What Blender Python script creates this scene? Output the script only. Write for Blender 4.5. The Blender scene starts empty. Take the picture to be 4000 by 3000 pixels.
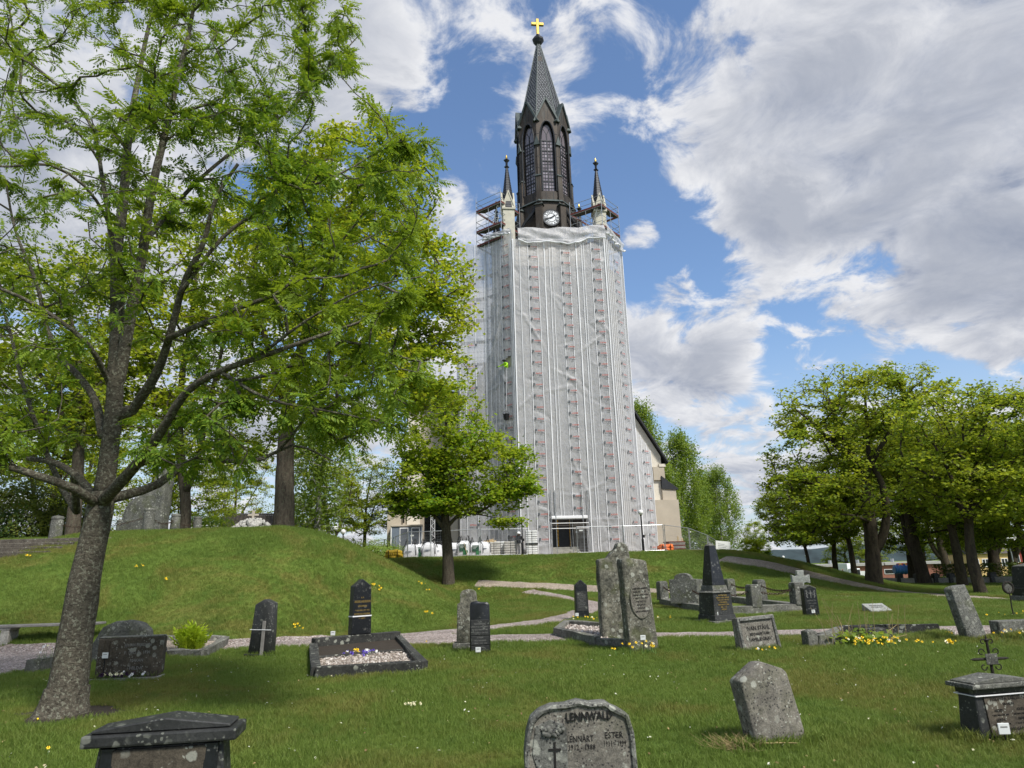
# Churchyard with a wrapped church tower - procedural Blender scene
import bpy, bmesh, math, random
import numpy as np
from mathutils import Vector, Matrix
R = math.radians
scene = bpy.context.scene
C = scene.collection
rng = np.random.default_rng(7)
random.seed(7)

# ------------------------------------------------------------------ camera
FOC = 2650.0                     # focal length in photo pixels (4000 px wide)
PITCH = math.atan(720.0 / FOC)
ROLL = R(1.6)
CAMZ = 1.6
cam_d = bpy.data.cameras.new('camera')
cam = bpy.data.objects.new('camera', cam_d)
C.objects.link(cam)
cam_d.sensor_width = 36.0
cam_d.lens = 36.0 * FOC / 4000.0
cam_d.clip_start = 0.1
cam_d.clip_end = 6000.0
cF = np.array((0, math.cos(PITCH), math.sin(PITCH)))
cU0 = np.array((0, -math.sin(PITCH), math.cos(PITCH)))
cR0 = np.array((1.0, 0, 0))
cR = cR0 * math.cos(ROLL) - cU0 * math.sin(ROLL)
cU = cU0 * math.cos(ROLL) + cR0 * math.sin(ROLL)
cam.matrix_world = Matrix(((cR[0], cU[0], -cF[0], 0), (cR[1], cU[1], -cF[1], 0), (cR[2], cU[2], -cF[2], CAMZ), (0, 0, 0, 1)))
scene.camera = cam

# ------------------------------------------------------------------ light
SUN_AZ, SUN_EL = R(138.0), R(50.0)      # measured clockwise from +Y (view direction)
sd = np.array((math.sin(SUN_AZ) * math.cos(SUN_EL), math.cos(SUN_AZ) * math.cos(SUN_EL), math.sin(SUN_EL)))
sun_d = bpy.data.lights.new('sun', 'SUN')
sun_d.energy = 2.0
sun_d.angle = R(10.0)
sun_d.color = (1.0, 0.955, 0.88)
sun = bpy.data.objects.new('sun', sun_d)
C.objects.link(sun)
sun.rotation_euler = Vector(sd).to_track_quat('Z', 'Y').to_euler()

scene.view_settings.view_transform = 'Standard'
scene.view_settings.look = 'None'
scene.view_settings.gamma = 1.0
scene.view_settings.exposure = 1.4
scene.render.engine = 'CYCLES'
scene.cycles.max_bounces = 6
scene.cycles.diffuse_bounces = 3
scene.cycles.glossy_bounces = 2
scene.cycles.transmission_bounces = 4
scene.cycles.transparent_max_bounces = 12
scene.cycles.use_denoising = True


def ray(px, py):
    d = cF + (px - 2000.0) / FOC * cR - (py - 1500.0) / FOC * cU
    return d


def P(px, py, Y):
    """point on the sight line of a photo pixel at ground distance Y (metres along +Y)"""
    d = ray(px, py)
    t = Y / d[1]
    return np.array((d[0] * t, Y, CAMZ + d[2] * t))


def proj(p):
    q = np.asarray(p, float) - np.array((0, 0, CAMZ))
    z = q @ cF
    return 2000 + FOC * (q @ cR) / z, 1500 - FOC * (q @ cU) / z


# ------------------------------------------------------------------ terrain
def sst(t):
    t = np.clip(t, 0, 1)
    return t * t * (3 - 2 * t)


def ht(x, y):
    x = np.asarray(x, float); y = np.asarray(y, float)
    und = 0.03 * np.sin(x * 0.45 + 1.3) * np.sin(y * 0.37) + 0.02 * np.sin(x * 0.9 + y * 0.7)
    base = -2.4 * sst((y - 62) / 60.0) * sst((x - 14) / 20.0) - 0.25 * sst((x - 12) / 12) * sst((y - 18) / 20)
    # church terrace
    dx = np.maximum(x - 14.0, 0); dy = np.maximum(49.0 - y, 0)
    plat = 2.42 * (1 - sst((np.hypot(dx, dy) / 13.5)) ) + 0.0
    plat = plat * (1 - sst((y - 95) / 60) * 0.6)
    # burial mound on the left
    mx = np.maximum((x + 9.2 + 0.36 * np.maximum(y - 27.0, 0)) / 8.6, 0) + np.maximum((-15.8 - x) / 9.0, 0) * sst((31.0 - y) / 5.0)
    my = np.maximum((27.0 - y) / 10.0, 0) + np.maximum((y - 44) / 16.0, 0)
    r = np.hypot(mx, my)
    t = np.clip(r, 0, 1)
    mound = 3.38 * (1 - (0.55 * sst(t) + 0.45 * t ** 1.6)) * (r < 1)
    k = 0.35
    m = np.maximum(plat, mound) + k * 0.25 * np.maximum(k - np.abs(plat - mound), 0) ** 2 / k ** 2 * (np.minimum(plat, mound) > 0.02)
    return base + m + und * sst((np.hypot(x, y) - 2) / 8)


def G(px, py, y0=3.5, y1=400.0):
    """first ground point on the sight line of a photo pixel"""
    d = ray(px, py)
    ys = np.concatenate((np.arange(y0, 60, 0.05), np.arange(60, y1, 0.5)))
    t = ys / d[1]
    z = CAMZ + d[2] * t
    h = ht(d[0] * t, ys)
    i = int(np.argmax(z <= h))
    if not (z <= h).any():
        i = len(ys) - 1
    return np.array((d[0] * t[i], ys[i], h[i]))


def dep(p):
    return float((np.asarray(p, float) - np.array((0, 0, CAMZ))) @ cF)


def mpp(p):
    """metres per photo pixel at a point"""
    return dep(p) / FOC
SKYOFF = (3.7, 1.9)
SKY_BLOBS = [(1700, 470, 420, -0.075), (2480, 800, 380, -0.09), (2640, 1040, 360, -0.10), (2950, 1130, 300, -0.06),
             (3350, 420, 900, 0.085), (1250, 260, 420, 0.08), (1820, 800, 220, 0.09), (2500, 930, 110, 0.12), (2680, 1330, 330, 0.09),
             (3350, 1350, 800, 0.05), (3900, 1080, 330, 0.10), (300, 700, 900, 0.05), (2250, 90, 500, 0.04)]

# ------------------------------------------------------------------ node helpers
def nd(nt, typ, props=None, ins=None):
    n = nt.nodes.new(typ)
    for k, v in (props or {}).items():
        setattr(n, k, v)
    for k, v in (ins or {}).items():
        s = n.inputs[k]
        if isinstance(v, bpy.types.NodeSocket):
            nt.links.new(v, s)
        else:
            s.default_value = v
    return n


def mth(nt, op, a, b=0.0, c=0.0, clamp=False):
    n = nd(nt, 'ShaderNodeMath', {'operation': op, 'use_clamp': clamp}, {0: a, 1: b, 2: c})
    return n.outputs[0]


def vmth(nt, op, a, b=(0, 0, 0)):
    n = nd(nt, 'ShaderNodeVectorMath', {'operation': op}, {0: a, 1: b})
    return n.outputs['Value'] if op in ('DOT_PRODUCT', 'LENGTH', 'DISTANCE') else n.outputs['Vector']


def mrange(nt, v, a, b, lo=0.0, hi=1.0, interp='SMOOTHSTEP'):
    n = nd(nt, 'ShaderNodeMapRange', {'interpolation_type': interp, 'clamp': True} if interp == 'LINEAR' else {'interpolation_type': interp},
           {'Value': v, 'From Min': a, 'From Max': b, 'To Min': lo, 'To Max': hi})
    return n.outputs['Result']


def col(c):
    return (c[0], c[1], c[2], 1.0) if len(c) == 3 else tuple(c)


def cmix(nt, fac, a, b, typ='MIX'):
    n = nd(nt, 'ShaderNodeMix', {'data_type': 'RGBA', 'blend_type': typ})
    for i, v in ((0, fac), (6, a), (7, b)):
        if isinstance(v, bpy.types.NodeSocket):
            nt.links.new(v, n.inputs[i])
        else:
            n.inputs[i].default_value = col(v) if i else v
    return n.outputs[2]


def noise(nt, vec, scale, detail=4, rough=0.55, dist=0.0, dims='3D'):
    n = nd(nt, 'ShaderNodeTexNoise', {'noise_dimensions': dims}, {'Scale': scale, 'Detail': detail, 'Roughness': rough, 'Distortion': dist})
    if vec is not None:
        nt.links.new(vec, n.inputs['Vector'])
    return n.outputs['Fac']


def voro(nt, vec, scale, feature='F1', rand=1.0, out='Distance'):
    n = nd(nt, 'ShaderNodeTexVoronoi', {'feature': feature}, {'Scale': scale, 'Randomness': rand})
    if vec is not None:
        nt.links.new(vec, n.inputs['Vector'])
    return n.outputs[out]


def ramp(nt, fac, stops):
    n = nd(nt, 'ShaderNodeValToRGB')
    nt.links.new(fac, n.inputs[0])
    e = n.color_ramp.elements
    while len(e) < len(stops):
        e.new(0.5)
    for i, (p, c) in enumerate(stops):
        e[i].position = p
        e[i].color = col(c)
    return n.outputs[0]


# ------------------------------------------------------------------ sky with clouds
world = bpy.data.worlds.new('World')
scene.world = world
world.use_nodes = True
wt = world.node_tree
wt.nodes.clear()
sky = nd(wt, 'ShaderNodeTexSky', {'sky_type': 'NISHITA', 'sun_disc': False, 'sun_elevation': SUN_EL, 'sun_rotation': SUN_AZ,
                                 'air_density': 1.2, 'dust_density': 0.6, 'ozone_density': 2.5})
tc = nd(wt, 'ShaderNodeTexCoord')
gdir = tc.outputs['Generated']
sx = nd(wt, 'ShaderNodeSeparateXYZ', None, {0: gdir})
den = mth(wt, 'ADD', mth(wt, 'MAXIMUM', sx.outputs[2], 0.0), 0.30)
pv = nd(wt, 'ShaderNodeCombineXYZ', None, {0: mth(wt, 'DIVIDE', sx.outputs[0], den), 1: mth(wt, 'DIVIDE', sx.outputs[1], den), 2: 0.0}).outputs[0]
pv = vmth(wt, 'ADD', pv, (SKYOFF[0], SKYOFF[1], 0.0))
sun_off = (sd[0] * 0.05, sd[1] * 0.05 - 0.02, 0.02)


def cloud_density(vec):
    big = noise(wt, vec, 1.9, 4, 0.5, 0.3)
    mid = noise(wt, vec, 6.5, 12, 0.62, 0.5)
    return mth(wt, 'MULTIPLY_ADD', mid, 0.46, mth(wt, 'MULTIPLY', big, 0.54))


dA = cloud_density(pv)
dB = cloud_density(vmth(wt, 'ADD', pv, sun_off))
# broad holes and banks of the cloud cover in view (direction, width, amount)
bias = None
for px, py, r, amp in SKY_BLOBS:
    d = ray(px, py); d = d / np.linalg.norm(d)
    v = vmth(wt, 'DOT_PRODUCT', gdir, tuple(d))
    cr = math.cos(math.atan(r / FOC))
    k = mth(wt, 'MULTIPLY', mrange(wt, v, cr, 1.0), amp)
    bias = k if bias is None else mth(wt, 'ADD', bias, k)
dens = mth(wt, 'ADD', dA, bias)
mask = mrange(wt, dens, 0.455, 0.535)
light = mth(wt, 'MULTIPLY_ADD', mth(wt, 'SUBTRACT', dA, dB), 5.5, 0.66, clamp=True)
thick = mrange(wt, dens, 0.50, 0.68)
ccol = cmix(wt, light, (2.5, 2.85, 3.7), (6.7, 6.75, 6.95))
ccol = cmix(wt, mth(wt, 'MULTIPLY', thick, 0.74), ccol, (2.35, 2.65, 3.35))
horizon = mrange(wt, sx.outputs[2], 0.0, 0.34, 0.75, 0.0)
skyc = cmix(wt, 1.0, sky.outputs[0], (1.10, 1.18, 1.30), 'MULTIPLY')
skyc = cmix(wt, horizon, skyc, (4.2, 4.9, 5.9))
wcol = cmix(wt, mth(wt, 'MULTIPLY', mask, mrange(wt, sx.outputs[2], -0.02, 0.01)), skyc, ccol)
bg = nd(wt, 'ShaderNodeBackground', None, {'Color': wcol, 'Strength': 0.050})
wo = nd(wt, 'ShaderNodeOutputWorld', None, {'Surface': bg.outputs[0]})

# ------------------------------------------------------------------ object helpers
def tag(o, label=None, cat=None, group=None, kind=None):
    if label: o['label'] = label
    if cat: o['category'] = cat
    if group: o['group'] = group
    if kind: o['kind'] = kind
    return o


def thing(name, label, cat, loc=(0, 0, 0), rotz=0.0, group=None, tilt=(0, 0)):
    o = bpy.data.objects.new(name, None)
    o.empty_display_size = 0.2
    C.objects.link(o)
    o.location = [float(v) for v in loc]
    o.rotation_euler = (tilt[0], tilt[1], rotz)
    return tag(o, label, cat, group)


def link(name, me, mat, parent=None):
    o = bpy.data.objects.new(name, me)
    C.objects.link(o)
    if mat is not None and not me.materials:
        me.materials.append(mat)
    if parent is not None:
        o.parent = parent
    return o


def dup_tree(o, parent=None):
    c = o.copy()
    C.objects.link(c)
    c.parent = parent
    for ch in list(o.children):
        dup_tree(ch, c)
    return c


class MB:
    """collects polygons and links them as one mesh object"""
    def __init__(self):
        self.v = []; self.f = []

    def add(self, verts, faces):
        b = len(self.v)
        self.v.extend([tuple(map(float, p)) for p in verts])
        self.f.extend([[i + b for i in f] for f in faces])
        return self

    def box(self, x0, x1, y0, y1, z0, z1):
        return self.add([(x0, y0, z0), (x1, y0, z0), (x1, y1, z0), (x0, y1, z0), (x0, y0, z1), (x1, y0, z1), (x1, y1, z1), (x0, y1, z1)],
                        [(0, 3, 2, 1), (4, 5, 6, 7), (0, 1, 5, 4), (1, 2, 6, 5), (2, 3, 7, 6), (3, 0, 4, 7)])

    def frustum(self, b, t, z0, z1):
        """b, t = (x0, x1, y0, y1) of the bottom and of the top"""
        return self.add([(b[0], b[2], z0), (b[1], b[2], z0), (b[1], b[3], z0), (b[0], b[3], z0), (t[0], t[2], z1), (t[1], t[2], z1), (t[1], t[3], z1), (t[0], t[3], z1)],
                        [(0, 3, 2, 1), (4, 5, 6, 7), (0, 1, 5, 4), (1, 2, 6, 5), (2, 3, 7, 6), (3, 0, 4, 7)])

    def prism(self, out, y0, y1, s=1.0, c=(0, 0)):
        """outline in x,z (counter-clockwise seen from -y) pushed from y0 to y1; the back may be scaled by s about c"""
        n = len(out)
        v = [(p[0], y0, p[1]) for p in out] + [(c[0] + (p[0] - c[0]) * s, y1, c[1] + (p[1] - c[1]) * s) for p in out]
        f = [tuple(range(n)), tuple(range(2 * n - 1, n - 1, -1))]
        f += [(i, i + n, (i + 1) % n + n, (i + 1) % n) for i in range(n)]
        return self.add(v, f)

    def hprism(self, out, z0, z1, s=1.0, c=(0, 0)):
        n = len(out)
        v = [(p[0], p[1], z0) for p in out] + [(c[0] + (p[0] - c[0]) * s, c[1] + (p[1] - c[1]) * s, z1) for p in out]
        f = [tuple(range(n - 1, -1, -1)), tuple(range(n, 2 * n))]
        f += [(i, (i + 1) % n, (i + 1) % n + n, i + n) for i in range(n)]
        return self.add(v, f)

    def cyl(self, p0, p1, r0, r1=None, n=8, caps=True):
        r1 = r0 if r1 is None else r1
        p0 = np.asarray(p0, float); p1 = np.asarray(p1, float)
        d = p1 - p0; d = d / (np.linalg.norm(d) + 1e-9)
        a = np.cross(d, (0, 0, 1.0) if abs(d[2]) < 0.9 else (1.0, 0, 0)); a /= np.linalg.norm(a)
        b = np.cross(d, a)
        an = np.arange(n) * 2 * math.pi / n
        ring = np.cos(an)[:, None] * a + np.sin(an)[:, None] * b
        v = np.concatenate((p0 + ring * r0, p1 + ring * r1))
        f = [(i, i + n, (i + 1) % n + n, (i + 1) % n) for i in range(n)]
        if caps:
            f += [tuple(range(n)), tuple(range(2 * n - 1, n - 1, -1))]
        return self.add(v, f)

    def tube(self, pts, r, n=6, caps=True):
        pts = np.asarray(pts, float)
        rr = np.full(len(pts), r) if np.isscalar(r) else np.asarray(r, float)
        v, f = tube_arrays(pts, rr, n)
        f = f.tolist()
        if caps:
            k = len(pts)
            f += [list(range(n - 1, -1, -1)), list(range((k - 1) * n, k * n))]
        return self.add(v, f)

    def lathe(self, prof, n=16, c=(0, 0, 0)):
        v = []; f = []
        for r, z in prof:
            for i in range(n):
                a = 2 * math.pi * i / n
                v.append((c[0] + r * math.cos(a), c[1] + r * math.sin(a), c[2] + z))
        k = len(prof)
        for j in range(k - 1):
            for i in range(n):
                f.append((j * n + i, j * n + (i + 1) % n, (j + 1) * n + (i + 1) % n, (j + 1) * n + i))
        f.append(tuple(range(n - 1, -1, -1)))
        f.append(tuple(range((k - 1) * n, k * n)))
        return self.add(v, f)

    def xf(self, m):
        self.v = [tuple(m @ Vector(p)) for p in self.v]
        return self

    def mesh(self, name, smooth=False, bevel=0.0, seg=1):
        me = bpy.data.meshes.new(name)
        me.from_pydata(self.v, [], self.f)
        me.validate()
        if bevel > 0:
            bm = bmesh.new(); bm.from_mesh(me)
            ed = [e for e in bm.edges if len(e.link_faces) == 2 and e.calc_face_angle(0) > 0.45]
            bmesh.ops.bevel(bm, geom=ed, offset=bevel, segments=seg, affect='EDGES', profile=0.6, clamp_overlap=True)
            bm.to_mesh(me); bm.free()
        if smooth:
            me.polygons.foreach_set('use_smooth', [True] * len(me.polygons))
            try:
                me.set_sharp_from_angle(angle=R(38))
            except Exception:
                pass
        me.update()
        return me

    def build(self, name, mat, parent=None, smooth=False, bevel=0.0, seg=1):
        return link(name, self.mesh(name, smooth, bevel, seg), mat, parent)


def tube_arrays(pts, rr, n):
    k = len(pts)
    tan = np.gradient(pts, axis=0)
    tan /= (np.linalg.norm(tan, axis=1)[:, None] + 1e-9)
    ref = np.array((0.31, 0.17, 0.94)) if abs(tan[0, 2]) < 0.8 else np.array((0.95, 0.2, 0.1))
    a = np.cross(tan, ref); a /= (np.linalg.norm(a, axis=1)[:, None] + 1e-9)
    b = np.cross(tan, a)
    an = np.arange(n) * 2 * math.pi / n
    v = pts[:, None, :] + rr[:, None, None] * (np.cos(an)[None, :, None] * a[:, None, :] + np.sin(an)[None, :, None] * b[:, None, :])
    i = np.arange(n); j = np.arange(k - 1)[:, None]
    f = np.stack((j * n + i, j * n + (i + 1) % n, (j + 1) * n + (i + 1) % n, (j + 1) * n + i), -1).reshape(-1, 4)
    return v.reshape(-1, 3), f


def fast_mesh(name, verts, faces, smooth=False):
    """verts (N,3), faces (M,k) with one k"""
    verts = np.ascontiguousarray(verts, np.float32); faces = np.ascontiguousarray(faces, np.int32)
    me = bpy.data.meshes.new(name)
    k = faces.shape[1]
    me.vertices.add(len(verts)); me.vertices.foreach_set('co', verts.ravel())
    me.loops.add(faces.size); me.loops.foreach_set('vertex_index', faces.ravel())
    me.polygons.add(len(faces))
    me.polygons.foreach_set('loop_start', np.arange(0, faces.size, k, dtype=np.int32))
    try:
        me.polygons.foreach_set('loop_total', np.full(len(faces), k, np.int32))
    except Exception:
        pass
    if smooth:
        me.polygons.foreach_set('use_smooth', np.ones(len(faces), bool))
    me.update(calc_edges=True)
    return me


_font_cache = {}
def text_mesh(txt, size, depth=0.004, align='CENTER', spacing=1.0, bold=0.0):
    key = (txt, size, depth, align, spacing, bold)
    if key in _font_cache:
        return _font_cache[key]
    cu = bpy.data.curves.new('lettering', 'FONT')
    cu.body = txt; cu.size = size; cu.extrude = depth / 2; cu.align_x = align; cu.space_character = spacing
    cu.offset = bold; cu.resolution_u = 1
    ob = bpy.data.objects.new('lettering', cu)
    C.objects.link(ob)
    dg = bpy.context.evaluated_depsgraph_get()
    me = bpy.data.meshes.new_from_object(ob.evaluated_get(dg))
    C.objects.unlink(ob); bpy.data.objects.remove(ob)
    me.materials.clear()
    me.transform(Matrix.Rotation(R(90), 4, 'X'))
    _font_cache[key] = me
    return me


def lettering(parent, txt, size, loc, mat, depth=0.004, align='CENTER', spacing=1.0, name='inscription', rot=(0, 0, 0), bold=0.0, width=None):
    me = text_mesh(txt, size, depth, align, spacing, bold)
    if not me.materials:
        me.materials.append(mat)
    elif me.materials[0] != mat:
        me = me.copy(); me.materials[0] = mat
    o = link(name, me, None, parent)
    o.location = [float(v) for v in loc]; o.rotation_euler = rot
    if width:
        xs = [v.co.x for v in me.vertices]
        w = max(xs) - min(xs)
        o.scale = (width / w, 1, 1)
    return o


# ------------------------------------------------------------------ materials
MATS = {}
def newmat(name, rough=0.8, spec=0.3):
    m = bpy.data.materials.new(name)
    m.use_nodes = True
    nt = m.node_tree
    b = nt.nodes['Principled BSDF']
    b.inputs['Roughness'].default_value = rough
    b.inputs['Specular IOR Level'].default_value = spec
    MATS[name] = m
    return m, nt, b


def wpos(nt):
    return nd(nt, 'ShaderNodeNewGeometry').outputs['Position']


def opos(nt):
    return nd(nt, 'ShaderNodeTexCoord').outputs['Object']


def bump(nt, b, h, strength=0.5, dist=0.02):
    n = nd(nt, 'ShaderNodeBump', None, {'Height': h, 'Strength': strength, 'Distance': dist})
    nt.links.new(n.outputs[0], b.inputs['Normal'])


def plain(name, c, rough=0.6, metal=0.0, var=0.15, scale=6.0, spec=0.3, bmp=0.0):
    m, nt, b = newmat(name, rough, spec)
    n = noise(nt, opos(nt), scale, 5, 0.6)
    c0 = tuple(max(0.0, v * (1 - var)) for v in c); c1 = tuple(v * (1 + var) for v in c)
    nt.links.new(ramp(nt, n, [(0.3, c0), (0.7, c1)]), b.inputs['Base Color'])
    b.inputs['Metallic'].default_value = metal
    if bmp:
        bump(nt, b, noise(nt, opos(nt), scale * 6, 4), bmp, 0.01)
    return m


def stone(name, c0, c1, lichen=0.3, scale=1.0, rough=0.85, spots=(0.42, 0.43, 0.37), moss=0.0, bmp=0.5, spec=0.25, dark_spots=0.0, mottle=0.45):
    m, nt, b = newmat(name, rough, spec)
    oi = nd(nt, 'ShaderNodeObjectInfo')
    v = vmth(nt, 'ADD', opos(nt), oi.outputs['Location'])
    base = ramp(nt, noise(nt, v, 2.2 * scale, 8, 0.65), [(0.30, c0), (0.72, c1)])
    grain = noise(nt, v, 90 * scale, 3, 0.7)
    mot = noise(nt, v, 17 * scale, 6, 0.7, 0.8)
    base = cmix(nt, mottle, base, ramp(nt, mot, [(0.34, (0.10, 0.10, 0.09)), (0.50, (0.48, 0.48, 0.46)), (0.68, (0.92, 0.92, 0.86))]), 'OVERLAY')
    base = cmix(nt, 0.55, base, ramp(nt, grain, [(0.3, (0.25, 0.25, 0.25)), (0.7, (0.78, 0.78, 0.78))]), 'OVERLAY')
    if moss:
        mm = mrange(nt, noise(nt, v, 3.1 * scale, 6, 0.6), 0.52, 0.64, 0, moss)
        base = cmix(nt, mm, base, (0.065, 0.075, 0.025))
    if dark_spots:
        dv = voro(nt, v, 38 * scale)
        dm = mth(nt, 'MULTIPLY', mrange(nt, dv, 0.34, 0.24), mrange(nt, noise(nt, v, 5.5, 3), 0.40, 0.52, 0, dark_spots))
        base = cmix(nt, dm, base, (0.022, 0.022, 0.022))
    if lichen:
        wob = vmth(nt, 'ADD', v, vmth(nt, 'MULTIPLY', nd(nt, 'ShaderNodeTexNoise', None, {'Vector': v, 'Scale': 14.0}).outputs['Color'], (0.05, 0.05, 0.05)))
        lv = voro(nt, wob, 7.5 * scale)
        lm = mth(nt, 'MULTIPLY', mrange(nt, lv, 0.30, 0.22), mrange(nt, noise(nt, v, 2.7 * scale, 3), 0.50 - lichen * 0.14, 0.60))
        lv2 = voro(nt, wob, 26 * scale)
        lm2 = mth(nt, 'MULTIPLY', mrange(nt, lv2, 0.30, 0.20), mrange(nt, noise(nt, v, 6.0 * scale, 3), 0.47, 0.56))
        lt = mth(nt, 'MULTIPLY', mth(nt, 'MAXIMUM', lm, lm2), min(1.0, 0.45 + lichen * 0.6))
        base = cmix(nt, lt, base, cmix(nt, noise(nt, v, 40 * scale, 3), tuple(x * 0.7 for x in spots), spots))
    nt.links.new(base, b.inputs['Base Color'])
    h = mth(nt, 'MULTIPLY_ADD', grain, 0.35, noise(nt, v, 12 * scale, 8, 0.65))
    bump(nt, b, h, bmp, 0.02)
    return m


stone('granite_grey', (0.075, 0.077, 0.073), (0.17, 0.17, 0.155), 0.6, 1.0, moss=0.4, dark_spots=0.9, mottle=0.6)
stone('granite_warm', (0.105, 0.098, 0.085), (0.20, 0.185, 0.16), 0.45, 1.0, dark_spots=0.85, moss=0.2)
stone('granite_rough', (0.055, 0.056, 0.048), (0.20, 0.19, 0.155), 0.7, 0.8, moss=0.6, bmp=1.0, mottle=0.85)
stone('granite_dark', (0.013, 0.014, 0.014), (0.035, 0.036, 0.036), 0.22, 1.0, rough=0.55, bmp=0.2, spec=0.4, spots=(0.24, 0.25, 0.21))
stone('granite_black', (0.006, 0.007, 0.009), (0.014, 0.015, 0.018), 0.05, 1.0, rough=0.3, bmp=0.08, spec=0.5, spots=(0.2, 0.2, 0.18))
stone('granite_mid', (0.065, 0.066, 0.060), (0.145, 0.145, 0.13), 0.4, 1.0, moss=0.4, bmp=0.6, mottle=0.65)
stone('granite_brown', (0.045, 0.038, 0.030), (0.085, 0.072, 0.055), 0.25, 1.0, bmp=0.4)
stone('granite_cross', (0.20, 0.21, 0.20), (0.31, 0.32, 0.30), 0.2, 1.0, bmp=0.4)
stone('kerb_stone', (0.085, 0.085, 0.076), (0.19, 0.185, 0.165), 0.5, 0.9, moss=0.35, bmp=0.7)
stone('kerb_dark', (0.020, 0.021, 0.020), (0.06, 0.06, 0.055), 0.75, 0.9, bmp=0.5, spots=(0.30, 0.31, 0.26))
stone('white_stone', (0.26, 0.25, 0.235), (0.48, 0.47, 0.445), 0.0, 2.0, bmp=0.4)
stone('step_timber', (0.050, 0.042, 0.034), (0.13, 0.115, 0.095), 0.1, 1.4, bmp=0.6)
stone('concrete', (0.22, 0.21, 0.19), (0.36, 0.35, 0.32), 0.1, 1.0, bmp=0.3)
plain('gold_letter', (0.36, 0.25, 0.08), 0.4, 0.6)
plain('dark_letter', (0.014, 0.013, 0.012), 0.8)
plain('grey_letter', (0.20, 0.20, 0.19), 0.8)
plain('tag_white', (0.62, 0.64, 0.63), 0.5, var=0.05)
plain('black_metal', (0.012, 0.012, 0.013), 0.45, 0.3)
plain('iron_old', (0.030, 0.027, 0.022), 0.7, 0.5, var=0.4, scale=25, bmp=0.3)
plain('rust_chain', (0.060, 0.040, 0.028), 0.8, 0.4, var=0.4, scale=20)
plain('galv', (0.42, 0.44, 0.45), 0.42, 0.75, var=0.12)
plain('scaff_steel', (0.38, 0.40, 0.42), 0.45, 0.7, var=0.2)
plain('scaff_dark', (0.07, 0.072, 0.078), 0.6, 0.2, var=0.3)
plain('toe_board', (0.115, 0.030, 0.022), 0.7, var=0.3)
plain('deck_wood', (0.085, 0.078, 0.070), 0.85, var=0.3)
plain('wood_grey', (0.20, 0.19, 0.175), 0.8, var=0.25, scale=4)
plain('wood_pale', (0.44, 0.34, 0.20), 0.8, var=0.2)
plain('white_metal', (0.75, 0.75, 0.74), 0.5, var=0.04)
plain('container_blue', (0.135, 0.165, 0.205), 0.55, var=0.08)
plain('container_door', (0.085, 0.095, 0.115), 0.4, var=0.1)
plain('bag_white', (0.66, 0.67, 0.69), 0.7, var=0.08, scale=9, bmp=0.2)
plain('wrap_white', (0.62, 0.63, 0.62), 0.45, var=0.12, scale=11, bmp=0.5)
plain('wrap_stone', (0.42, 0.41, 0.38), 0.45, var=0.25, scale=8, bmp=0.4)
plain('bag_green', (0.020, 0.075, 0.045), 0.6, var=0.2)
plain('bag_leaf', (0.030, 0.165, 0.060), 0.6, var=0.2)
plain('yellow_bag', (0.62, 0.40, 0.035), 0.6, var=0.2, bmp=0.4)
plain('orange_bag', (0.66, 0.145, 0.03), 0.6, var=0.2, bmp=0.4)
plain('red_print', (0.42, 0.055, 0.030), 0.7, var=0.1)
plain('grey_print', (0.060, 0.068, 0.078), 0.7, var=0.1)
plain('pale_print', (0.17, 0.18, 0.19), 0.7, var=0.1)
plain('strip_white', (0.71, 0.715, 0.73), 0.4, var=0.05)
plain('gold_leaf', (0.40, 0.28, 0.07), 0.4, 0.85, var=0.2)
plain('hivis', (0.38, 0.72, 0.02), 0.7, var=0.1)
plain('jacket_dark', (0.018, 0.020, 0.024), 0.85, var=0.3)
plain('trousers_pale', (0.36, 0.35, 0.34), 0.85, var=0.15)
plain('skin', (0.45, 0.27, 0.19), 0.6, var=0.08)
plain('helmet_white', (0.8, 0.8, 0.8), 0.3, var=0.02)
plain('blue_plastic', (0.020, 0.085, 0.25), 0.4, var=0.15)
plain('brick_red', (0.30, 0.135, 0.095), 0.9, var=0.12, scale=3)
plain('wall_yellow', (0.55, 0.40, 0.17), 0.85, var=0.06)
plain('wall_red', (0.24, 0.045, 0.035), 0.85, var=0.1)
plain('roof_light', (0.42, 0.41, 0.39), 0.8, var=0.1)
plain('dark_glass', (0.015, 0.018, 0.022), 0.12, var=0.2, spec=0.6)
plain('black_tarp', (0.014, 0.015, 0.018), 0.35, var=0.3, bmp=0.4, scale=3)
plain('flower_yellow', (0.85, 0.60, 0.03), 0.6, var=0.1)
plain('flower_pale', (0.85, 0.80, 0.55), 0.6, var=0.1)
plain('flower_white', (0.85, 0.84, 0.82), 0.6, var=0.05)
plain('flower_violet', (0.12, 0.08, 0.42), 0.6, var=0.2)
plain('flower_dark', (0.03, 0.008, 0.035), 0.6, var=0.2)
plain('stem_green', (0.085, 0.17, 0.035), 0.6, var=0.2)
plain('dry_straw', (0.30, 0.23, 0.11), 0.85, var=0.25)
plain('dirt', (0.036, 0.028, 0.020), 0.95, var=0.3, scale=12, bmp=0.6)  # soil brown, darkened further so the kerb bed's shadow is in the colour
plain('truck_white', (0.75, 0.76, 0.78), 0.4, var=0.03)
plain('barrier_red', (0.55, 0.05, 0.03), 0.6, var=0.08)
plain('barrier_yellow', (0.75, 0.42, 0.03), 0.6, var=0.08)


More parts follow.
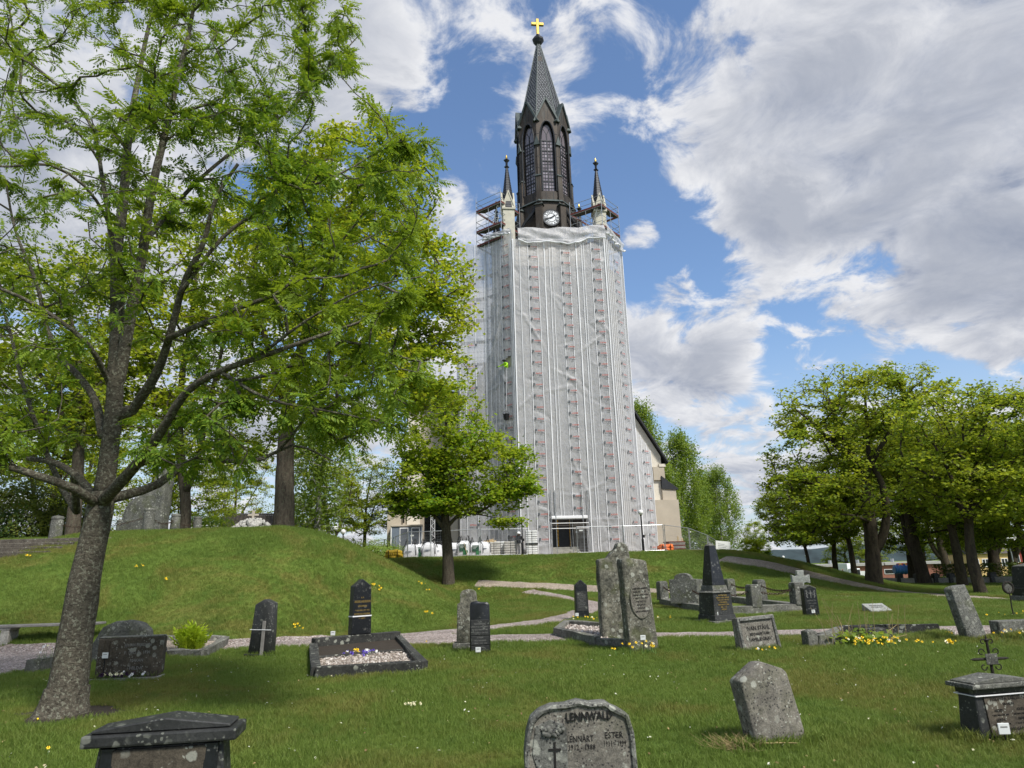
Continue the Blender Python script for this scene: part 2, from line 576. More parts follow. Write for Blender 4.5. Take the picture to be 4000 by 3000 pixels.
def gravel(name, cols, scale):
    m, nt, b = newmat(name, 0.95, 0.15)
    v = wpos(nt)
    cell = nd(nt, 'ShaderNodeTexVoronoi', {'feature': 'F1'}, {'Vector': v, 'Scale': scale})
    sp = nd(nt, 'ShaderNodeSeparateColor', None, {0: cell.outputs['Color']})
    c = ramp(nt, sp.outputs[0], cols)
    c = cmix(nt, mrange(nt, noise(nt, v, 0.9, 5), 0.35, 0.7, 0.0, 0.40), c, (0.16, 0.14, 0.12))
    edge = mrange(nt, cell.outputs['Distance'], 0.25, 0.62, 1.0, 0.45)
    c = cmix(nt, 1.0, c, nd(nt, 'ShaderNodeCombineColor', None, {0: edge, 1: edge, 2: edge}).outputs[0], 'MULTIPLY')
    nt.links.new(c, b.inputs['Base Color'])
    bump(nt, b, mth(nt, 'SUBTRACT', 1.0, cell.outputs['Distance']), 0.9, 0.03)
    return m


gravel('gravel_pink', [(0.0, (0.24, 0.18, 0.155)), (0.35, (0.46, 0.375, 0.34)), (0.7, (0.58, 0.49, 0.45)), (1.0, (0.76, 0.70, 0.66))], 26)
gravel('gravel_pale', [(0.0, (0.268, 0.215, 0.162)), (0.4, (0.512, 0.418, 0.335)), (1.0, (0.756, 0.655, 0.540))], 34)


def lawn_colour(nt, v):
    """greens of the lawn with dry and mossy patches, by place on the ground"""
    c = ramp(nt, noise(nt, v, 0.55, 6, 0.6), [(0.28, (0.122, 0.190, 0.034)), (0.5, (0.158, 0.228, 0.042)), (0.72, (0.196, 0.255, 0.052))])
    dry = mrange(nt, noise(nt, v, 0.33, 6, 0.68, 0.6), 0.47, 0.63, 0.0, 0.68)
    c = cmix(nt, dry, c, (0.255, 0.210, 0.062))
    lush = mrange(nt, noise(nt, v, 1.7, 4, 0.6), 0.55, 0.70, 0.0, 0.55)
    return cmix(nt, lush, c, (0.082, 0.158, 0.028))


m, nt, b = newmat('lawn', 0.95, 0.1)
v = wpos(nt)
c = cmix(nt, 1.0, lawn_colour(nt, v), (0.66, 0.70, 0.66), 'MULTIPLY')  # evenly darkened: self-shadow of the grass blades painted into the ground colour
fine = noise(nt, vmth(nt, 'MULTIPLY', v, (1.0, 1.0, 0.5)), 38, 5, 0.7)
c = cmix(nt, 0.65, c, ramp(nt, fine, [(0.32, (0.20, 0.20, 0.20)), (0.68, (0.80, 0.80, 0.80))]), 'OVERLAY')
nt.links.new(c, b.inputs['Base Color'])
bump(nt, b, fine, 0.9, 0.06)

m, nt, b = newmat('grass_blade', 0.55, 0.2)
v = wpos(nt)
c = lawn_colour(nt, v)
ri = nd(nt, 'ShaderNodeNewGeometry').outputs['Random Per Island']
oir = nd(nt, 'ShaderNodeObjectInfo').outputs['Random']
c = cmix(nt, mrange(nt, ri, 0.80, 1.0, 0.0, 0.7), c, (0.34, 0.32, 0.12))
c = cmix(nt, mrange(nt, oir, 0.0, 1.0, 0.0, 0.5, 'LINEAR'), c, (0.165, 0.245, 0.045))
nt.links.new(c, b.inputs['Base Color'])
tr = nd(nt, 'ShaderNodeBsdfTranslucent', None, {'Color': c})
mx = nd(nt, 'ShaderNodeMixShader', None, {0: 0.45, 1: b.outputs[0], 2: tr.outputs[0]})
nt.links.new(mx.outputs[0], nt.nodes['Material Output'].inputs[0])


def leafmat(name, c0, c1, c2, trans=0.42):
    m, nt, b = newmat(name, 0.5, 0.25)
    ri = nd(nt, 'ShaderNodeNewGeometry').outputs['Random Per Island']
    c = ramp(nt, ri, [(0.0, c0), (0.55, c1), (1.0, c2)])
    c = cmix(nt, mrange(nt, noise(nt, wpos(nt), 0.45, 3, 0.5), 0.40, 0.64, 0.0, 0.65), c, c2)
    nt.links.new(c, b.inputs['Base Color'])
    tcol = cmix(nt, 1.0, c, (1.25, 1.15, 0.65), 'MULTIPLY')
    tr = nd(nt, 'ShaderNodeBsdfTranslucent', None, {'Color': tcol})
    mx = nd(nt, 'ShaderNodeMixShader', None, {0: trans, 1: b.outputs[0], 2: tr.outputs[0]})
    nt.links.new(mx.outputs[0], nt.nodes['Material Output'].inputs[0])
    return m


leafmat('leaf_rowan', (0.085, 0.170, 0.018), (0.140, 0.240, 0.024), (0.240, 0.330, 0.032), 0.48)
leafmat('leaf_maple', (0.150, 0.250, 0.024), (0.260, 0.358, 0.032), (0.380, 0.430, 0.040), 0.55)
leafmat('leaf_young', (0.112, 0.240, 0.024), (0.215, 0.350, 0.034), (0.365, 0.435, 0.040), 0.55)
leafmat('leaf_grove', (0.130, 0.220, 0.028), (0.215, 0.305, 0.036), (0.335, 0.395, 0.045), 0.55)
leafmat('leaf_birch', (0.130, 0.220, 0.040), (0.190, 0.290, 0.050), (0.255, 0.345, 0.062), 0.52)
leafmat('leaf_hedge', (0.032, 0.072, 0.016), (0.072, 0.124, 0.021), (0.167, 0.182, 0.025), 0.3)
leafmat('leaf_far', (0.058, 0.111, 0.030), (0.102, 0.156, 0.034), (0.174, 0.195, 0.041), 0.3)
leafmat('leaf_fern', (0.203, 0.351, 0.023), (0.304, 0.442, 0.029), (0.377, 0.494, 0.034), 0.5)


def bark(name, c0, c1, lich, amt, stretch=0.35, scale=7.0, bmp=0.9):
    m, nt, b = newmat(name, 0.95, 0.1)
    v = vmth(nt, 'MULTIPLY', wpos(nt), (1.0, 1.0, stretch))
    n = noise(nt, v, scale, 8, 0.7, 0.6)
    c = ramp(nt, n, [(0.32, c0), (0.68, c1)])
    lm = mrange(nt, noise(nt, wpos(nt), scale * 1.3, 6, 0.65), 0.53, 0.60, 0.0, amt)
    c = cmix(nt, lm, c, cmix(nt, noise(nt, wpos(nt), 50, 3), tuple(x * 0.6 for x in lich), lich))
    nt.links.new(c, b.inputs['Base Color'])
    bump(nt, b, mth(nt, 'MULTIPLY_ADD', noise(nt, v, scale * 5, 5, 0.7), 0.4, n), bmp, 0.05)
    return m


bark('bark_rowan', (0.045, 0.040, 0.031), (0.20, 0.178, 0.138), (0.34, 0.34, 0.26), 0.9, 1.5, 19.0, 1.0)
bark('bark_maple', (0.036, 0.030, 0.024), (0.125, 0.103, 0.078), (0.19, 0.20, 0.14), 0.35, 0.22, 9.0)
bark('bark_grove', (0.026, 0.022, 0.018), (0.085, 0.068, 0.050), (0.12, 0.115, 0.06), 0.35, 0.25, 6.0)
bark('bark_birch', (0.030, 0.028, 0.026), (0.60, 0.59, 0.56), (0.02, 0.02, 0.02), 0.6, 3.0, 5.0, 0.3)

# plastic sheeting: a pale skin that lets some light and a hint of the scaffold through
m, nt, b = newmat('plastic_sheet', 0.38, 0.4)
v = wpos(nt)
w1 = noise(nt, vmth(nt, 'MULTIPLY', v, (1.0, 1.0, 0.16)), 1.6, 6, 0.6, 0.8)
w2 = noise(nt, vmth(nt, 'MULTIPLY', v, (1.0, 1.0, 0.55)), 3.4, 5, 0.6, 1.6)
h = mth(nt, 'MULTIPLY_ADD', w2, 0.6, w1)
c = ramp(nt, w2, [(0.3, (0.54, 0.545, 0.56)), (0.7, (0.65, 0.655, 0.67))])
nt.links.new(c, b.inputs['Base Color'])
bn = nd(nt, 'ShaderNodeBump', None, {'Height': h, 'Strength': 0.42, 'Distance': 0.14})
nt.links.new(bn.outputs[0], b.inputs['Normal'])
tl = nd(nt, 'ShaderNodeBsdfTranslucent', None, {'Color': (0.76, 0.76, 0.77, 1), 'Normal': bn.outputs[0]})
tp = nd(nt, 'ShaderNodeBsdfTransparent', None, {'Color': (0.92, 0.94, 0.97, 1)})
s1 = nd(nt, 'ShaderNodeMixShader', None, {0: 0.35, 1: b.outputs[0], 2: tl.outputs[0]})
s2 = nd(nt, 'ShaderNodeMixShader', None, {0: 0.24, 1: s1.outputs[0], 2: tp.outputs[0]})
nt.links.new(s2.outputs[0], nt.nodes['Material Output'].inputs[0])

# church materials
m, nt, b = newmat('belfry_metal', 0.62, 0.4)
v = opos(nt)
c = ramp(nt, noise(nt, v, 0.9, 6, 0.65), [(0.3, (0.030, 0.024, 0.019)), (0.55, (0.052, 0.041, 0.031)), (0.75, (0.082, 0.058, 0.040))])
c = cmix(nt, mrange(nt, noise(nt, vmth(nt, 'MULTIPLY', v, (1, 1, 0.15)), 3.0, 5), 0.55, 0.7, 0, 0.5), c, (0.075, 0.080, 0.074))
nt.links.new(c, b.inputs['Base Color'])
b.inputs['Metallic'].default_value = 0.25
bump(nt, b, noise(nt, v, 9, 5), 0.3, 0.03)
m, nt, b = newmat('slate', 0.5, 0.45)
ri = nd(nt, 'ShaderNodeNewGeometry').outputs['Random Per Island']
c = ramp(nt, ri, [(0.0, (0.060, 0.067, 0.076)), (0.5, (0.080, 0.088, 0.098)), (1.0, (0.102, 0.110, 0.120))])
nt.links.new(c, b.inputs['Base Color'])
plain('copper_green', (0.062, 0.078, 0.076), 0.55, 0.3, var=0.25, scale=3)
plain('lead_dark', (0.030, 0.032, 0.036), 0.5, 0.4, var=0.3, scale=4)
plain('plaster_cream', (0.42, 0.37, 0.295), 0.9, var=0.08, scale=0.8, bmp=0.15)
plain('plaster_pale', (0.62, 0.575, 0.49), 0.9, var=0.06, scale=0.8)
plain('plaster_beige', (0.42, 0.37, 0.30), 0.9, var=0.08, scale=0.8)
plain('turret_stone', (0.48, 0.46, 0.38), 0.9, var=0.12, scale=2.0, bmp=0.2)
plain('roof_dark', (0.026, 0.028, 0.032), 0.55, var=0.2, scale=3)
plain('clock_white', (0.74, 0.76, 0.78), 0.4, var=0.02)
plain('clock_black', (0.016, 0.018, 0.022), 0.5, var=0.1)
m, nt, b = newmat('window_glass', 0.15, 0.6)
oi = nd(nt, 'ShaderNodeObjectInfo')
c = ramp(nt, oi.outputs['Random'], [(0.0, (0.12, 0.10, 0.11)), (0.6, (0.22, 0.19, 0.21)), (1.0, (0.34, 0.31, 0.34))])
nt.links.new(c, b.inputs['Base Color'])
m, nt, b = newmat('roof_tile', 0.75, 0.3)
ri = nd(nt, 'ShaderNodeNewGeometry').outputs['Random Per Island']
nt.links.new(ramp(nt, ri, [(0.0, (0.045, 0.038, 0.035)), (1.0, (0.095, 0.082, 0.075))]), b.inputs['Base Color'])

# ------------------------------------------------------------------ ground sheet
def axis_vals(segs):
    out = []
    for a, b_, s in segs:
        out += list(np.arange(a, b_, s))
    return np.array(out)


gx = np.concatenate((-np.geomspace(2500, 62, 22), np.arange(-60, 60.01, 0.5), np.geomspace(62, 2500, 22)))
gy = np.concatenate((np.arange(-40, 3, 3.0), np.arange(3, 60, 0.4), np.arange(60, 140, 2.5), np.geomspace(140, 3000, 26)))
GX, GY = np.meshgrid(gx, gy)
GZ = ht(GX, GY)
nx, ny = len(gx), len(gy)
ii = (np.arange(ny - 1)[:, None] * nx + np.arange(nx - 1)[None, :]).ravel()
gf = np.stack((ii, ii + 1, ii + 1 + nx, ii + nx), -1)
ground = link('ground', fast_mesh('ground', np.stack((GX.ravel(), GY.ravel(), GZ.ravel()), -1), gf, True), MATS['lawn'])
tag(ground, kind='structure')

# distant wooded ridge
hx = np.linspace(-900, 1600, 220)
hv = []; hf = []
for j, (dy, k) in enumerate(((0, 0), (40, 1.0), (140, 1.15), (400, 0.9))):
    for i, x in enumerate(hx):
        top = 17 + 7 * math.sin(x * 0.004 + 1) + 5 * math.sin(x * 0.013) + (rng.random() * 3.0 if k else 0)
        hv.append((x, 950 + dy, -3 + top * k))
n = len(hx)
for j in range(3):
    for i in range(n - 1):
        hf.append((j * n + i, j * n + i + 1, (j + 1) * n + i + 1, (j + 1) * n + i))
plain('far_forest', (0.030, 0.046, 0.050), 1.0, var=0.4, scale=0.05)
tag(link('hills', fast_mesh('hills', np.array(hv), np.array(hf)), MATS['far_forest']), kind='structure')


# ------------------------------------------------------------------ gravel paths
def resample(pts, step):
    pts = np.asarray(pts, float)
    s = np.concatenate(([0], np.cumsum(np.linalg.norm(np.diff(pts[:, :2], axis=0), axis=1))))
    n = max(2, int(s[-1] / step) + 1)
    # smooth by Catmull-Rom style cubic through the points
    t = np.linspace(0, s[-1], n)
    out = np.empty((n, pts.shape[1]))
    m = np.gradient(pts, s, axis=0)
    k = np.clip(np.searchsorted(s, t, side='right') - 1, 0, len(s) - 2)
    h = s[k + 1] - s[k]; u = ((t - s[k]) / h)[:, None]; h = h[:, None]
    out = (2 * u ** 3 - 3 * u ** 2 + 1) * pts[k] + (u ** 3 - 2 * u ** 2 + u) * h * m[k] + (-2 * u ** 3 + 3 * u ** 2) * pts[k + 1] + (u ** 3 - u ** 2) * h * m[k + 1]
    return out


PATH_POLYS = []
def path_strip(name, A, B, mat, lift=0.014):
    """ground strip between two edge lines of equal length"""
    n = len(A); k = 9
    jit = 0.05
    A = A + np.stack((rng.normal(0, jit, n), rng.normal(0, jit, n)), -1); B = B + np.stack((rng.normal(0, jit, n), rng.normal(0, jit, n)), -1)
    u = np.linspace(0, 1, k)[None, :, None]
    xy = A[:, None, :] * (1 - u) + B[:, None, :] * u
    crown = 0.022 * (1 - (2 * u[..., 0] - 1) ** 2) - 0.012
    z = ht(xy[..., 0], xy[..., 1]) + lift + crown
    v = np.concatenate((xy, z[..., None]), -1).reshape(-1, 3)
    i = (np.arange(n - 1)[:, None] * k + np.arange(k - 1)[None, :]).ravel()
    f = np.stack((i, i + 1, i + k + 1, i + k), -1)
    o = tag(link(name, fast_mesh(name, v, f, True), MATS[mat]), kind='structure')
    PATH_POLYS.append(np.concatenate((A, B[::-1])))
    return o


def path_line(name, pix, width, mat, step=0.35):
    c = resample([G(*p)[:2] for p in pix], step)
    t = np.gradient(c, axis=0); t /= np.linalg.norm(t, axis=1)[:, None]
    nrm = np.stack((-t[:, 1], t[:, 0]), -1)
    w = np.interp(np.linspace(0, 1, len(c)), np.linspace(0, 1, len(width)), width)[:, None]
    return path_strip(name, c - nrm * w / 2, c + nrm * w / 2, mat)


main_edges = [(-420, 2560, 2760), (0, 2522, 2640), (450, 2514, 2572), (900, 2501, 2537), (1348, 2485, 2523), (1596, 2476, 2518), (1944, 2480, 2513), (2570, 2471, 2493),
              (3045, 2461, 2487), (3500, 2452, 2484), (3900, 2443, 2486), (4500, 2426, 2478)]
PA = resample([G(p[0], p[1])[:2] for p in main_edges], 0.3)
PB_ = [G(p[0], p[2])[:2] for p in main_edges]
PB = resample(PB_, 0.3)
PB = np.stack([np.interp(np.linspace(0, 1, len(PA)), np.linspace(0, 1, len(PB)), PB[:, k]) for k in range(2)], -1)
path_strip('path', PA, PB, 'gravel_pink')
path_line('path', [(1560, 2484), (1700, 2472), (1880, 2457), (2060, 2436), (2200, 2413), (2285, 2388), (2308, 2364), (2265, 2346), (2170, 2328), (2060, 2309)], [1.3, 1.1, 1.0, 1.0], 'gravel_pink')
path_line('path', [(1860, 2279), (1980, 2284), (2120, 2289), (2350, 2301), (2552, 2309), (2650, 2311), (2900, 2318), (3203, 2326), (3407, 2334), (3633, 2339), (3800, 2337), (3990, 2347)], [1.3, 1.3, 1.2, 0.7, 0.7], 'gravel_pale')
path_line('path', [(2820, 2183), (2900, 2192), (3000, 2206), (3136, 2238), (3271, 2267), (3384, 2290), (3497, 2310), (3723, 2328), (3960, 2346)], [1.9, 1.9, 1.9, 1.6, 1.2], 'gravel_pale')

# gravel yard round the church foot
def sheet(name, poly_fn, mat, lift):
    pass


yard = MB()
yx = np.arange(-13.0, 17.01, 0.5); 
yv = []; yf = []
for i, x in enumerate(yx):
    y0 = 49.6 + 0.12 * math.sin(x * 1.3) + max(0, (x - 9) * 0.02)
    for k in range(12):
        y = y0 + k * 1.6
        yv.append((x, y, float(ht(x, y)) + 0.02))
for i in range(len(yx) - 1):
    for k in range(11):
        a = i * 12 + k
        yf.append((a, a + 12, a + 13, a + 1))
tag(link('gravel_yard', fast_mesh('gravel_yard', np.array(yv), np.array(yf), True), MATS['gravel_pale']), kind='structure')

# ------------------------------------------------------------------ grass blades on the near lawn
NO_GRASS = []      # polygons (N,2) with no grass, filled by the graves
TUFTS = []         # (x, y, radius, count, scale) long grass left standing round the stones


def in_poly(px, py, poly):
    ins = np.zeros(len(px), bool)
    n = len(poly)
    for i in range(n):
        x0, y0 = poly[i]; x1, y1 = poly[(i + 1) % n]
        if y0 == y1:
            continue
        c = ((y0 > py) != (y1 > py)) & (px < (x1 - x0) * (py - y0) / (y1 - y0) + x0)
        ins ^= c
    return ins


def blade_tuft(name, n, h, spread, width, seed):
    r = np.random.default_rng(seed)
    v = []; f = []
    for i in range(n):
        a = r.random() * 6.283; rad = spread * math.sqrt(r.random())
        x, y = rad * math.cos(a), rad * math.sin(a)
        hh = h * (0.55 + 0.7 * r.random()); b_ = r.random() * 6.283
        lean = hh * (0.25 + 0.6 * r.random()); la = r.random() * 6.283
        wx, wy = math.cos(b_) * width / 2, math.sin(b_) * width / 2
        lx, ly = math.cos(la) * lean, math.sin(la) * lean
        k = len(v)
        v += [(x - wx, y - wy, -0.01), (x + wx, y + wy, -0.01), (x + lx * 0.35 - wx * 0.8, y + ly * 0.35 - wy * 0.8, hh * 0.6), (x + lx * 0.35 + wx * 0.8, y + ly * 0.35 + wy * 0.8, hh * 0.6), (x + lx, y + ly, hh)]
        f += [(k, k + 1, k + 3, k + 2), (k + 2, k + 3, k + 4)]
    me = bpy.data.meshes.new(name)
    me.from_pydata(v, [], f)
    me.materials.append(MATS['grass_blade'])
    return bpy.data.objects.new(name, me)


def scatter_object(name, pts, scales, sources, mat=None):
    """points mesh + geometry nodes that set one of the source tufts on every point"""
    me = bpy.data.meshes.new(name)
    me.vertices.add(len(pts)); me.vertices.foreach_set('co', np.ascontiguousarray(pts, np.float32).ravel())
    at = me.attributes.new('sc', 'FLOAT', 'POINT'); at.data.foreach_set('value', np.ascontiguousarray(scales, np.float32))
    o = bpy.data.objects.new(name, me); C.objects.link(o)
    ng = bpy.data.node_groups.new(name, 'GeometryNodeTree')
    ng.interface.new_socket('Geometry', in_out='INPUT', socket_type='NodeSocketGeometry')
    ng.interface.new_socket('Geometry', in_out='OUTPUT', socket_type='NodeSocketGeometry')
    gi = ng.nodes.new('NodeGroupInput'); go = ng.nodes.new('NodeGroupOutput')
    join = ng.nodes.new('GeometryNodeJoinGeometry')
    k = len(sources)
    idx = nd(ng, 'GeometryNodeInputIndex')
    rot = nd(ng, 'FunctionNodeRandomValue', {'data_type': 'FLOAT_VECTOR'})
    rot.inputs[0].default_value = (-0.12, -0.12, 0); rot.inputs[1].default_value = (0.12, 0.12, 6.283)
    sca = nd(ng, 'GeometryNodeInputNamedAttribute', {'data_type': 'FLOAT'}); sca.inputs[0].default_value = 'sc'
    for j, src in enumerate(sources):
        oi = nd(ng, 'GeometryNodeObjectInfo'); oi.inputs['Object'].default_value = src
        md = nd(ng, 'ShaderNodeMath', {'operation': 'MODULO'}, {0: idx.outputs[0], 1: float(k)})
        cp = nd(ng, 'ShaderNodeMath', {'operation': 'COMPARE'}, {0: md.outputs[0], 1: float(j), 2: 0.25})
        ip = ng.nodes.new('GeometryNodeInstanceOnPoints')
        ng.links.new(gi.outputs[0], ip.inputs['Points']); ng.links.new(cp.outputs[0], ip.inputs['Selection'])
        ng.links.new(oi.outputs['Geometry'], ip.inputs['Instance'])
        ng.links.new(rot.outputs[0], ip.inputs['Rotation']); ng.links.new(sca.outputs[0], ip.inputs['Scale'])
        ng.links.new(ip.outputs[0], join.inputs[0])
    ng.links.new(join.outputs[0], go.inputs[0])
    md = o.modifiers.new('scatter', 'NODES'); md.node_group = ng
    return o


def make_grass():
    srcs = [blade_tuft('grass_tuft', 9, 0.055, 0.035, 0.0045, s) for s in range(4)]
    NO_GRASS.append(SOIL[::2] * 0.86 + SOIL.mean(0) * 0.14)
    N = 540000
    u = rng.random(N)
    y = 3.0 + u * 47.0
    x = (rng.random(N) * 2 - 1) * (0.86 * y + 2.0)
    # density ~ 1/y : keep all (x range grows with y)
    keep = np.ones(N, bool)
    for poly in PATH_POLYS + NO_GRASS:
        keep &= ~in_poly(x, y, poly)
    # a few blades creep over the path edges anyway
    x, y = x[keep], y[keep]
    sc = (0.55 + 0.9 * rng.random(len(x))) * (0.85 + 0.022 * np.maximum(y - 6, 0))
    lush = 0.5 + 0.5 * np.sin(x * 1.7 + 2 * np.sin(y * 0.9)) * np.sin(y * 1.3 + 1.5 * np.sin(x * 0.8))
    sc *= 0.75 + 0.5 * lush
    pts = [np.stack((x, y, ht(x, y)), -1)]; scs = [sc]
    for tx, ty, rad, cnt, s in TUFTS:
        a = rng.random(cnt) * 6.283; rr = rad * np.sqrt(rng.random(cnt))
        px, py = tx + rr * np.cos(a), ty + rr * np.sin(a)
        pts.append(np.stack((px, py, ht(px, py)), -1)); scs.append(s * (0.7 + 0.7 * rng.random(cnt)))
    o = scatter_object('lawn_grass', np.concatenate(pts), np.concatenate(scs), srcs)
    tag(o, 'short mown green grass covering the churchyard lawn', 'grass', kind='stuff')

# ------------------------------------------------------------------ trees
def bez(p0, t0, p1, n, r, jit):
    L = np.linalg.norm(p1 - p0)
    c1 = p0 + t0 * L * 0.40
    c2 = p1 - (p1 - c1) * 0.30 + np.array((0, 0, 0.06 * L))
    u = np.linspace(0, 1, n + 1)[1:, None]
    q = (1 - u) ** 3 * p0 + 3 * (1 - u) ** 2 * u * c1 + 3 * (1 - u) * u * u * c2 + u ** 3 * p1
    if n > 1:
        q[:-1] += r.normal(0, jit * L / n, (n - 1, 3))
    return q


def skeleton(limbs, targets, seed, step=0.45, jit=0.10, up=0.35, maxn=40000):
    """limbs: list of (points, parent_index or -1, r0, r1) polylines; targets are joined to the nearest wood"""
    r = np.random.default_rng(seed)
    pos = np.zeros((maxn, 3)); par = np.full(maxn, -1); tan = np.zeros((maxn, 3)); rad = np.zeros(maxn)
    dead = np.zeros(maxn, bool)
    n = 0
    chains = []
    for pts, r0, r1 in limbs:
        q = resample3(pts, step * 0.8)
        root = -1
        if n:
            d = np.linalg.norm(pos[:n] - q[0], axis=1)
            root = int(np.argmin(d))
        k = len(q)
        ids = list(range(n, n + k))
        pos[n:n + k] = q
        par[n] = root; par[n + 1:n + k] = np.arange(n, n + k - 1)
        t = np.gradient(q, axis=0); tan[n:n + k] = t / (np.linalg.norm(t, axis=1)[:, None] + 1e-9)
        rad[n:n + k] = r0 + (r1 - r0) * np.linspace(0, 1, k) ** 0.8
        chains.append(([root] if root >= 0 else []) + ids)
        n += k
    base = n
    targets = np.asarray(targets)
    order = np.argsort(np.min(np.linalg.norm(targets[:, None, :] - pos[None, :base:4, :], axis=2), axis=1))
    tips = []
    z0 = pos[0, 2] + 0.25 * (targets[:, 2].max() - pos[0, 2]) * 0.35
    for ti in order:
        t = targets[ti]
        dv = t - pos[:n]
        d = np.linalg.norm(dv, axis=1) + 1e-6
        cosang = np.einsum('ij,ij->i', dv, tan[:n]) / d
        cost = d * (1.0 + 0.55 * (1 - cosang)) + np.maximum(0, pos[:n, 2] - t[2]) * up + (pos[:n, 2] < z0) * 50 * (d > 1.0)
        k = int(np.argmin(cost))
        L = d[k]
        m = max(1, int(math.ceil(L / step)))
        if n + m >= maxn:
            break
        dirv = dv[k] / L
        t0 = 0.62 * tan[k] + 0.38 * dirv + np.array((0, 0, 0.10))
        t0 /= np.linalg.norm(t0)
        q = bez(pos[k], t0, t, m, r, jit)
        full = np.vstack((pos[k], q))
        tg = np.diff(full, axis=0); tg /= (np.linalg.norm(tg, axis=1)[:, None] + 1e-9)
        ids = list(range(n, n + m))
        pos[n:n + m] = q; tan[n:n + m] = tg
        par[n] = k; par[n + 1:n + m] = np.arange(n, n + m - 1)
        chains.append([k] + ids)
        tips.append(n + m - 1)
        n += m
    cnt = np.zeros(n)
    cnt[tips] = 1
    for i in range(n - 1, 0, -1):
        if par[i] >= 0:
            cnt[par[i]] += cnt[i]
    return pos[:n], par[:n], tan[:n], rad[:n], cnt, chains, np.array(tips), base


def resample3(pts, step):
    pts = np.asarray(pts, float)
    s = np.concatenate(([0], np.cumsum(np.linalg.norm(np.diff(pts, axis=0), axis=1))))
    n = max(3, int(s[-1] / step) + 1)
    t = np.linspace(0, s[-1], n)
    m = np.gradient(pts, s, axis=0)
    k = np.clip(np.searchsorted(s, t, side='right') - 1, 0, len(s) - 2)
    h = s[k + 1] - s[k]; u = ((t - s[k]) / h)[:, None]; h = h[:, None]
    return (2 * u ** 3 - 3 * u ** 2 + 1) * pts[k] + (u ** 3 - 2 * u ** 2 + u) * h * m[k] + (-2 * u ** 3 + 3 * u ** 2) * pts[k + 1] + (u ** 3 - u ** 2) * h * m[k + 1]


def wood_mesh(name, sk, tip_r, power, seed, rmin=0.0, knob=0.0, sides=(12, 7, 4)):
    pos, par, tan, rad, cnt, chains, tips, base = sk
    r = np.random.default_rng(seed)
    rr = tip_r * np.maximum(cnt, 1) ** power
    rr = np.where(rad > 0, np.maximum(rad, 0.0), rr)
    for i in range(len(rr) - 1, 0, -1):
        pass
    V = []; F = []; nb = 0
    for ch in chains:
        ids = np.array(ch)
        p = pos[ids]; q = rr[ids].copy()
        if rad[ids[-1]] == 0:
            q[0] = min(q[0], q[1] * 1.25)
        if len(ids) < 2:
            continue
        mr = q.max()
        if mr < rmin:
            continue
        k = sides[0] if mr > 0.12 else sides[1] if mr > 0.035 else sides[2]
        v, f = tube_arrays(p, q, k)
        if mr > 0.12 and knob:
            c = np.repeat(p, k, axis=0)
            dv = v - c
            v = c + dv * (1 + knob * (np.sin(v[:, 2:3] * 5 + v[:, 0:1] * 9) * 0.5 + r.normal(0, 0.6, (len(v), 1))))
        V.append(v); F.append(f + nb); nb += len(v)
    return fast_mesh(name, np.concatenate(V), np.concatenate(F), True)


def frames(nrm, r):
    n = len(nrm)
    nrm = nrm / (np.linalg.norm(nrm, axis=1)[:, None] + 1e-9)
    rv = r.normal(0, 1, (n, 3))
    a = np.cross(nrm, rv); a /= (np.linalg.norm(a, axis=1)[:, None] + 1e-9)
    b_ = np.cross(nrm, a)
    return a, b_, nrm


# broad lobed leaf (maple / chestnut like) with a slight fold, 6 vertices and 4 triangles
LEAF_BROAD = (np.array([(0, 0, 0), (0.46, 0.32, 0.10), (0.22, 0.98, -0.06), (0, 0.72, 0.0), (-0.22, 0.98, -0.06), (-0.46, 0.32, 0.10)]) - np.array((0, 0.45, 0)),
              np.array([(0, 1, 2), (0, 2, 3), (0, 3, 4), (0, 4, 5)]))
LEAF_OVAL = (np.array([(0, 0, 0), (0.30, 0.5, 0.05), (0, 1.0, 0), (-0.30, 0.5, 0.05)]) - np.array((0, 0.5, 0)), np.array([(0, 1, 2), (0, 2, 3)]))


def leaf_mesh(name, centres, size, templ, seed, upbias=0.9, mat=None):
    r = np.random.default_rng(seed)
    n = len(centres)
    nrm = r.normal(0, 1, (n, 3)) * 0.75; nrm[:, 2] = np.abs(nrm[:, 2]) + upbias
    a, b_, c = frames(nrm, r)
    s = (size * (0.65 + 0.7 * r.random(n)))[:, None, None]
    tv, tf = templ
    v = centres[:, None, :] + s * (tv[None, :, 0:1] * a[:, None, :] + tv[None, :, 1:2] * b_[:, None, :] + tv[None, :, 2:3] * c[:, None, :])
    f = (np.arange(n) * len(tv))[:, None, None] + tf[None]
    return fast_mesh(name, v.reshape(-1, 3), f.reshape(-1, 3), False)


def ellipsoid_targets(n, cen, rad, r, shell=0.45, flat_bottom=-0.6):
    out = []
    while len(out) < n:
        p = r.normal(0, 1, 3); p /= np.linalg.norm(p)
        p *= (shell + (1 - shell) * r.random()) ** 0.5 if r.random() < 0.8 else r.random() ** 0.4
        if p[2] < flat_bottom:
            continue
        out.append(np.array(cen) + p * np.array(rad))
    return out


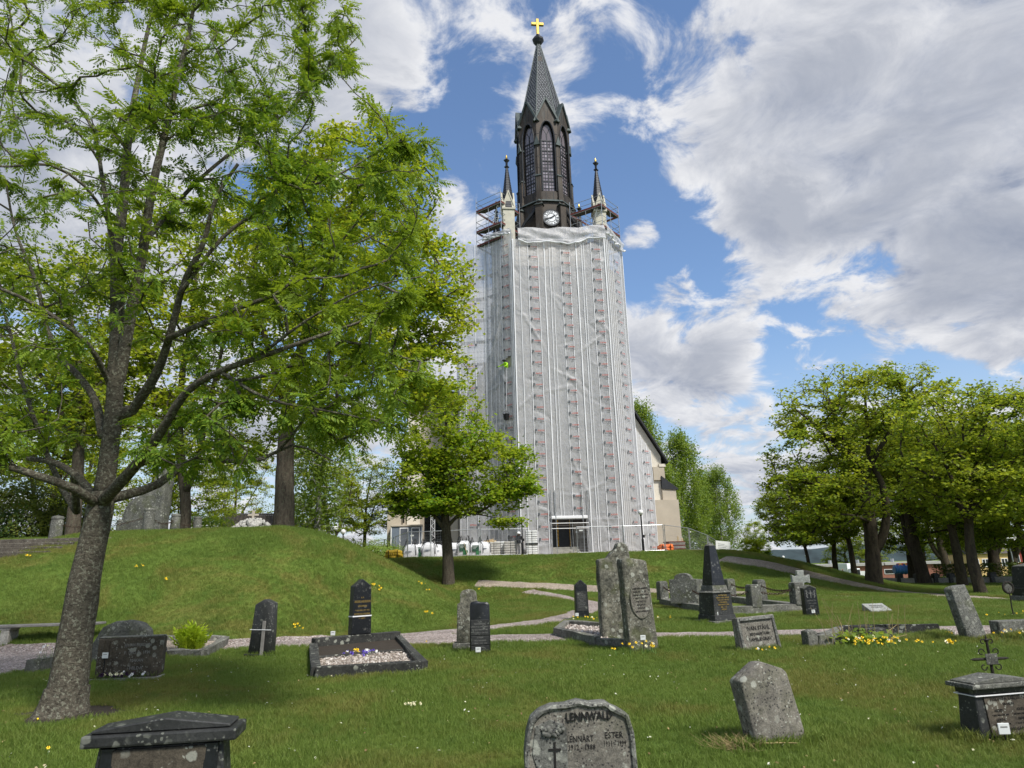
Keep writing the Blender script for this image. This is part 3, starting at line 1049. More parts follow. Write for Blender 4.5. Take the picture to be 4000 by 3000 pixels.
def make_tree(name, label, limbs, targets, leaf, bark_m, group=None, seed=1, step=0.5, per_tip=45, spread=(0.55, 0.55, 0.26), size=0.17, templ=LEAF_BROAD,
              tip_r=0.012, power=0.46, along=4, cat='tree', knob=0.05, upbias=0.9, rmin=0.0, loc=None, up=0.35):
    r = np.random.default_rng(seed)
    sk = skeleton(limbs, targets, seed, step, up=up)
    pos, par, tan, rad, cnt, chains, tips, base = sk
    org = np.array(limbs[0][0][0], float)
    wm = wood_mesh(name + '_trunk', sk, tip_r, power, seed, rmin, knob)
    wm.transform(Matrix.Translation(-Vector(org)))
    # leaf clumps round the ends of the twigs
    cl = [pos[tips]]
    cur = tips.copy()
    for k in range(along):
        nxt = par[cur]
        ok = (nxt >= base)
        cur = np.where(ok, nxt, cur)
        cl.append(pos[cur][r.random(len(cur)) < 0.5])
    cl = np.concatenate(cl)
    m = max(1, int(per_tip * len(tips) / len(cl)))
    w = 0.35 + 1.3 * r.random(len(cl)) ** 1.3
    num = np.maximum(1, (m * w).astype(int))
    cen = np.repeat(cl, num, axis=0)
    off = r.normal(0, 1, (len(cen), 3)) * np.array(spread) * 0.62
    cen = cen + off
    lm = leaf_mesh(name + '_leaves', cen, size, templ, seed + 5, upbias)
    lm.transform(Matrix.Translation(-Vector(org)))
    t = thing(name, label, cat, org, 0.0, group)
    link('trunk', wm, MATS[bark_m], t)
    cr = link('crown', lm, MATS[leaf], t)
    cr['kind'] = 'stuff'
    return t


def copy_tree(src, loc, rotz, scale, label, group=None):
    c = dup_tree(src)
    c.location = [float(v) for v in loc]; c.rotation_euler = (0, 0, rotz); c.scale = scale if hasattr(scale, '__len__') else (scale,) * 3
    c['label'] = label
    if group: c['group'] = group
    return c


def limb_px(pix, depth, r0, r1):
    """limb polyline from photo pixels, each with its own distance"""
    return ([P(px, py, Y) for (px, py), Y in zip(pix, depth)], r0, r1)


# --- the rowan in the foreground ------------------------------------------------
def pinnate_mesh(name, base, dirs, length, seed):
    """compound leaves: a stalk with 6 pairs of leaflets and one at the end, drooping"""
    r = np.random.default_rng(seed)
    n = len(base)
    dirs = dirs / (np.linalg.norm(dirs, axis=1)[:, None] + 1e-9)
    upv = np.tile(np.array((0, 0, 1.0)), (n, 1)) + r.normal(0, 0.35, (n, 3))
    side = np.cross(dirs, upv); side /= (np.linalg.norm(side, axis=1)[:, None] + 1e-9)
    up = np.cross(side, dirs)
    L = (length * (0.7 + 0.6 * r.random(n)))[:, None]
    V = []; F = []
    tri = np.array([(0, 1, 2), (0, 2, 3)])
    pairs = 6
    for k in range(pairs * 2 + 1):
        s = (k // 2 + 1.2) / (pairs + 1.0) if k < pairs * 2 else 1.0
        sg = 1 if k % 2 else -1
        droop = -0.38 * s * s
        p0 = base + dirs * L * s + up * L * droop
        d2 = (dirs - up * 0.76 * s)
        d2 /= np.linalg.norm(d2, axis=1)[:, None]
        if k < pairs * 2:
            ld = side * sg * 0.86 + d2 * 0.50 - up * 0.18
        else:
            ld = d2
        ld = ld + r.normal(0, 0.10, (n, 3)); ld /= np.linalg.norm(ld, axis=1)[:, None]
        wd = np.cross(ld, up * 0.9 + d2 * 0.1); wd /= (np.linalg.norm(wd, axis=1)[:, None] + 1e-9)
        ll = L * 0.36 * (1.0 - 0.25 * abs(s - 0.55))
        ww = ll * 0.20
        v = np.stack((p0, p0 + ld * ll * 0.5 + wd * ww, p0 + ld * ll - up * ll * 0.06, p0 + ld * ll * 0.5 - wd * ww), 1)
        V.append(v)
    V = np.stack(V, 1)                       # n, leaflets, 4, 3
    nl = V.shape[1]
    f = (np.arange(n * nl) * 4)[:, None, None] + tri[None]
    return fast_mesh(name, V.reshape(-1, 3), f.reshape(-1, 3), False)


def make_rowan():
    r = np.random.default_rng(21)
    y0 = G(235, 2795)[1]
    L = lambda pix, dd, a, b_: limb_px(pix, [y0 + d for d in dd], a, b_)
    limbs = [
        L([(228, 2815), (262, 2700), (300, 2450), (345, 2200), (385, 2020), (400, 1930)], [0, 0, 0, 0, .05, .1], 0.235, 0.150),
        L([(400, 1950), (430, 1750), (450, 1500), (455, 1350), (460, 1150), (455, 1000), (480, 800), (500, 560), (520, 420), (560, 200), (620, -60)], [.1, .1, .1, .15, .25, .4, .6, .9, 1.2, 1.5, 1.8], 0.126, 0.024),
        L([(465, 1480), (520, 1180), (555, 1000), (590, 760), (650, 500), (700, 280), (740, 120), (770, -80)], [.1, 0, -.2, -.4, -.5, -.4, -.3, -.2], 0.092, 0.024),
        L([(520, 1600), (620, 1440), (680, 1250), (720, 1100), (790, 960), (850, 760), (930, 640)], [.1, -.3, -.6, -.8, -1.0, -1.2, -1.3], 0.074, 0.020),
        L([(400, 1960), (520, 1830), (620, 1700), (740, 1520), (860, 1450), (1000, 1400), (1200, 1330), (1400, 1260)], [0, -.5, -.9, -1.2, -1.4, -1.5, -1.5, -1.4], 0.085, 0.016),
        L([(660, 1320), (800, 1260), (940, 1200), (1100, 1140), (1300, 1000), (1500, 900)], [-.6, -.7, -.8, -.8, -.7, -.5], 0.041, 0.010),
        L([(420, 1950), (600, 1900), (760, 1800), (880, 1800), (1000, 1800), (1150, 1740), (1300, 1800)], [.1, .6, 1.0, 1.3, 1.6, 1.9, 2.2], 0.074, 0.012),
        L([(380, 1960), (300, 1860), (220, 1810), (100, 1790), (-150, 1780)], [.1, .5, .7, .9, 1.1], 0.063, 0.024),
        L([(380, 1970), (270, 1900), (150, 1860), (0, 1815), (-250, 1800)], [0, -.5, -.7, -.8, -.9], 0.070, 0.024),
        L([(400, 1700), (370, 1560), (300, 1460), (230, 1390), (180, 1270), (150, 1130), (60, 900), (20, 700)], [.1, .4, .6, .8, .9, 1.0, 1.1, 1.2], 0.063, 0.014),
        L([(430, 1500), (330, 1330), (200, 1230), (80, 1160), (-150, 1080)], [.1, -.5, -.8, -1.0, -1.2], 0.044, 0.016),
        L([(445, 1300), (440, 1000), (400, 700), (350, 480), (220, 330), (60, 200), (-60, 110)], [.2, .6, .9, 1.2, 1.3, 1.4, 1.5], 0.056, 0.012),
        L([(460, 1150), (400, 820), (300, 700), (180, 640), (60, 650), (-200, 640)], [.2, -.3, -.7, -1.0, -1.2, -1.4], 0.037, 0.010),
        L([(300, 2000), (240, 1900), (90, 1500), (40, 1300), (-60, 1000)], [.9, 1.3, 1.7, 1.9, 2.2], 0.052, 0.016),
        L([(560, 950), (780, 700), (950, 560), (1130, 430), (1300, 250), (1400, 140)], [-.2, .2, .5, .8, 1.1, 1.3], 0.037, 0.010),
        L([(700, 1150), (900, 900), (1150, 760), (1400, 640), (1560, 520)], [-.8, -.8, -.7, -.5, -.3], 0.033, 0.008),
        L([(1000, 1400), (1200, 1250), (1450, 1120), (1650, 1080)], [-1.5, -1.7, -1.8, -1.8], 0.026, 0.008),
        L([(860, 1450), (1050, 1560), (1250, 1600), (1450, 1640)], [-1.4, -1.5, -1.5, -1.4], 0.026, 0.008),
    ]
    # crown: ends of twigs wanted at these places (pixel, spread, depth range)
    tg = []
    def fill(n, x0, x1, y0_, y1_, d0, d1):
        for _ in range(n):
            tg.append(P(r.uniform(x0, x1), r.uniform(y0_, y1_), y0 + r.uniform(d0, d1)))
    fill(150, -250, 700, -250, 500, -1.6, 2.6)
    fill(170, 600, 1250, -250, 500, -1.6, 2.4)
    fill(40, 1150, 1400, 0, 320, -0.6, 1.8)
    fill(120, -250, 500, 450, 1300, -1.6, 2.4)
    fill(160, 450, 1150, 400, 1150, -1.9, 2.6)
    fill(150, 1000, 1620, 560, 1250, -1.9, 1.6)
    fill(22, 1450, 1730, 520, 900, -1.2, 1.0)
    fill(130, 700, 1560, 1150, 1640, -2.0, 1.5)
    fill(60, 1150, 1650, 1400, 1750, -1.8, 1.2)
    fill(70, -250, 350, 1250, 1760, -1.6, 2.2)
    fill(40, 500, 1000, 1560, 1840, -1.6, 1.8)
    fill(10, 1380, 1600, 400, 620, -0.6, 1.0)
    sk = skeleton(limbs, tg, 22, 0.28, jit=0.16, up=0.25)
    pos, par, tan, rad, cnt, chains, tips, base = sk
    org = np.array(limbs[0][0][0]); org[2] -= 0.05
    wm = wood_mesh('rowan_trunk', sk, 0.0065, 0.40, 3, 0.0, 0.035, (16, 8, 4))
    wm.transform(Matrix.Translation(-Vector(org)))
    ids = []
    cur = tips.copy()
    b_ = []; d_ = []
    for k in range(6):
        m = 4 if k == 0 else 2
        for _ in range(m):
            sel = cur if k == 0 else cur[r.random(len(cur)) < 0.78]
            t = tan[sel]
            rv = r.normal(0, 1, (len(sel), 3)); rv[:, 2] *= 0.5
            d = t * (0.8 if k == 0 else 0.35) + rv * 0.62
            b_.append(pos[sel] + r.normal(0, 0.03, (len(sel), 3))); d_.append(d)
        nxt = par[cur]; ok = nxt >= base
        cur = np.where(ok, nxt, cur)
    b_ = np.concatenate(b_); d_ = np.concatenate(d_)
    lm = pinnate_mesh('rowan_leaves', b_, d_, 0.18, 4)
    lm.transform(Matrix.Translation(-Vector(org)))
    t = thing('rowan_tree', 'leaning rowan with lichen grey trunk and feathery leaves beside the round topped gravestone', 'tree', org)
    link('trunk', wm, MATS['bark_rowan'], t)
    cr = link('crown', lm, MATS['leaf_rowan'], t); cr['kind'] = 'stuff'
    # flared root foot
    g = float(ht(org[0], org[1]))
    m = MB(); 
    prof = [(0.34, -0.06), (0.285, 0.05), (0.25, 0.16), (0.232, 0.32)]
    m.lathe(prof, 18, (0, 0, g - org[2] + 0.0))
    rr = np.random.default_rng(5)
    m.v = [(p[0] * (1 + 0.10 * math.sin(5 * math.atan2(p[1], p[0]))) + (p[2]) * 0.12, p[1] * (1 + 0.10 * math.sin(5 * math.atan2(p[1], p[0]))), p[2]) for p in m.v]
    m.build('root_flare', MATS['bark_rowan'], t, True)
    return t


def clump_targets(n_cl, per, cen, rad, cl_r, r, shell=0.6, flat=-0.55):
    c = ellipsoid_targets(n_cl, cen, rad, r, shell, flat)
    out = []
    for p in c:
        for _ in range(per):
            out.append(p + r.normal(0, 1, 3) * np.array(cl_r))
    return out

# ------------------------------------------------------------------ church
CROT = R(7.0)
CO = P(2243, 2176, 54.0)            # foot of the middle of the wrapped front
CO[2] = float(ht(CO[0], CO[1]))
AX = 5.5                            # the tower axis lies this far behind the front sheet


def cl2w(u, v, z=0.0):
    return np.array((CO[0] + u * math.cos(CROT) - v * math.sin(CROT), CO[1] + u * math.sin(CROT) + v * math.cos(CROT), CO[2] + z))


def hz(py, u=0.0, v=0.0):
    """height above the church foot of what stands at (u, v) and shows in photo row py"""
    lo, hi = -5.0, 90.0
    for _ in range(50):
        m = (lo + hi) / 2
        if proj(cl2w(u, v, m))[1] > py: lo = m
        else: hi = m
    return lo


church = thing('church', 'cream plastered church with dark belfry, slate spire and golden cross', 'church', CO, CROT)


def fill_poly(outer, holes, y0, y1, name, mat, parent, rot=None, bevel=0):
    """flat wall of outline `outer` in x,z with holes, from y0 (front) to y1 (back)"""
    bm = bmesh.new()
    ed = []
    for loop in [outer] + holes:
        vs = [bm.verts.new((p[0], y0, p[1])) for p in loop]
        ed += [bm.edges.new((vs[i], vs[(i + 1) % len(vs)])) for i in range(len(vs))]
    bmesh.ops.triangle_fill(bm, edges=ed, use_beauty=True, use_dissolve=False)
    for f in bm.faces:
        if f.normal.y > 0: f.normal_flip()
    ext = bmesh.ops.extrude_face_region(bm, geom=list(bm.faces))
    vs = [e for e in ext['geom'] if isinstance(e, bmesh.types.BMVert)]
    bmesh.ops.translate(bm, verts=vs, vec=(0, y1 - y0, 0))
    bmesh.ops.recalc_face_normals(bm, faces=bm.faces)
    me = bpy.data.meshes.new(name); bm.to_mesh(me); bm.free()
    return link(name, me, mat, parent)


def arch(w, z0, zs, zt, n=7):
    """pointed arch outline, half width w, sill z0, springing zs, point zt; counter-clockwise from bottom left"""
    pts = [(-w, z0), (w, z0)]
    for i in range(n + 1):
        t = i / n
        pts.append((w * math.cos(t * math.pi / 2) ** 0.85 if i < n else 0.0, zs + (zt - zs) * math.sin(t * math.pi / 2 * 0.999) ** 1.15 if i else zs))
    left = [(-x, z) for x, z in pts[2:-1]][::-1]
    return pts + left


def oct_part(ob, k):
    ob.location = (0, AX, 0)
    ob.rotation_euler = (0, 0, k * math.pi / 4)
    return ob


AP = 2.5; HS = AP * math.tan(math.pi / 8)
zf = lambda py: hz(py, 0, AX - AP)
zSheet = zf(905); zClk = zf(855); zCor = zf(790); zWin0 = zf(744); zWinS = zf(545); zWinT = zf(481); zVal = zf(466); zPk = zf(388)
zTip = hz(178, 0, AX); zBase = zSheet - 8
# lower octagon with the clock
mb = MB()
oc = [(AP * 1.04 / math.cos(math.pi / 8) * math.sin(math.pi / 8 + k * math.pi / 4), AX - AP * 1.04 / math.cos(math.pi / 8) * math.cos(math.pi / 8 + k * math.pi / 4)) for k in range(8)]
mb.hprism(oc, zBase, zCor - 0.02)
mb.build('belfry_base', MATS['belfry_metal'], church, bevel=0.03)
mb = MB()
oc2 = [((p[0]) * 1.07, AX + (p[1] - AX) * 1.07) for p in oc]
mb.hprism(oc2, zCor, zCor + 0.22, 0.955, (0, AX))
mb.build('string_course', MATS['copper_green'], church)
wall_me = wind_me = None
WW = 0.56
for k in range(8):
    out = [(-HS, zCor + 0.22), (HS, zCor + 0.22), (HS, zVal), (0, zPk), (-HS, zVal)]
    if wall_me is None:
        w = fill_poly(out, [arch(WW + 0.16, zWin0 - 0.05, zWinS, zWinT + 0.28)], -AP, -AP + 0.34, 'belfry_wall', MATS['belfry_metal'], church)
        wall_me = w.data
        # seams of the cladding, standing slightly proud
        seam_h = MB().box(0, HS - WW - 0.26, -AP - 0.018, -AP - 0.002, 0, 0.035).mesh('seam')
        seam_v = MB().box(-0.015, 0.015, -AP - 0.018, -AP - 0.002, zCor + 0.25, zWin0 - 0.12).mesh('seam')
        seam_t = MB().box(-0.012, 0.012, -AP - 0.016, -AP - 0.002, zWinT + 0.5, zPk - 1.0).mesh('seam')
        seams = [(seam_h, x, zz) for zz in np.linspace(zCor + 1.2, zVal - 0.4, 7) for x in (-HS + 0.04, WW + 0.2)] + [(seam_v, x, 0) for x in (-0.35, 0.35)] + [(seam_t, x, 0) for x in (-0.17, 0.17)]
        # moulded frame round the window: a swept pointed arch
        mm = MB()
        a = arch(WW + 0.15, zWin0 - 0.04, zWinS, zWinT + 0.26)
        mm.tube([(x, -AP - 0.01, z) for x, z in a[1:] + a[:1]], 0.075, 6)
        frame_me = mm.mesh('arch_moulding', True)
        # window lattice
        mm = MB()
        zs_, zt_ = zWinS, zWinT
        for x in (-WW, 0, WW):
            mm.box(x - 0.045, x + 0.045, -AP + 0.20, -AP + 0.30, zWin0, zs_ + (0.15 if x else (zt_ - zs_) * 0.45))
        for x in (-WW / 2, WW / 2):
            mm.box(x - 0.016, x + 0.016, -AP + 0.21, -AP + 0.27, zWin0, zs_ + 0.12)
        rows = 15
        for i in range(rows + 1):
            zz = zWin0 + (zs_ - zWin0) * i / rows
            h = 0.055 if i % 3 == 0 else 0.016
            mm.box(-WW, WW, -AP + (0.19 if i % 3 == 0 else 0.215), -AP + 0.28, zz - h, zz + h)
        a = arch(WW, zWin0, zs_, zt_)
        mm.tube([(x, -AP + 0.25, z) for x, z in a[1:] + a[:1]], 0.05, 6)
        for s in (-1, 1):
            q = [(s * WW * (0.5 + 0.5 * math.cos(t)), -AP + 0.25, zs_ + 0.1 + (zt_ - zs_) * 0.55 * math.sin(t)) for t in np.linspace(0, math.pi / 2, 6)]
            q = [(0, -AP + 0.25, zs_ + (zt_ - zs_) * 0.4), (s * WW * 0.35, -AP + 0.25, zs_ + (zt_ - zs_) * 0.62), (s * WW * 0.5, -AP + 0.25, zs_ + (zt_ - zs_) * 0.72)]
            mm.tube(q, 0.04, 5)
        lat_me = mm.mesh('lattice', True)
        mm = MB(); mm.box(-WW / 4 + 0.02, WW / 4 - 0.02, -AP + 0.25, -AP + 0.262, 0.02, (zWinS - zWin0) / 15 - 0.02); pane_me = mm.mesh('pane'); pane_me.materials.append(MATS['window_glass'])
        mm = MB(); mm.prism(arch(WW, zWin0, zWinS, zWinT), -AP + 0.27, -AP + 0.30); back_me = mm.mesh('glazing')
        mm = MB(); mm.prism([(-WW + .03, zWinS), (WW - .03, zWinS)] + arch(WW - 0.03, zWin0, zWinS, zWinT - 0.05)[3:-1], -AP + 0.25, -AP + 0.262); head_me = mm.mesh('pane')
        # gable coping and the little roof behind it
        mm = MB()
        for s in (-1, 1):
            d = np.array((-s * HS, 0, zPk - zVal)); d /= np.linalg.norm(d)
            nrm = np.array((d[2] * s, 0, -d[0] * s)) if s > 0 else np.array((-d[2], 0, d[0]))
            nrm = np.array((s * abs(d[2]), 0, abs(d[0])))
            p0 = np.array((s * HS, 0, zVal)) - d * 0.35; p1 = np.array((0, 0, zPk)) + d * 0.1
            q = []
            for yy in (-AP - 0.16, -AP + 0.42):
                for pp in (p0, p1):
                    for e in (-0.02, 0.14):
                        w_ = pp + nrm * e; q.append((w_[0], yy, w_[2]))
            mm.add(q, [(0, 2, 3, 1), (4, 5, 7, 6), (0, 1, 5, 4), (2, 6, 7, 3), (1, 3, 7, 5), (0, 4, 6, 2)])
        cop_me = mm.mesh('gable_coping')
        mm = MB()
        mm.add([(-HS, -AP + 0.40, zVal + 0.02), (HS, -AP + 0.40, zVal + 0.02), (0, -AP + 0.40, zPk + 0.02), (0, -0.55, zPk + 0.02), (-HS * 0.5, -0.9, zVal), (HS * 0.5, -0.9, zVal)],
               [(0, 2, 3, 4), (1, 5, 3, 2)])
        groof_me = mm.mesh('gable_roof')
    else:
        w = link('belfry_wall', wall_me, None, church)
    oct_part(w, k)
    if k in (0, 1, 2, 6, 7):
        for me_, x_, z_ in seams:
            o = link('seam', me_, MATS['lead_dark'], w); o.location = (x_, 0, z_)
    o = link('arch_moulding', frame_me, MATS['lead_dark'], w)
    win = oct_part(link('window', lat_me, MATS['lead_dark'], church), k)
    if k in (0, 1, 7):
        for i in range(15):
            for j in range(4):
                p_ = link('pane', pane_me, None, win)
                p_.location = (-WW * 0.75 + j * WW / 2, 0, zWin0 + i * (zWinS - zWin0) / 15)
                p_.rotation_euler = (random.uniform(-0.012, 0.012), 0, 0)
        link('pane', head_me, MATS['window_glass'], win)
    link('glazing', back_me, MATS['dark_glass'], win)
    oct_part(link('gable_coping', cop_me, MATS['copper_green'], church), k)
    oct_part(link('gable_roof', groof_me, MATS['copper_green'], church), k)
# corner buttresses of the octagon
mm = MB(); mc = MB()
RB = AP / math.cos(math.pi / 8)
zS1, zS2, zS3 = hz(803, 0, AX - RB), hz(684, 0, AX - RB), hz(548, 0, AX - RB)
for (hw, yo, z0, z1) in ((0.34, 0.72, zBase, zS1), (0.30, 0.50, zS1 + 0.1, zS1 + 1.0), (0.26, 0.42, zS1 + 1.0, zS2), (0.21, 0.30, zS2, zS3)):
    mm.box(-hw, hw, -RB - yo + 0.35, -RB + 0.5, z0, z1)
but_me = mm.mesh('buttress', bevel=0.025)
caps = []
for (hw, yo, z) in ((0.46, 0.84, zS1), (0.32, 0.48, zS2)):
    caps.append(MB().frustum((-hw, hw, -RB - yo + 0.35, -RB + 0.3), (-hw * 0.62, hw * 0.62, -RB - yo * 0.5 + 0.35, -RB + 0.3), z, z + 0.34).mesh('cap'))
caps.append(MB().prism([(-0.30, zS3 - 0.40), (0.30, zS3 - 0.40), (0, zS3 + 0.62)], -RB - 0.10, -RB + 0.4).mesh('cap'))
for k in range(8):
    o = link('buttress', but_me, MATS['belfry_metal'], church)
    o.location = (0, AX, 0); o.rotation_euler = (0, 0, (k + 0.5) * math.pi / 4)
    for me_ in caps:
        link('cap', me_, MATS['copper_green'], o)
# slated spire
SB = AP * 0.985
mm = MB(); v = []
RT = 0.20
zS0 = zVal - 0.25
slate_v = []; slate_f = []
for k in range(8):
    a0 = (k - 0.5) * math.pi / 4 - math.pi / 2; a1 = (k + 0.5) * math.pi / 4 - math.pi / 2
    rows = 46
    b0 = np.array((math.cos(a0), math.sin(a0))); b1 = np.array((math.cos(a1), math.sin(a1)))
    nr = np.array((math.cos((a0 + a1) / 2), math.sin((a0 + a1) / 2)))
    for i in range(rows):
        t0, t1 = i / rows, (i + 1.35) / rows
        r0 = SB / math.cos(math.pi / 8) * (1 - t0) + RT * t0; r1 = SB / math.cos(math.pi / 8) * (1 - t1) + RT * t1
        z0 = zS0 + (zTip - zS0) * t0; z1 = zS0 + (zTip - zS0) * min(t1, 1.02)
        n = max(1, int(round(2 * r0 * math.sin(math.pi / 8) / 0.27)))
        sh = 0.5 / n if i % 2 else 0.0
        for j in range(-1, n + 1):
            u0, u1 = max(0, (j) / n + sh), min(1, (j + 1) / n + sh)
            if u1 - u0 < 0.02: continue
            um = (u0 + u1) / 2
            lift = 0.035
            pa = lambda u, r, z, l: (r * ((1 - u) * b0[0] + u * b1[0]) + nr[0] * l, AX + r * ((1 - u) * b0[1] + u * b1[1]) + nr[1] * l, z)
            b = len(slate_v)
            e = (u1 - u0) * 0.06
            slate_v += [pa(u0 + e, r0 * 1.004, z0 + 0.10, lift), pa(um, r0, z0 - 0.02, lift + 0.008), pa(u1 - e, r0 * 1.004, z0 + 0.10, lift), pa(u1 - e, r1, z1, 0.006), pa(u0 + e, r1, z1, 0.006)]
            slate_f.append((b, b + 1, b + 2, b + 3, b + 4))
me = bpy.data.meshes.new('slates'); me.from_pydata(slate_v, [], slate_f)
so = link('slate_covering', me, MATS['slate'], church); so['kind'] = 'stuff'
mm = MB()
mm.hprism([(SB / math.cos(math.pi / 8) * math.cos((k - .5) * math.pi / 4), AX + SB / math.cos(math.pi / 8) * math.sin((k - .5) * math.pi / 4)) for k in range(8)], zS0, zTip, RT / (SB / math.cos(math.pi / 8)), (0, AX))
spire = mm.build('spire', MATS['lead_dark'], church)
for k in range(8):
    a = (k - .5) * math.pi / 4
    m2 = MB(); m2.cyl((SB / math.cos(math.pi / 8) * math.cos(a) * 1.01, AX + SB / math.cos(math.pi / 8) * math.sin(a) * 1.01, zS0), (RT * math.cos(a) * 1.1, AX + RT * math.sin(a) * 1.1, zTip), 0.055, 0.05, 5)
    m2.build('hip_flashing', MATS['copper_green'], spire)
t = 0.80
rh = SB * (1 - t) + RT * t; zh = zS0 + (zTip - zS0) * t
m2 = MB(); m2.frustum((-0.24, 0.24, AX - rh - 0.08, AX - rh + 0.2), (-0.22, 0.22, AX - rh + 0.05, AX - rh + 0.25), zh - 0.3, zh + 0.35)
m2.build('hatch', MATS['belfry_metal'], spire)
# finial and cross
zc0, zc1 = hz(137, 0, AX), hz(76, 0, AX); zcb = hz(95, 0, AX)
m2 = MB(); m2.lathe([(0.22, 0), (0.42, 0.25), (0.60, 0.55), (0.62, 0.75), (0.45, 0.82), (0.45, 0.95), (0.30, 1.05), (0.30, zc0 - zTip - 0.45), (0.36, zc0 - zTip - 0.4), (0.20, zc0 - zTip + 0.02)], 8, (0, AX, zTip))
m2.build('finial', MATS['lead_dark'], church, bevel=0.01)
m2 = MB()
m2.box(-0.14, 0.14, AX - 0.14, AX + 0.14, zc0, zc1)
m2.box(-0.66, -0.142, AX - 0.135, AX + 0.135, zcb - 0.16, zcb + 0.16)
m2.box(0.142, 0.66, AX - 0.135, AX + 0.135, zcb - 0.16, zcb + 0.16)
m2.build('cross', MATS['gold_leaf'], church, bevel=0.02)
m2 = MB(); m2.cyl((0, AX, zc1), (0, AX, zc1 + 0.75), 0.015, 0.01, 5); m2.build('lightning_rod', MATS['black_metal'], church)
# clock
yc = AX - AP * 1.04 - 0.02
def disc(r, y0, y1, n=40, ri=None):
    m = MB()
    if ri is None:
        return m.prism([(r * math.cos(2 * math.pi * i / n), zClk + r * math.sin(2 * math.pi * i / n)) for i in range(n)], y0, y1)
    for i in range(n):
        a, b_ = 2 * math.pi * i / n, 2 * math.pi * (i + 1) / n
        m.prism([(ri * math.cos(a), zClk + ri * math.sin(a)), (r * math.cos(a), zClk + r * math.sin(a)), (r * math.cos(b_), zClk + r * math.sin(b_)), (ri * math.cos(b_), zClk + ri * math.sin(b_))], y0, y1)
    return m
CR_ = 0.86
clock = disc(CR_, yc - 0.10, yc).build('clock_face', MATS['clock_black'], church)
disc(CR_ * 0.80, yc - 0.13, yc - 0.10, 40, CR_ * 0.52).build('dial_ring', MATS['clock_white'], clock)
disc(CR_ * 0.44, yc - 0.13, yc - 0.10).build('dial_centre', MATS['clock_white'], clock)
disc(CR_ * 1.0, yc - 0.14, yc - 0.10, 40, CR_ * 0.93).build('rim', MATS['lead_dark'], clock)
for i, s in enumerate(['XII', 'I', 'II', 'III', 'IIII', 'V', 'VI', 'VII', 'VIII', 'IX', 'X', 'XI']):
    a = R(90 - 30 * i)
    o = lettering(clock, s, 0.27, (CR_ * 0.565 * math.cos(a), yc - 0.135, zClk + CR_ * 0.565 * math.sin(a)), MATS['clock_black'], 0.012, name='numeral', rot=(0, R(30 * i), 0), bold=0.006)
for i in range(60):
    a = R(6 * i)
    m2 = MB(); m2.box(-0.01, 0.01, yc - 0.135, yc - 0.10, CR_ * 0.84, CR_ * 0.90)
    if i == 0:
        tick_me = m2.mesh('minute_mark')
    o = link('minute_mark', tick_me, MATS['clock_white'], clock); o.location = (0, 0, zClk); o.rotation_euler = (0, a, 0)
for nm, ang, ln, wd in (('hour_hand', 54, 0.46, 0.065), ('minute_hand', 252, 0.74, 0.05)):
    m2 = MB(); m2.prism([(-wd * 0.7, -0.16), (wd * 0.7, -0.16), (wd, ln * 0.75), (0, ln), (-wd, ln * 0.75)], -0.02, 0.0)
    o = m2.build(nm, MATS['clock_black'], clock); o.location = (0, yc - (0.16 if nm[0] == 'h' else 0.185), zClk); o.rotation_euler = (0, R(ang), 0)
# lead scroll beside the clock base
for s in (-1, 1):
    q = [(s * (AP * 0.55 + 1.25 * math.sin(t) ** 2), AX - AP - 0.05 + 0.8 * t / 1.57, zCor - 0.4 - 2.2 * t / 1.57) for t in np.linspace(0, 1.57, 8)]
    m2 = MB(); m2.tube(q, 0.16, 8); m2.build('scroll', MATS['lead_dark'], church, True)

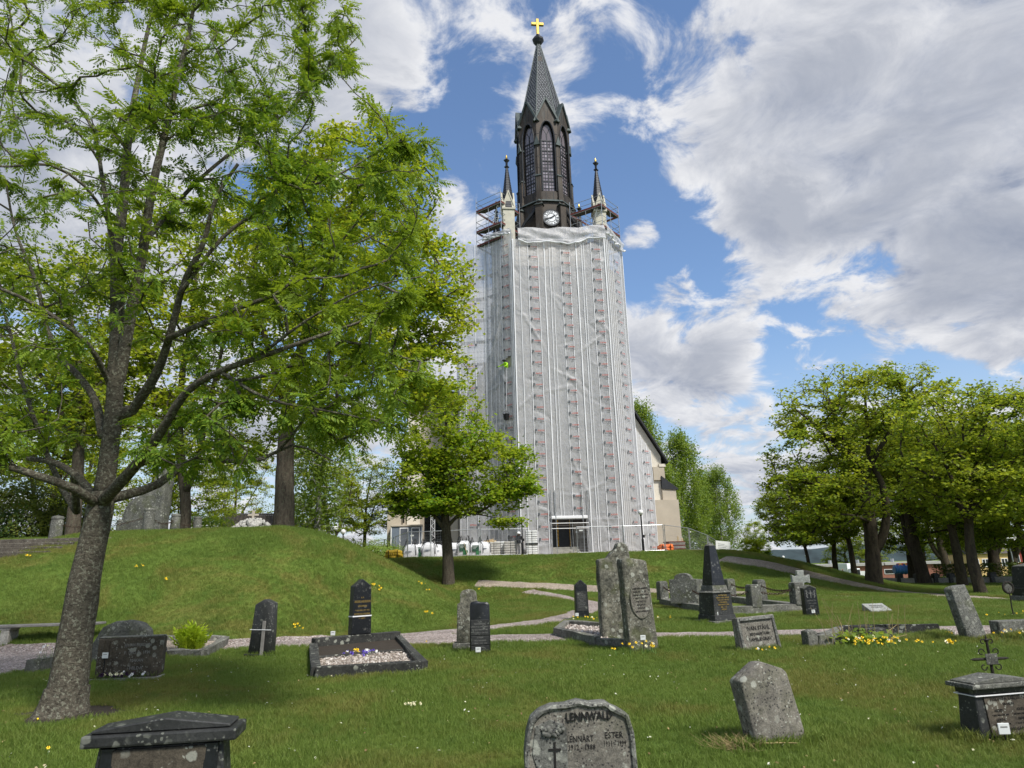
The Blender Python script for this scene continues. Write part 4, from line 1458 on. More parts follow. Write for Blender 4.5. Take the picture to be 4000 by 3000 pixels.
# corner turrets (pinnacles)
for (tu, tv, tip, gab) in ((-4.2, AX - 4.0, 615, 806), (4.2, AX - 4.0, 627, 815), (-4.4, AX + 4.3, None, None), (4.4, AX + 4.3, None, None)):
    if tip:
        zt, zg = hz(tip, tu, tv), hz(gab, tu, tv); keep = (zt, zg)
    zt, zg = keep
    hw = 0.52
    loc = (tu, tv, 0)
    m2 = MB(); m2.box(-hw, hw, -hw, hw, zg - 14, zg - 0.6)
    m2.box(-hw - 0.09, hw + 0.09, -hw - 0.09, hw + 0.09, zg - 0.6, zg - 0.42)
    tur = m2.build('turret', MATS['turret_stone'], church, bevel=0.02); tur.location = loc
    for k in range(4):
        m2 = MB(); m2.prism([(-hw, zg - 0.42), (hw, zg - 0.42), (0, zg + 1.15)], -hw - 0.03, -hw + 0.25)
        m2.prism([(-hw - .1, zg - 0.44), (-hw, zg - 0.44), (0, zg + 1.12), (hw, zg - 0.44), (hw + .1, zg - 0.44), (0, zg + 1.38)], -hw - 0.08, -hw + 0.22)
        o = m2.build('turret_gable', MATS['turret_stone'], tur); o.rotation_euler = (0, 0, k * math.pi / 2)
    zs0 = zg - 0.4; zs1 = zt - 1.15
    m2 = MB()
    rows = 16
    for i in range(rows):
        r0 = (0.68 * (1 - i / rows) + 0.13 * i / rows); r1 = (0.68 * (1 - (i + 1.2) / rows) + 0.13 * (i + 1.2) / rows) - 0.015
        oct_ = lambda r: [(r * math.cos(R(22.5 + 45 * j)), r * math.sin(R(22.5 + 45 * j))) for j in range(8)]
        m2.hprism(oct_(r0), zs0 + (zs1 - zs0) * i / rows, zs0 + (zs1 - zs0) * (i + 1.15) / rows, r1 / r0)
    m2.build('turret_spire', MATS['lead_dark'], tur)
    m2 = MB(); m2.lathe([(0.12, 0), (0.24, 0.10), (0.25, 0.15), (0.12, 0.28), (0.10, 0.45), (0.12, 0.62), (0.27, 0.80), (0.28, 0.88), (0.16, 0.96), (0.02, 1.02)], 4, (0, 0, zs1)); m2.build('turret_finial', MATS['lead_dark'], tur)
    m2 = MB(); m2.lathe([(0.10, 0.98), (0.11, 1.12), (0.03, 1.40)], 6, (0, 0, zs1)); m2.build('tip', MATS['gold_leaf'], tur)

# tower shaft inside the sheeting, and the nave behind
zTop = hz(930, 0, 1.2)
m2 = MB(); m2.box(-3.75, 3.75, AX - 3.75, AX + 3.75, -0.3, zTop - 0.6); m2.build('tower_shaft', MATS['plaster_cream'], church, bevel=0.03)
for s in (-1, 1):
    for yy in (AX - 4.4, AX + 4.4):
        m2 = MB(); m2.add([(0, 0, 0)], []) if False else None
        m2 = MB(); m2.box(-0.8, 0.8, -0.9, 0.9, -0.3, zTop - 3); o = m2.build('tower_buttress', MATS['plaster_cream'], church); o.location = (s * 4.0, yy + (0.4 if yy < AX else -0.4), 0); o.rotation_euler = (0, 0, s * R(45))
NV = 9.6; NW = 10.9
zE = hz(1782, NW + 0.4, NV); zRidge = zE + 19.0
m2 = MB(); m2.prism([(-NW, -0.4), (NW, -0.4), (NW, zE), (0, zRidge - 0.25), (-NW, zE)], NV, NV + 34); m2.build('nave_wall', MATS['plaster_pale'], church)
m2 = MB()
for s in (-1, 1):
    q = [(s * (NW + 0.55), zE - 0.75), (s * (NW + 0.55), zE - 0.50), (0, zRidge + 0.25), (0, zRidge)]
    m2.prism(q if s > 0 else q[::-1], NV - 0.5, NV + 34.5)
roof = m2.build('nave_roof', MATS['roof_dark'], church)
for i in range(28):
    t = i / 28.0
    m3 = MB(); m3.box(-0.03, 0.03, -0.5, 34.5, 0, 0.05)
    for s in (-1, 1):
        if i == 0:
            pass
    if i % 2 == 0:
        o = link('roof_seam', m3.mesh('roof_seam') if i == 0 else seam0, MATS['lead_dark'], roof)
        if i == 0: seam0 = o.data
        o.location = ((NW + .5) * (1 - t), NV, zE - 0.48 + (zRidge + 0.74 - zE) * t)
# cornice, corbels and stepped buttresses on the right flank
m2 = MB(); m2.box(NW - 0.3, NW + 0.34, NV - 0.28, NV + 34, zE - 1.05, zE - 0.78); m2.build('cornice', MATS['plaster_pale'], church)
m2 = MB(); m2.box(NW - 0.9, NW + 0.2, NV - 0.22, NV + 0.6, zE - 2.3, zE - 1.05); m2.build('corbel', MATS['plaster_cream'], church)
zB = hz(1905, NW + 1, NV)
for k in range(5):
    yy = NV + 0.3 + k * 7.5
    m2 = MB(); m2.box(NW - 0.2, NW + 1.15, yy - 0.55, yy + 0.55, -0.4, zB - 0.1)
    b_ = m2.build('nave_buttress', MATS['plaster_beige'], church, bevel=0.02)
    m2 = MB(); m2.add([(NW - 0.2, yy - 0.65, zB + 1.1), (NW - 0.2, yy + 0.65, zB + 1.1), (NW + 1.35, yy + 0.65, zB - 0.1), (NW + 1.35, yy - 0.65, zB - 0.1), (NW - 0.2, yy - 0.65, zB - 0.12), (NW - 0.2, yy + 0.65, zB - 0.12), (NW + 1.35, yy + .65, zB - .12 - 0.1), (NW + 1.35, yy - .65, zB - .12 - 0.1)],
        [(0, 3, 2, 1), (4, 5, 6, 7), (0, 4, 7, 3), (1, 2, 6, 5), (3, 7, 6, 2), (0, 1, 5, 4)]); m2.build('buttress_cap', MATS['roof_dark'], b_)
# west wall of the right aisle, unpainted render
m2 = MB(); m2.box(NW - 1.6, NW + 1.12, NV - 0.75, NV - 0.02, -0.4, zB - 1.2); m2.build('rendered_pier', MATS['plaster_cream'], church)
# left wing with a tall window
LW0, LW1, LV = -14.7, -8.4, 7.0
zL = hz(1600, -13, LV)
wing = fill_poly([(LW0, -0.5), (LW1, -0.5), (LW1, zL), (LW0 + 2.0, zL), (LW0 + 2.0, zL - 7.5), (LW0, zL - 9.0)], [[(x - 10.6, z) for x, z in arch(0.95, 0.6, 7.0, 8.6)]], LV, LV + 0.6, 'wing_wall', MATS['plaster_cream'], church)
m2 = MB(); m2.box(LW0 + 2.05, LW1, LV + 0.62, LV + 10, -0.5, zL - 0.02); m2.build('wing_body', MATS['plaster_beige'], church)
m2 = MB(); m2.prism([(LW0 + 1.4, zL), (LW1 + 0.4, zL), (LW1 + 0.4, zL + 1.6), (LW0 + 3, zL + 1.6)], LV - 0.4, LV + 10.4); m2.build('wing_roof', MATS['roof_dark'], church)
m2 = MB(); m2.add([(LW0 - 0.15, LV - 0.2, zL - 9.0), (LW0 + 2.1, LV - 0.2, zL - 7.2), (LW0 + 2.1, LV + 0.9, zL - 7.2), (LW0 - 0.15, LV + 0.9, zL - 9.0), (LW0 - 0.15, LV - 0.2, zL - 9.2), (LW0 + 2.1, LV - 0.2, zL - 7.4), (LW0 + 2.1, LV + 0.9, zL - 7.4), (LW0 - 0.15, LV + 0.9, zL - 9.2)],
    [(0, 1, 2, 3), (7, 6, 5, 4), (0, 4, 5, 1), (2, 6, 7, 3), (0, 3, 7, 4), (1, 5, 6, 2)]); m2.build('buttress_cap', MATS['copper_green'], church)
wdw = MB()
for i in range(1, 9):
    wdw.box(-11.55, -9.65, LV + 0.32, LV + 0.40, 0.6 + i * 0.9 - 0.03, 0.6 + i * 0.9 + 0.03)
for x in (-11.23, -10.6, -9.97):
    wdw.box(x - 0.035, x + 0.035, LV + 0.30, LV + 0.42, 0.6, 8.0)
wo_ = wdw.build('window', MATS['black_metal'], church)
m2 = MB(); m2.box(-11.6, -9.6, LV + 0.43, LV + 0.47, 0.5, 8.7); m2.build('glazing', MATS['dark_glass'], wo_)
for x in (-12.2, -8.95, -12.75):
    m2 = MB(); m2.box(x - 0.28, x + 0.28, LV - 0.16, LV - 0.003, -0.5, zL - 0.3); m2.build('pilaster', MATS['plaster_pale'], church)
m2 = MB(); m2.cyl((-13.3, LV - 0.2, 3.2), (-13.3, LV - 0.2, zL - 0.5), 0.07, None, 6); m2.build('downpipe', MATS['black_metal'], church)

# ------------------------------------------------------------------ wrapped scaffold
scaf = thing('wrapped_scaffold', 'tall scaffold wrapped in pale plastic sheeting round the church tower', 'scaffold', CO, CROT)
zF = hz(905, 0, 0)
plan = {'left_block': ((-8.6, 3.0), (-6.3, 2.35)), 'left': ((-6.3, 2.2), (-4.15, 0.0)), 'front': ((-4.15, 0.0), (4.15, 0.0)), 'right': ((4.15, 0.0), (6.3, 2.2))}
tops = {'left_block': (hz(962, -8.6, 3), hz(955, -6.3, 2.3)), 'left': (hz(928, -6.3, 2.2), hz(897, -4.15, 0)), 'front': (hz(893, -4.15, 0), hz(882, 4.15, 0)), 'right': (hz(872, 4.15, 0), hz(950, 6.3, 2.2))}

# printed logo: emblem, name and small print
def logo_mesh():
    me = bpy.data.meshes.new('printed_logo')
    bm = bmesh.new()
    t = text_mesh('KAEFER', 0.20, 0.0, 'LEFT', 1.18, 0.004)
    bm.from_mesh(t)
    for v in bm.verts:
        v.co.x = v.co.x * 0.86 + 0.30 + v.co.z * 0.18; v.co.z += 0.03; v.co.y = 0
    for f in bm.faces: f.material_index = 0
    def quad(x0, x1, z0, z1, mi, y=0.0):
        q = bm.faces.new([bm.verts.new((x, y, z)) for x, z in ((x0, z0), (x1, z0), (x1, z1), (x0, z1))]); q.material_index = mi
    quad(0, 0.22, 0.0, 0.24, 1)
    n = 10
    vs0 = [bm.verts.new((0.11 + 0.085 * math.cos(2 * math.pi * i / n), -0.004, 0.12 + 0.085 * math.sin(2 * math.pi * i / n))) for i in range(n)]
    bm.faces.new(vs0).material_index = 2
    quad(0.095, 0.125, 0.05, 0.19, 1, -0.006); quad(0.04, 0.18, 0.105, 0.135, 1, -0.006)
    quad(0.0, 0.86, -0.085, -0.062, 2); quad(0.0, 0.10, -0.20, -0.185, 2)
    quad(0.60, 1.02, -0.20, -0.18, 1)
    for i in range(5):
        quad(0.64 + i * 0.065, 0.69 + i * 0.065, -0.165, -0.115, 1)
    bm.to_mesh(me); bm.free()
    for k in ('red_print', 'grey_print', 'pale_print'):
        me.materials.append(MATS[k])
    return me


LOGO = logo_mesh()
def sheet_panel(name, key, z0, z1a, z1b, holes=(), seed=0, amp=0.06, nu=70, nz=150, label=None):
    (ua, va), (ub, vb) = plan[key] if isinstance(key, str) else key
    r = np.random.default_rng(seed)
    L = math.hypot(ub - ua, vb - va)
    nx_, ny_ = (vb - va) / L, -(ub - ua) / L          # outward normal (towards -v for the front)
    s = np.linspace(0, 1, nu); t = np.linspace(0, 1, nz)
    S, T = np.meshgrid(s, t)
    ztop = z1a + (z1b - z1a) * S
    Z = z0 + (ztop - z0) * T
    x = S * L
    ph = r.random(8) * 6.28
    d = 0.30 * np.abs(np.sin(x * 2.6 + ph[0] + 0.5 * np.sin(Z * 0.35 + ph[1]))) + 0.30 * np.sin(x * 7.5 + ph[2] + 0.8 * np.sin(Z * 0.5 + ph[3])) * (0.4 + 0.6 * np.sin(Z * 0.23 + ph[4]) ** 2)
    d += 0.22 * np.sin(Z * 3.1 + x * 2.2 + ph[5]) * np.sin(x * 1.1 + ph[6])
    # billows between the ledgers, strongest low down
    d += 0.9 * np.exp(-((Z - 1.5) / 2.2) ** 2) * np.sin(x * 3.1 + Z * 2.3 + ph[7]) * 0.6
    d = d * amp * 0.42
    # creases pulled from the fixing points, most of them low down
    for _ in range(int(L * 9)):
        zc = z0 + (min(z1a, z1b) - z0) * r.random() ** 1.7; xc = L * r.random(); an = r.uniform(-1.25, 1.25); ln = 0.5 + 1.6 * r.random()
        a_ = (x - xc) * math.cos(an) + (Z - zc) * math.sin(an); b_ = -(x - xc) * math.sin(an) + (Z - zc) * math.cos(an)
        d += r.uniform(-0.07, 0.09) * np.exp(-(b_ / 0.13) ** 2) * np.exp(-(a_ / ln) ** 2)
    d += r.normal(0, 0.006, d.shape)
    edge = np.minimum(S, 1 - S) * L
    d *= np.clip(edge / 0.25, 0, 1)
    X = ua + (ub - ua) * S + nx_ * d; Y = va + (vb - va) * S + ny_ * d
    V = np.stack((X, Y, Z), -1).reshape(-1, 3)
    f = []
    for j in range(nz - 1):
        for i in range(nu - 1):
            uc = (s[i] + s[i + 1]) / 2 * L; zc = Z[j, i]
            if any(h[0] < uc < h[1] and h[2] < zc < h[3] for h in holes):
                continue
            a = j * nu + i
            f.append((a, a + 1, a + nu + 1, a + nu))
    o = link(name, fast_mesh(name, V, np.array(f), True), MATS['plastic_sheet'], scaf)
    if label: o['label'] = label
    def at(sv, z, off=0.05):
        return (ua + (ub - ua) * sv + nx_ * off, va + (vb - va) * sv + ny_ * off, z), math.atan2(vb - va, ub - ua), L
    return o, at


def strips(sheet, at, fr, z0, z1a, z1b, seed, holes=()):
    r = np.random.default_rng(seed)
    for s_, w in fr:
        (x, y, _), an, L = at(s_, 0, amp_off)
        zt = z1a + (z1b - z1a) * s_
        segs = [(z0, zt)]
        for h in holes:
            if h[0] < s_ * L < h[1]:
                segs = [(h[3] + 0.1, zt)]
        for za, zb in segs:
            n = int((zb - za) / 0.8)
            m = MB(); pts = []
            wob = np.cumsum(r.normal(0, 0.006, n + 1)); wob -= np.linspace(0, wob[-1], n + 1)
            ux, uy = math.cos(an), math.sin(an)
            v = []; f = []
            for i in range(n + 1):
                z = za + (zb - za) * i / n
                ww = w * 0.48 * (0.8 + 0.4 * r.random())
                for sg in (-1, 1):
                    v.append((x + ux * (wob[i] + sg * ww), y + uy * (wob[i] + sg * ww), z))
                    
                if i:
                    a = 2 * (i - 1); f.append((a, a + 1, a + 3, a + 2))
            m.add(v, f)
            m.build('fixing_strip', MATS['strip_white'], sheet)


def logos(sheet, at, s_, zlist, scale=1.0, mirror=False, skip=()):
    for z in zlist:
        if any(a < z < b_ for a, b_ in skip):
            continue
        (x, y, _), an, L = at(s_, z, amp_off + 0.03)
        o = link('printed_logo', LOGO, None, sheet)
        o.location = (x, y, z); o.rotation_euler = (0, random.uniform(-0.03, 0.03), an)
        o.scale = (-scale if mirror else scale, 1, scale)


amp_off = 0.07
dz = (hz(953, 0, 0) - hz(1989, 0, 0)) / 24.0
zl = [hz(1989, 0, 0) + i * dz for i in range(25)]
LF = 8.3
dL, dR = 4.15 - 1.62, 4.15 + 1.12       # doorway along the front sheet
zDoor = hz(2026, -0.2, 0)
door_hole = (dL, dR, -1, zDoor)
sh, at = sheet_panel('plastic_sheet', 'front', 0.05, tops['front'][0] - 1.0, tops['front'][1] - 1.0, [door_hole], 1, 0.075, 110, 250)
strips(sh, at, [(.012, .09), (.08, .05), (.166, .045), (.274, .045), (.338, .09), (.394, .05), (.423, .04), (.51, .045), (.606, .045), (.68, .09), (.737, .05), (.76, .04), (.84, .045), (.937, .045), (.988, .09)], 0.1, tops['front'][0] - 1.0, tops['front'][1] - 1.0, 3, [door_hole])
logos(sh, at, 0.172, [z - 0.45 for z in zl] + [zl[0] - 0.45 - dz, zl[0] - .45 - 2 * dz], 0.80)
logos(sh, at, 0.515, zl, 0.80, skip=((-5, zDoor + 0.2),))
logos(sh, at, 0.845, [z - 0.55 for z in zl] + [zl[0] - 0.55 - dz, zl[0] - .55 - 2 * dz], 0.80)
sh, at = sheet_panel('plastic_sheet', 'left', 0.05, tops['left'][0], tops['left'][1], [(2.05, 2.62, hz(1440, -4.7, 0.5), hz(1397, -4.7, 0.5)), (2.9, 3.05, hz(1333, -4.2, 0.1), hz(1312, -4.2, 0.1))], 2, 0.075, 44, 230)
strips(sh, at, [(.02, .06), (.17, .04), (.33, .04), (.45, .035), (.60, .05), (.93, .05), (.985, .09)], 0.1, tops['left'][0], tops['left'][1], 4)
logos(sh, at, 0.63, [z - 0.15 for z in zl] + [zl[0] - 0.15 - dz, zl[0] - .15 - 2 * dz], 0.80, skip=((hz(1475, -4.7, .5), hz(1385, -4.7, .5)),))
sh, at = sheet_panel('plastic_sheet', 'right', 0.05, tops['right'][0] - 0.6, tops['right'][1], [], 3, 0.075, 44, 230)
strips(sh, at, [(.02, .08), (.12, .05), (.22, .04), (.33, .04), (.80, .04), (.97, .08)], 0.1, tops['right'][0] - 0.6, tops['right'][1], 5)
logos(sh, at, 0.42, [z - 1.1 for z in zl] + [zl[0] - 1.1 - dz], 0.78)
sh, at = sheet_panel('plastic_sheet', 'left_block', 0.05, tops['left_block'][0], tops['left_block'][1], [], 4, 0.07, 40, 150)
strips(sh, at, [(.02, .06), (.25, .04), (.62, .04), (.97, .06)], 0.1, tops['left_block'][0], tops['left_block'][1], 6)
logos(sh, at, 0.66, [z - 1.0 for z in zl[::2]] + [zl[0] - 3.5, zl[0] - 5.2], 0.80, True)
# back sheets that close the wrap
for kx in (((6.3, 2.2), (6.3, 9.2)), ((-8.6, 9.0), (-8.6, 3.0))):
    sheet_panel('plastic_sheet', kx, 0.05, zF - 1.5, zF - 1.5, [], 8, 0.05, 24, 60)
# lower wrapped stair block at the right foot
zr0, zr1 = hz(1655, 6.4, 3.0), hz(1775, 7.9, 4.5)
for kx, a_, b_, lg in ((((5.9, 2.0), (7.8, 3.1)), zr0, zr1, True), (((7.8, 3.1), (8.1, 8.5)), zr1, zr1 + 1, False)):
    sh, at = sheet_panel('plastic_sheet', kx, 0.02, a_, b_, [], 9, 0.10, 34, 90)
    if lg:
        strips(sh, at, [(.22, .05), (.45, .04), (.72, .05), (.96, .05)], 0.1, a_, b_, 7)
        logos(sh, at, 0.50, [0.5 + i * 1.0 for i in range(9)], 0.72)
# sagging turned-down hem along the top of the front
def drape(p0, p1, zt0, zt1, drop, seed, sag, nu=60):
    r = np.random.default_rng(seed)
    nz = 16
    v = []; f = []
    p0 = np.array(p0, float); p1 = np.array(p1, float)
    d = (p1 - p0) / np.linalg.norm(p1 - p0); nrm = np.array((d[1], -d[0]))
    ph = r.random(4) * 6.28
    for i in range(nu):
        s_ = i / (nu - 1)
        base = p0 + (p1 - p0) * s_
        zt = zt0 + (zt1 - zt0) * s_ - sag * 4 * s_ * (1 - s_) * 0.35 + 0.10 * abs(math.sin(s_ * 9 + ph[0]))
        dr = drop * (1 + 0.5 * sag * math.sin(math.pi * s_) + 0.12 * math.sin(s_ * 14 + ph[1]))
        for j in range(nz):
            t_ = j / (nz - 1)
            off = 0.12 + 0.16 * math.sin(t_ * math.pi) + 0.07 * math.sin(s_ * 40 + t_ * 6 + ph[2]) * t_ + 0.05 * math.sin(s_ * 17 - t_ * 9 + ph[3]) + (0.14 if j > nz - 4 else 0) + r.normal(0, 0.012)
            q = base + nrm * off
            v.append((q[0], q[1], zt - dr * t_))
    for i in range(nu - 1):
        for j in range(nz - 1):
            a = i * nz + j
            f.append((a, a + 1, a + nz + 1, a + nz))
    o = link('folded_hem', fast_mesh('folded_hem', np.array(v), np.array(f), True), MATS['plastic_sheet'], scaf)
    q = [(v[i * nz + nz - 1][0] + nrm[0] * 0.03, v[i * nz + nz - 1][1] + nrm[1] * 0.03, v[i * nz + nz - 1][2]) for i in range(nu)]
    m = MB(); m.tube(q, 0.07 + 0.0 * len(q), 6); m.build('hem_roll', MATS['strip_white'], scaf, True)
drape((-3.6, 0.0), (4.15, 0.0), tops['front'][0], tops['front'][1], 1.25, 1, 0.45)
drape((4.15, 0.0), (6.3, 2.2), tops['right'][0], tops['right'][1], 1.0, 2, 0.15, 30)
drape((-6.3, 2.2), (-4.15, 0.0), tops['left'][0] + 0.1, tops['left'][1] + 0.1, 0.5, 3, 0.1, 30)

# poles, ledgers and decks behind the sheet
lev = [0.3 + 2.0 * i for i in range(int((zF) / 2.0))]
def pole(p0, p1, r_=0.026, mat='scaff_steel', name='pole'):
    m = MB(); m.cyl(p0, p1, r_, None, 6); return m.build(name, MATS[mat], scaf)
for key in ('left', 'front', 'right', 'left_block'):
    (ua, va), (ub, vb) = plan[key]
    L = math.hypot(ub - ua, vb - va); nx_, ny_ = (vb - va) / L, -(ub - ua) / L
    n = max(1, int(round(L / 2.1)))
    zt = min(tops[key]) - 0.9
    for i in range(n + 1):
        s_ = i / n
        for off in (-0.12, -0.95):
            p_ = (ua + (ub - ua) * s_ + nx_ * off, va + (vb - va) * s_ + ny_ * off)
            pole((p_[0], p_[1], 0.0), (p_[0], p_[1], zt + (0.6 if off > -0.5 else 0)))
    for z in lev:
        if z > zt: continue
        m = MB(); m.add(*(lambda a, b_, c, d: ([(a[0], a[1], z), (b_[0], b_[1], z), (c[0], c[1], z), (d[0], d[1], z), (a[0], a[1], z + .05), (b_[0], b_[1], z + .05), (c[0], c[1], z + .05), (d[0], d[1], z + .05)],
            [(0, 3, 2, 1), (4, 5, 6, 7), (0, 1, 5, 4), (1, 2, 6, 5), (2, 3, 7, 6), (3, 0, 4, 7)]))((ua + nx_ * -.17, va + ny_ * -.17), (ub + nx_ * -.17, vb + ny_ * -.17), (ub + nx_ * -.9, vb + ny_ * -.9), (ua + nx_ * -.9, va + ny_ * -.9)))
        if not (key == 'front' and z < 2.0):
            m.build('deck', MATS['deck_wood'], scaf)
        for dzz in (0.5, 1.0):
            a = (ua + nx_ * -.12, va + ny_ * -.12, z + dzz); b_ = (ub + nx_ * -.12, vb + ny_ * -.12, z + dzz)
            if not (key == 'front' and z < 2.0):
                pole(a, b_, 0.022, name='guard_rail')
        if key != 'left_block' and int(z / 2) % 2 == 0:
            a = (ua + (ub - ua) / n * (n - 1) + nx_ * -.10, va + (vb - va) / n * (n - 1) + ny_ * -.10, z); b_ = (ub + nx_ * -.10, vb + ny_ * -.10, z + 2.0)
            pole(a, b_, 0.022, name='brace')
# open platforms round the two turrets
def platform(N, Lf, Rt, B, zt, label):
    zd = [zt - 1.15, zt - 3.2, zt - 4.6]
    cs = {'N': N, 'L': Lf, 'R': Rt, 'B': B}
    for k, p_ in cs.items():
        pole((p_[0], p_[1], zt - 7), (p_[0], p_[1], zt + (0.25 if k in 'NL' else 0.0)), 0.03)
    for a, b_ in ((N, Lf), (N, Rt), (Lf, B), (Rt, B)):
        mid = ((a[0] + b_[0]) / 2, (a[1] + b_[1]) / 2)
        pole((mid[0], mid[1], zt - 7), (mid[0], mid[1], zt - 1.2), 0.026)
        for z in (zt - 0.1, zt - 0.6, zt - 1.15, zt - 2.1, zt - 2.65, zt - 3.2, zt - 4.0):
            pole((a[0], a[1], z), (b_[0], b_[1], z), 0.024, name='guard_rail')
        m = MB()
        for z, on in ((zd[0], True), (zd[1], True), (zd[2], True)):
            d = np.array((b_[0] - a[0], b_[1] - a[1])); l_ = np.linalg.norm(d); d /= l_; nr_ = np.array((d[1], -d[0])) * 0.02
            q = [(a[0] + nr_[0], a[1] + nr_[1]), (b_[0] + nr_[0], b_[1] + nr_[1]), (b_[0] - nr_[0], b_[1] - nr_[1]), (a[0] - nr_[0], a[1] - nr_[1])]
            m.hprism(q, z + 0.04, z + 0.20)
        m.build('toe_board', MATS['toe_board'], scaf)
    c = (np.array(N) + np.array(B)) / 2
    for z in zd:
        for (a, b_) in ((N, Lf), (N, Rt)):
            a_ = np.array(a); bb = np.array(b_)
            for k in range(3):
                t0, t1 = 0.03 + 0.14 * k, 0.03 + 0.14 * k + 0.125
                ca = lambda p_, t: p_ + (c - p_) * t * 0.9
                m = MB(); m.hprism([tuple(ca(a_, t0)), tuple(ca(bb, t0)), tuple(ca(bb, t1)), tuple(ca(a_, t1))], z, z + 0.05)
                m.build('deck_plank', MATS['deck_wood'], scaf)
    # ladder / stair
    a_ = np.array(N) + (c - np.array(N)) * 0.18; bb = np.array(Lf) + (c - np.array(Lf)) * 0.3
    m = MB()
    for o_ in (-0.18, 0.18):
        m.cyl((a_[0] + o_, a_[1], zd[0] + 0.2), (bb[0] * 0.4 + a_[0] * 0.6 + o_, bb[1] * 0.4 + a_[1] * 0.6, zd[1]), 0.028, None, 5)
    for i in range(7):
        t_ = i / 7.0
        p_ = np.array((a_[0], a_[1], zd[0] + 0.2)) * (1 - t_) + np.array((bb[0] * .4 + a_[0] * .6, bb[1] * .4 + a_[1] * .6, zd[1])) * t_
        m.cyl(p_ + np.array((-.18, 0, 0)), p_ + np.array((.18, 0, 0)), 0.014, None, 5)
    m.build('ladder', MATS['white_metal'], scaf)
    pole((N[0], N[1], zt - 3.2), (Lf[0], Lf[1], zt - 1.2), 0.024, name='brace')
platform((-4.95, 0.55), (-7.0, 2.6), (-3.0, 2.6), (-5.0, 4.8), hz(744, -4.95, 0.5), 'l')
platform((4.15, 0.35), (1.7, 2.4), (6.3, 2.4), (4.2, 4.6), hz(757, 4.15, 0.3), 'r')
# left block poles sticking out on top
for u_ in (-8.7, -8.2):
    pole((u_, 3.1, tops['left_block'][0] - 8), (u_, 3.1, tops['left_block'][0] + 0.5), 0.03)
# doorway: frame, tarps, boarding and steps
m = MB(); m.box(-1.72, 1.22, -0.16, -0.02, zDoor - 0.02, zDoor + 0.22); m.build('door_header', MATS['strip_white'], scaf, bevel=0.04)
for x in (-1.32, 0.82, 1.28, -1.68):
    pole((x, -0.16, 0.0), (x, -0.16, zDoor + 2.2), 0.03)
for z in (zDoor - 0.35, zDoor - 0.75):
    pole((-1.7, -0.2, z), (1.25, -0.2, z), 0.03, 'white_metal', 'guard_rail')
m = MB(); m.box(-1.9, 0.3, 1.35, 1.42, 0.75, zDoor - 0.5); tp = m.build('tarpaulin', MATS['black_tarp'], scaf)
m = MB(); m.box(-2.2, 2.0, 1.43, 1.55, 0, zDoor + 1.0); m.build('porch_wall', MATS['deck_wood'], scaf)
for x in (-0.95, 0.05):
    m = MB()
    for i in range(22):
        m.box(x - 0.05, x + 0.05, 1.32, 1.35, 0.8 + i * 0.11, 0.8 + i * 0.11 + 0.055)
    m.build('hazard_tape', MATS['barrier_yellow'], scaf)
for i in range(9):
    m = MB(); m.box(0.34 + i * 0.10, 0.43 + i * 0.10, 1.30, 1.34, 0.1, zDoor - 0.2); m.build('board', MATS['wood_grey'], scaf)
for i in range(4):
    m = MB(); m.box(-1.65, 0.6, 0.1 + i * 0.3, 1.34, 0.03 + i * 0.17, 0.03 + (i + 1) * 0.17 - 0.004); m.build('step', MATS['concrete'], scaf, bevel=0.01)
# rope with bucket let down the sheet
ub_ = (-5.35, 0.95)
m = MB(); m.cyl((-4.72, 0.45, hz(1440, -4.8, .6)), (-5.30, 0.80, hz(1610, -5.3, .9)), 0.015, None, 5)
bk = thing('bucket', 'black bucket hanging on a rope in front of the tower sheeting', 'bucket', cl2w(-4.95, 0.35, hz(1630, -4.95, .35)), CROT)
m = MB(); m.lathe([(0.20, 0), (0.26, 0.42), (0.28, 0.46), (0.25, 0.46), (0.24, 0.40), (0.18, 0.04)], 14, (0, 0, -0.2)); m.build('pail', MATS['black_metal'], bk)
m = MB(); m.tube([(0.25 * math.cos(t), 0, 0.24 + 0.30 * math.sin(t)) for t in np.linspace(0, math.pi, 9)], 0.012, 5); m.build('handle', MATS['black_metal'], bk)
m = MB(); m.cyl((0, 0, 0.54), (0.15, 0.05, hz(1437, -4.8, .4) - hz(1630, -4.95, .35)), 0.014, None, 5); m.build('rope', MATS['strip_white'], bk)

# ------------------------------------------------------------------ tree planting
def px_limb(lst, r0, r1):
    return ([P(a, b_, y) for a, b_, y in lst], r0, r1)


def base_fix(limbs):
    p = limbs[0][0][0]
    p[2] = float(ht(p[0], p[1])) - 0.1
    return limbs


def crown_px(r, spec):
    """spec rows: n, px, py, rx, ry (pixels), Y, depth radius (m)"""
    out = []
    for n, px, py, rx, ry, Y, dr in spec:
        c = P(px, py, Y); m = mpp(c)
        out += ellipsoid_targets(n, c, (rx * m, dr, ry * m), r, 0.5, -0.75)
    return out


rowan = make_rowan()

r = np.random.default_rng(40)
# great maple on the mound, right of the rowan
lm = base_fix([px_limb([(1108, 2075, 31), (1112, 1900, 31), (1118, 1700, 31), (1135, 1520, 31.2), (1190, 1330, 31.4), (1260, 1150, 31.6), (1330, 950, 31.8), (1390, 740, 32)], .50, .07),
     px_limb([(1120, 1650, 31), (1240, 1500, 30), (1400, 1350, 29.5), (1560, 1230, 29), (1700, 1160, 29)], .20, .05),
     px_limb([(1120, 1600, 31.2), (1060, 1400, 32), (1000, 1150, 32.5), (1010, 900, 32.5), (1060, 700, 32.5)], .22, .05),
     px_limb([(1190, 1330, 31.4), (1340, 1150, 32.5), (1500, 980, 33), (1620, 800, 33)], .16, .05),
     px_limb([(1200, 1300, 31.4), (1220, 1050, 30.5), (1230, 800, 30), (1260, 620, 30)], .15, .04),
     px_limb([(1240, 1500, 30), (1400, 1480, 29), (1550, 1450, 28.5), (1680, 1400, 28.5)], .10, .03)])
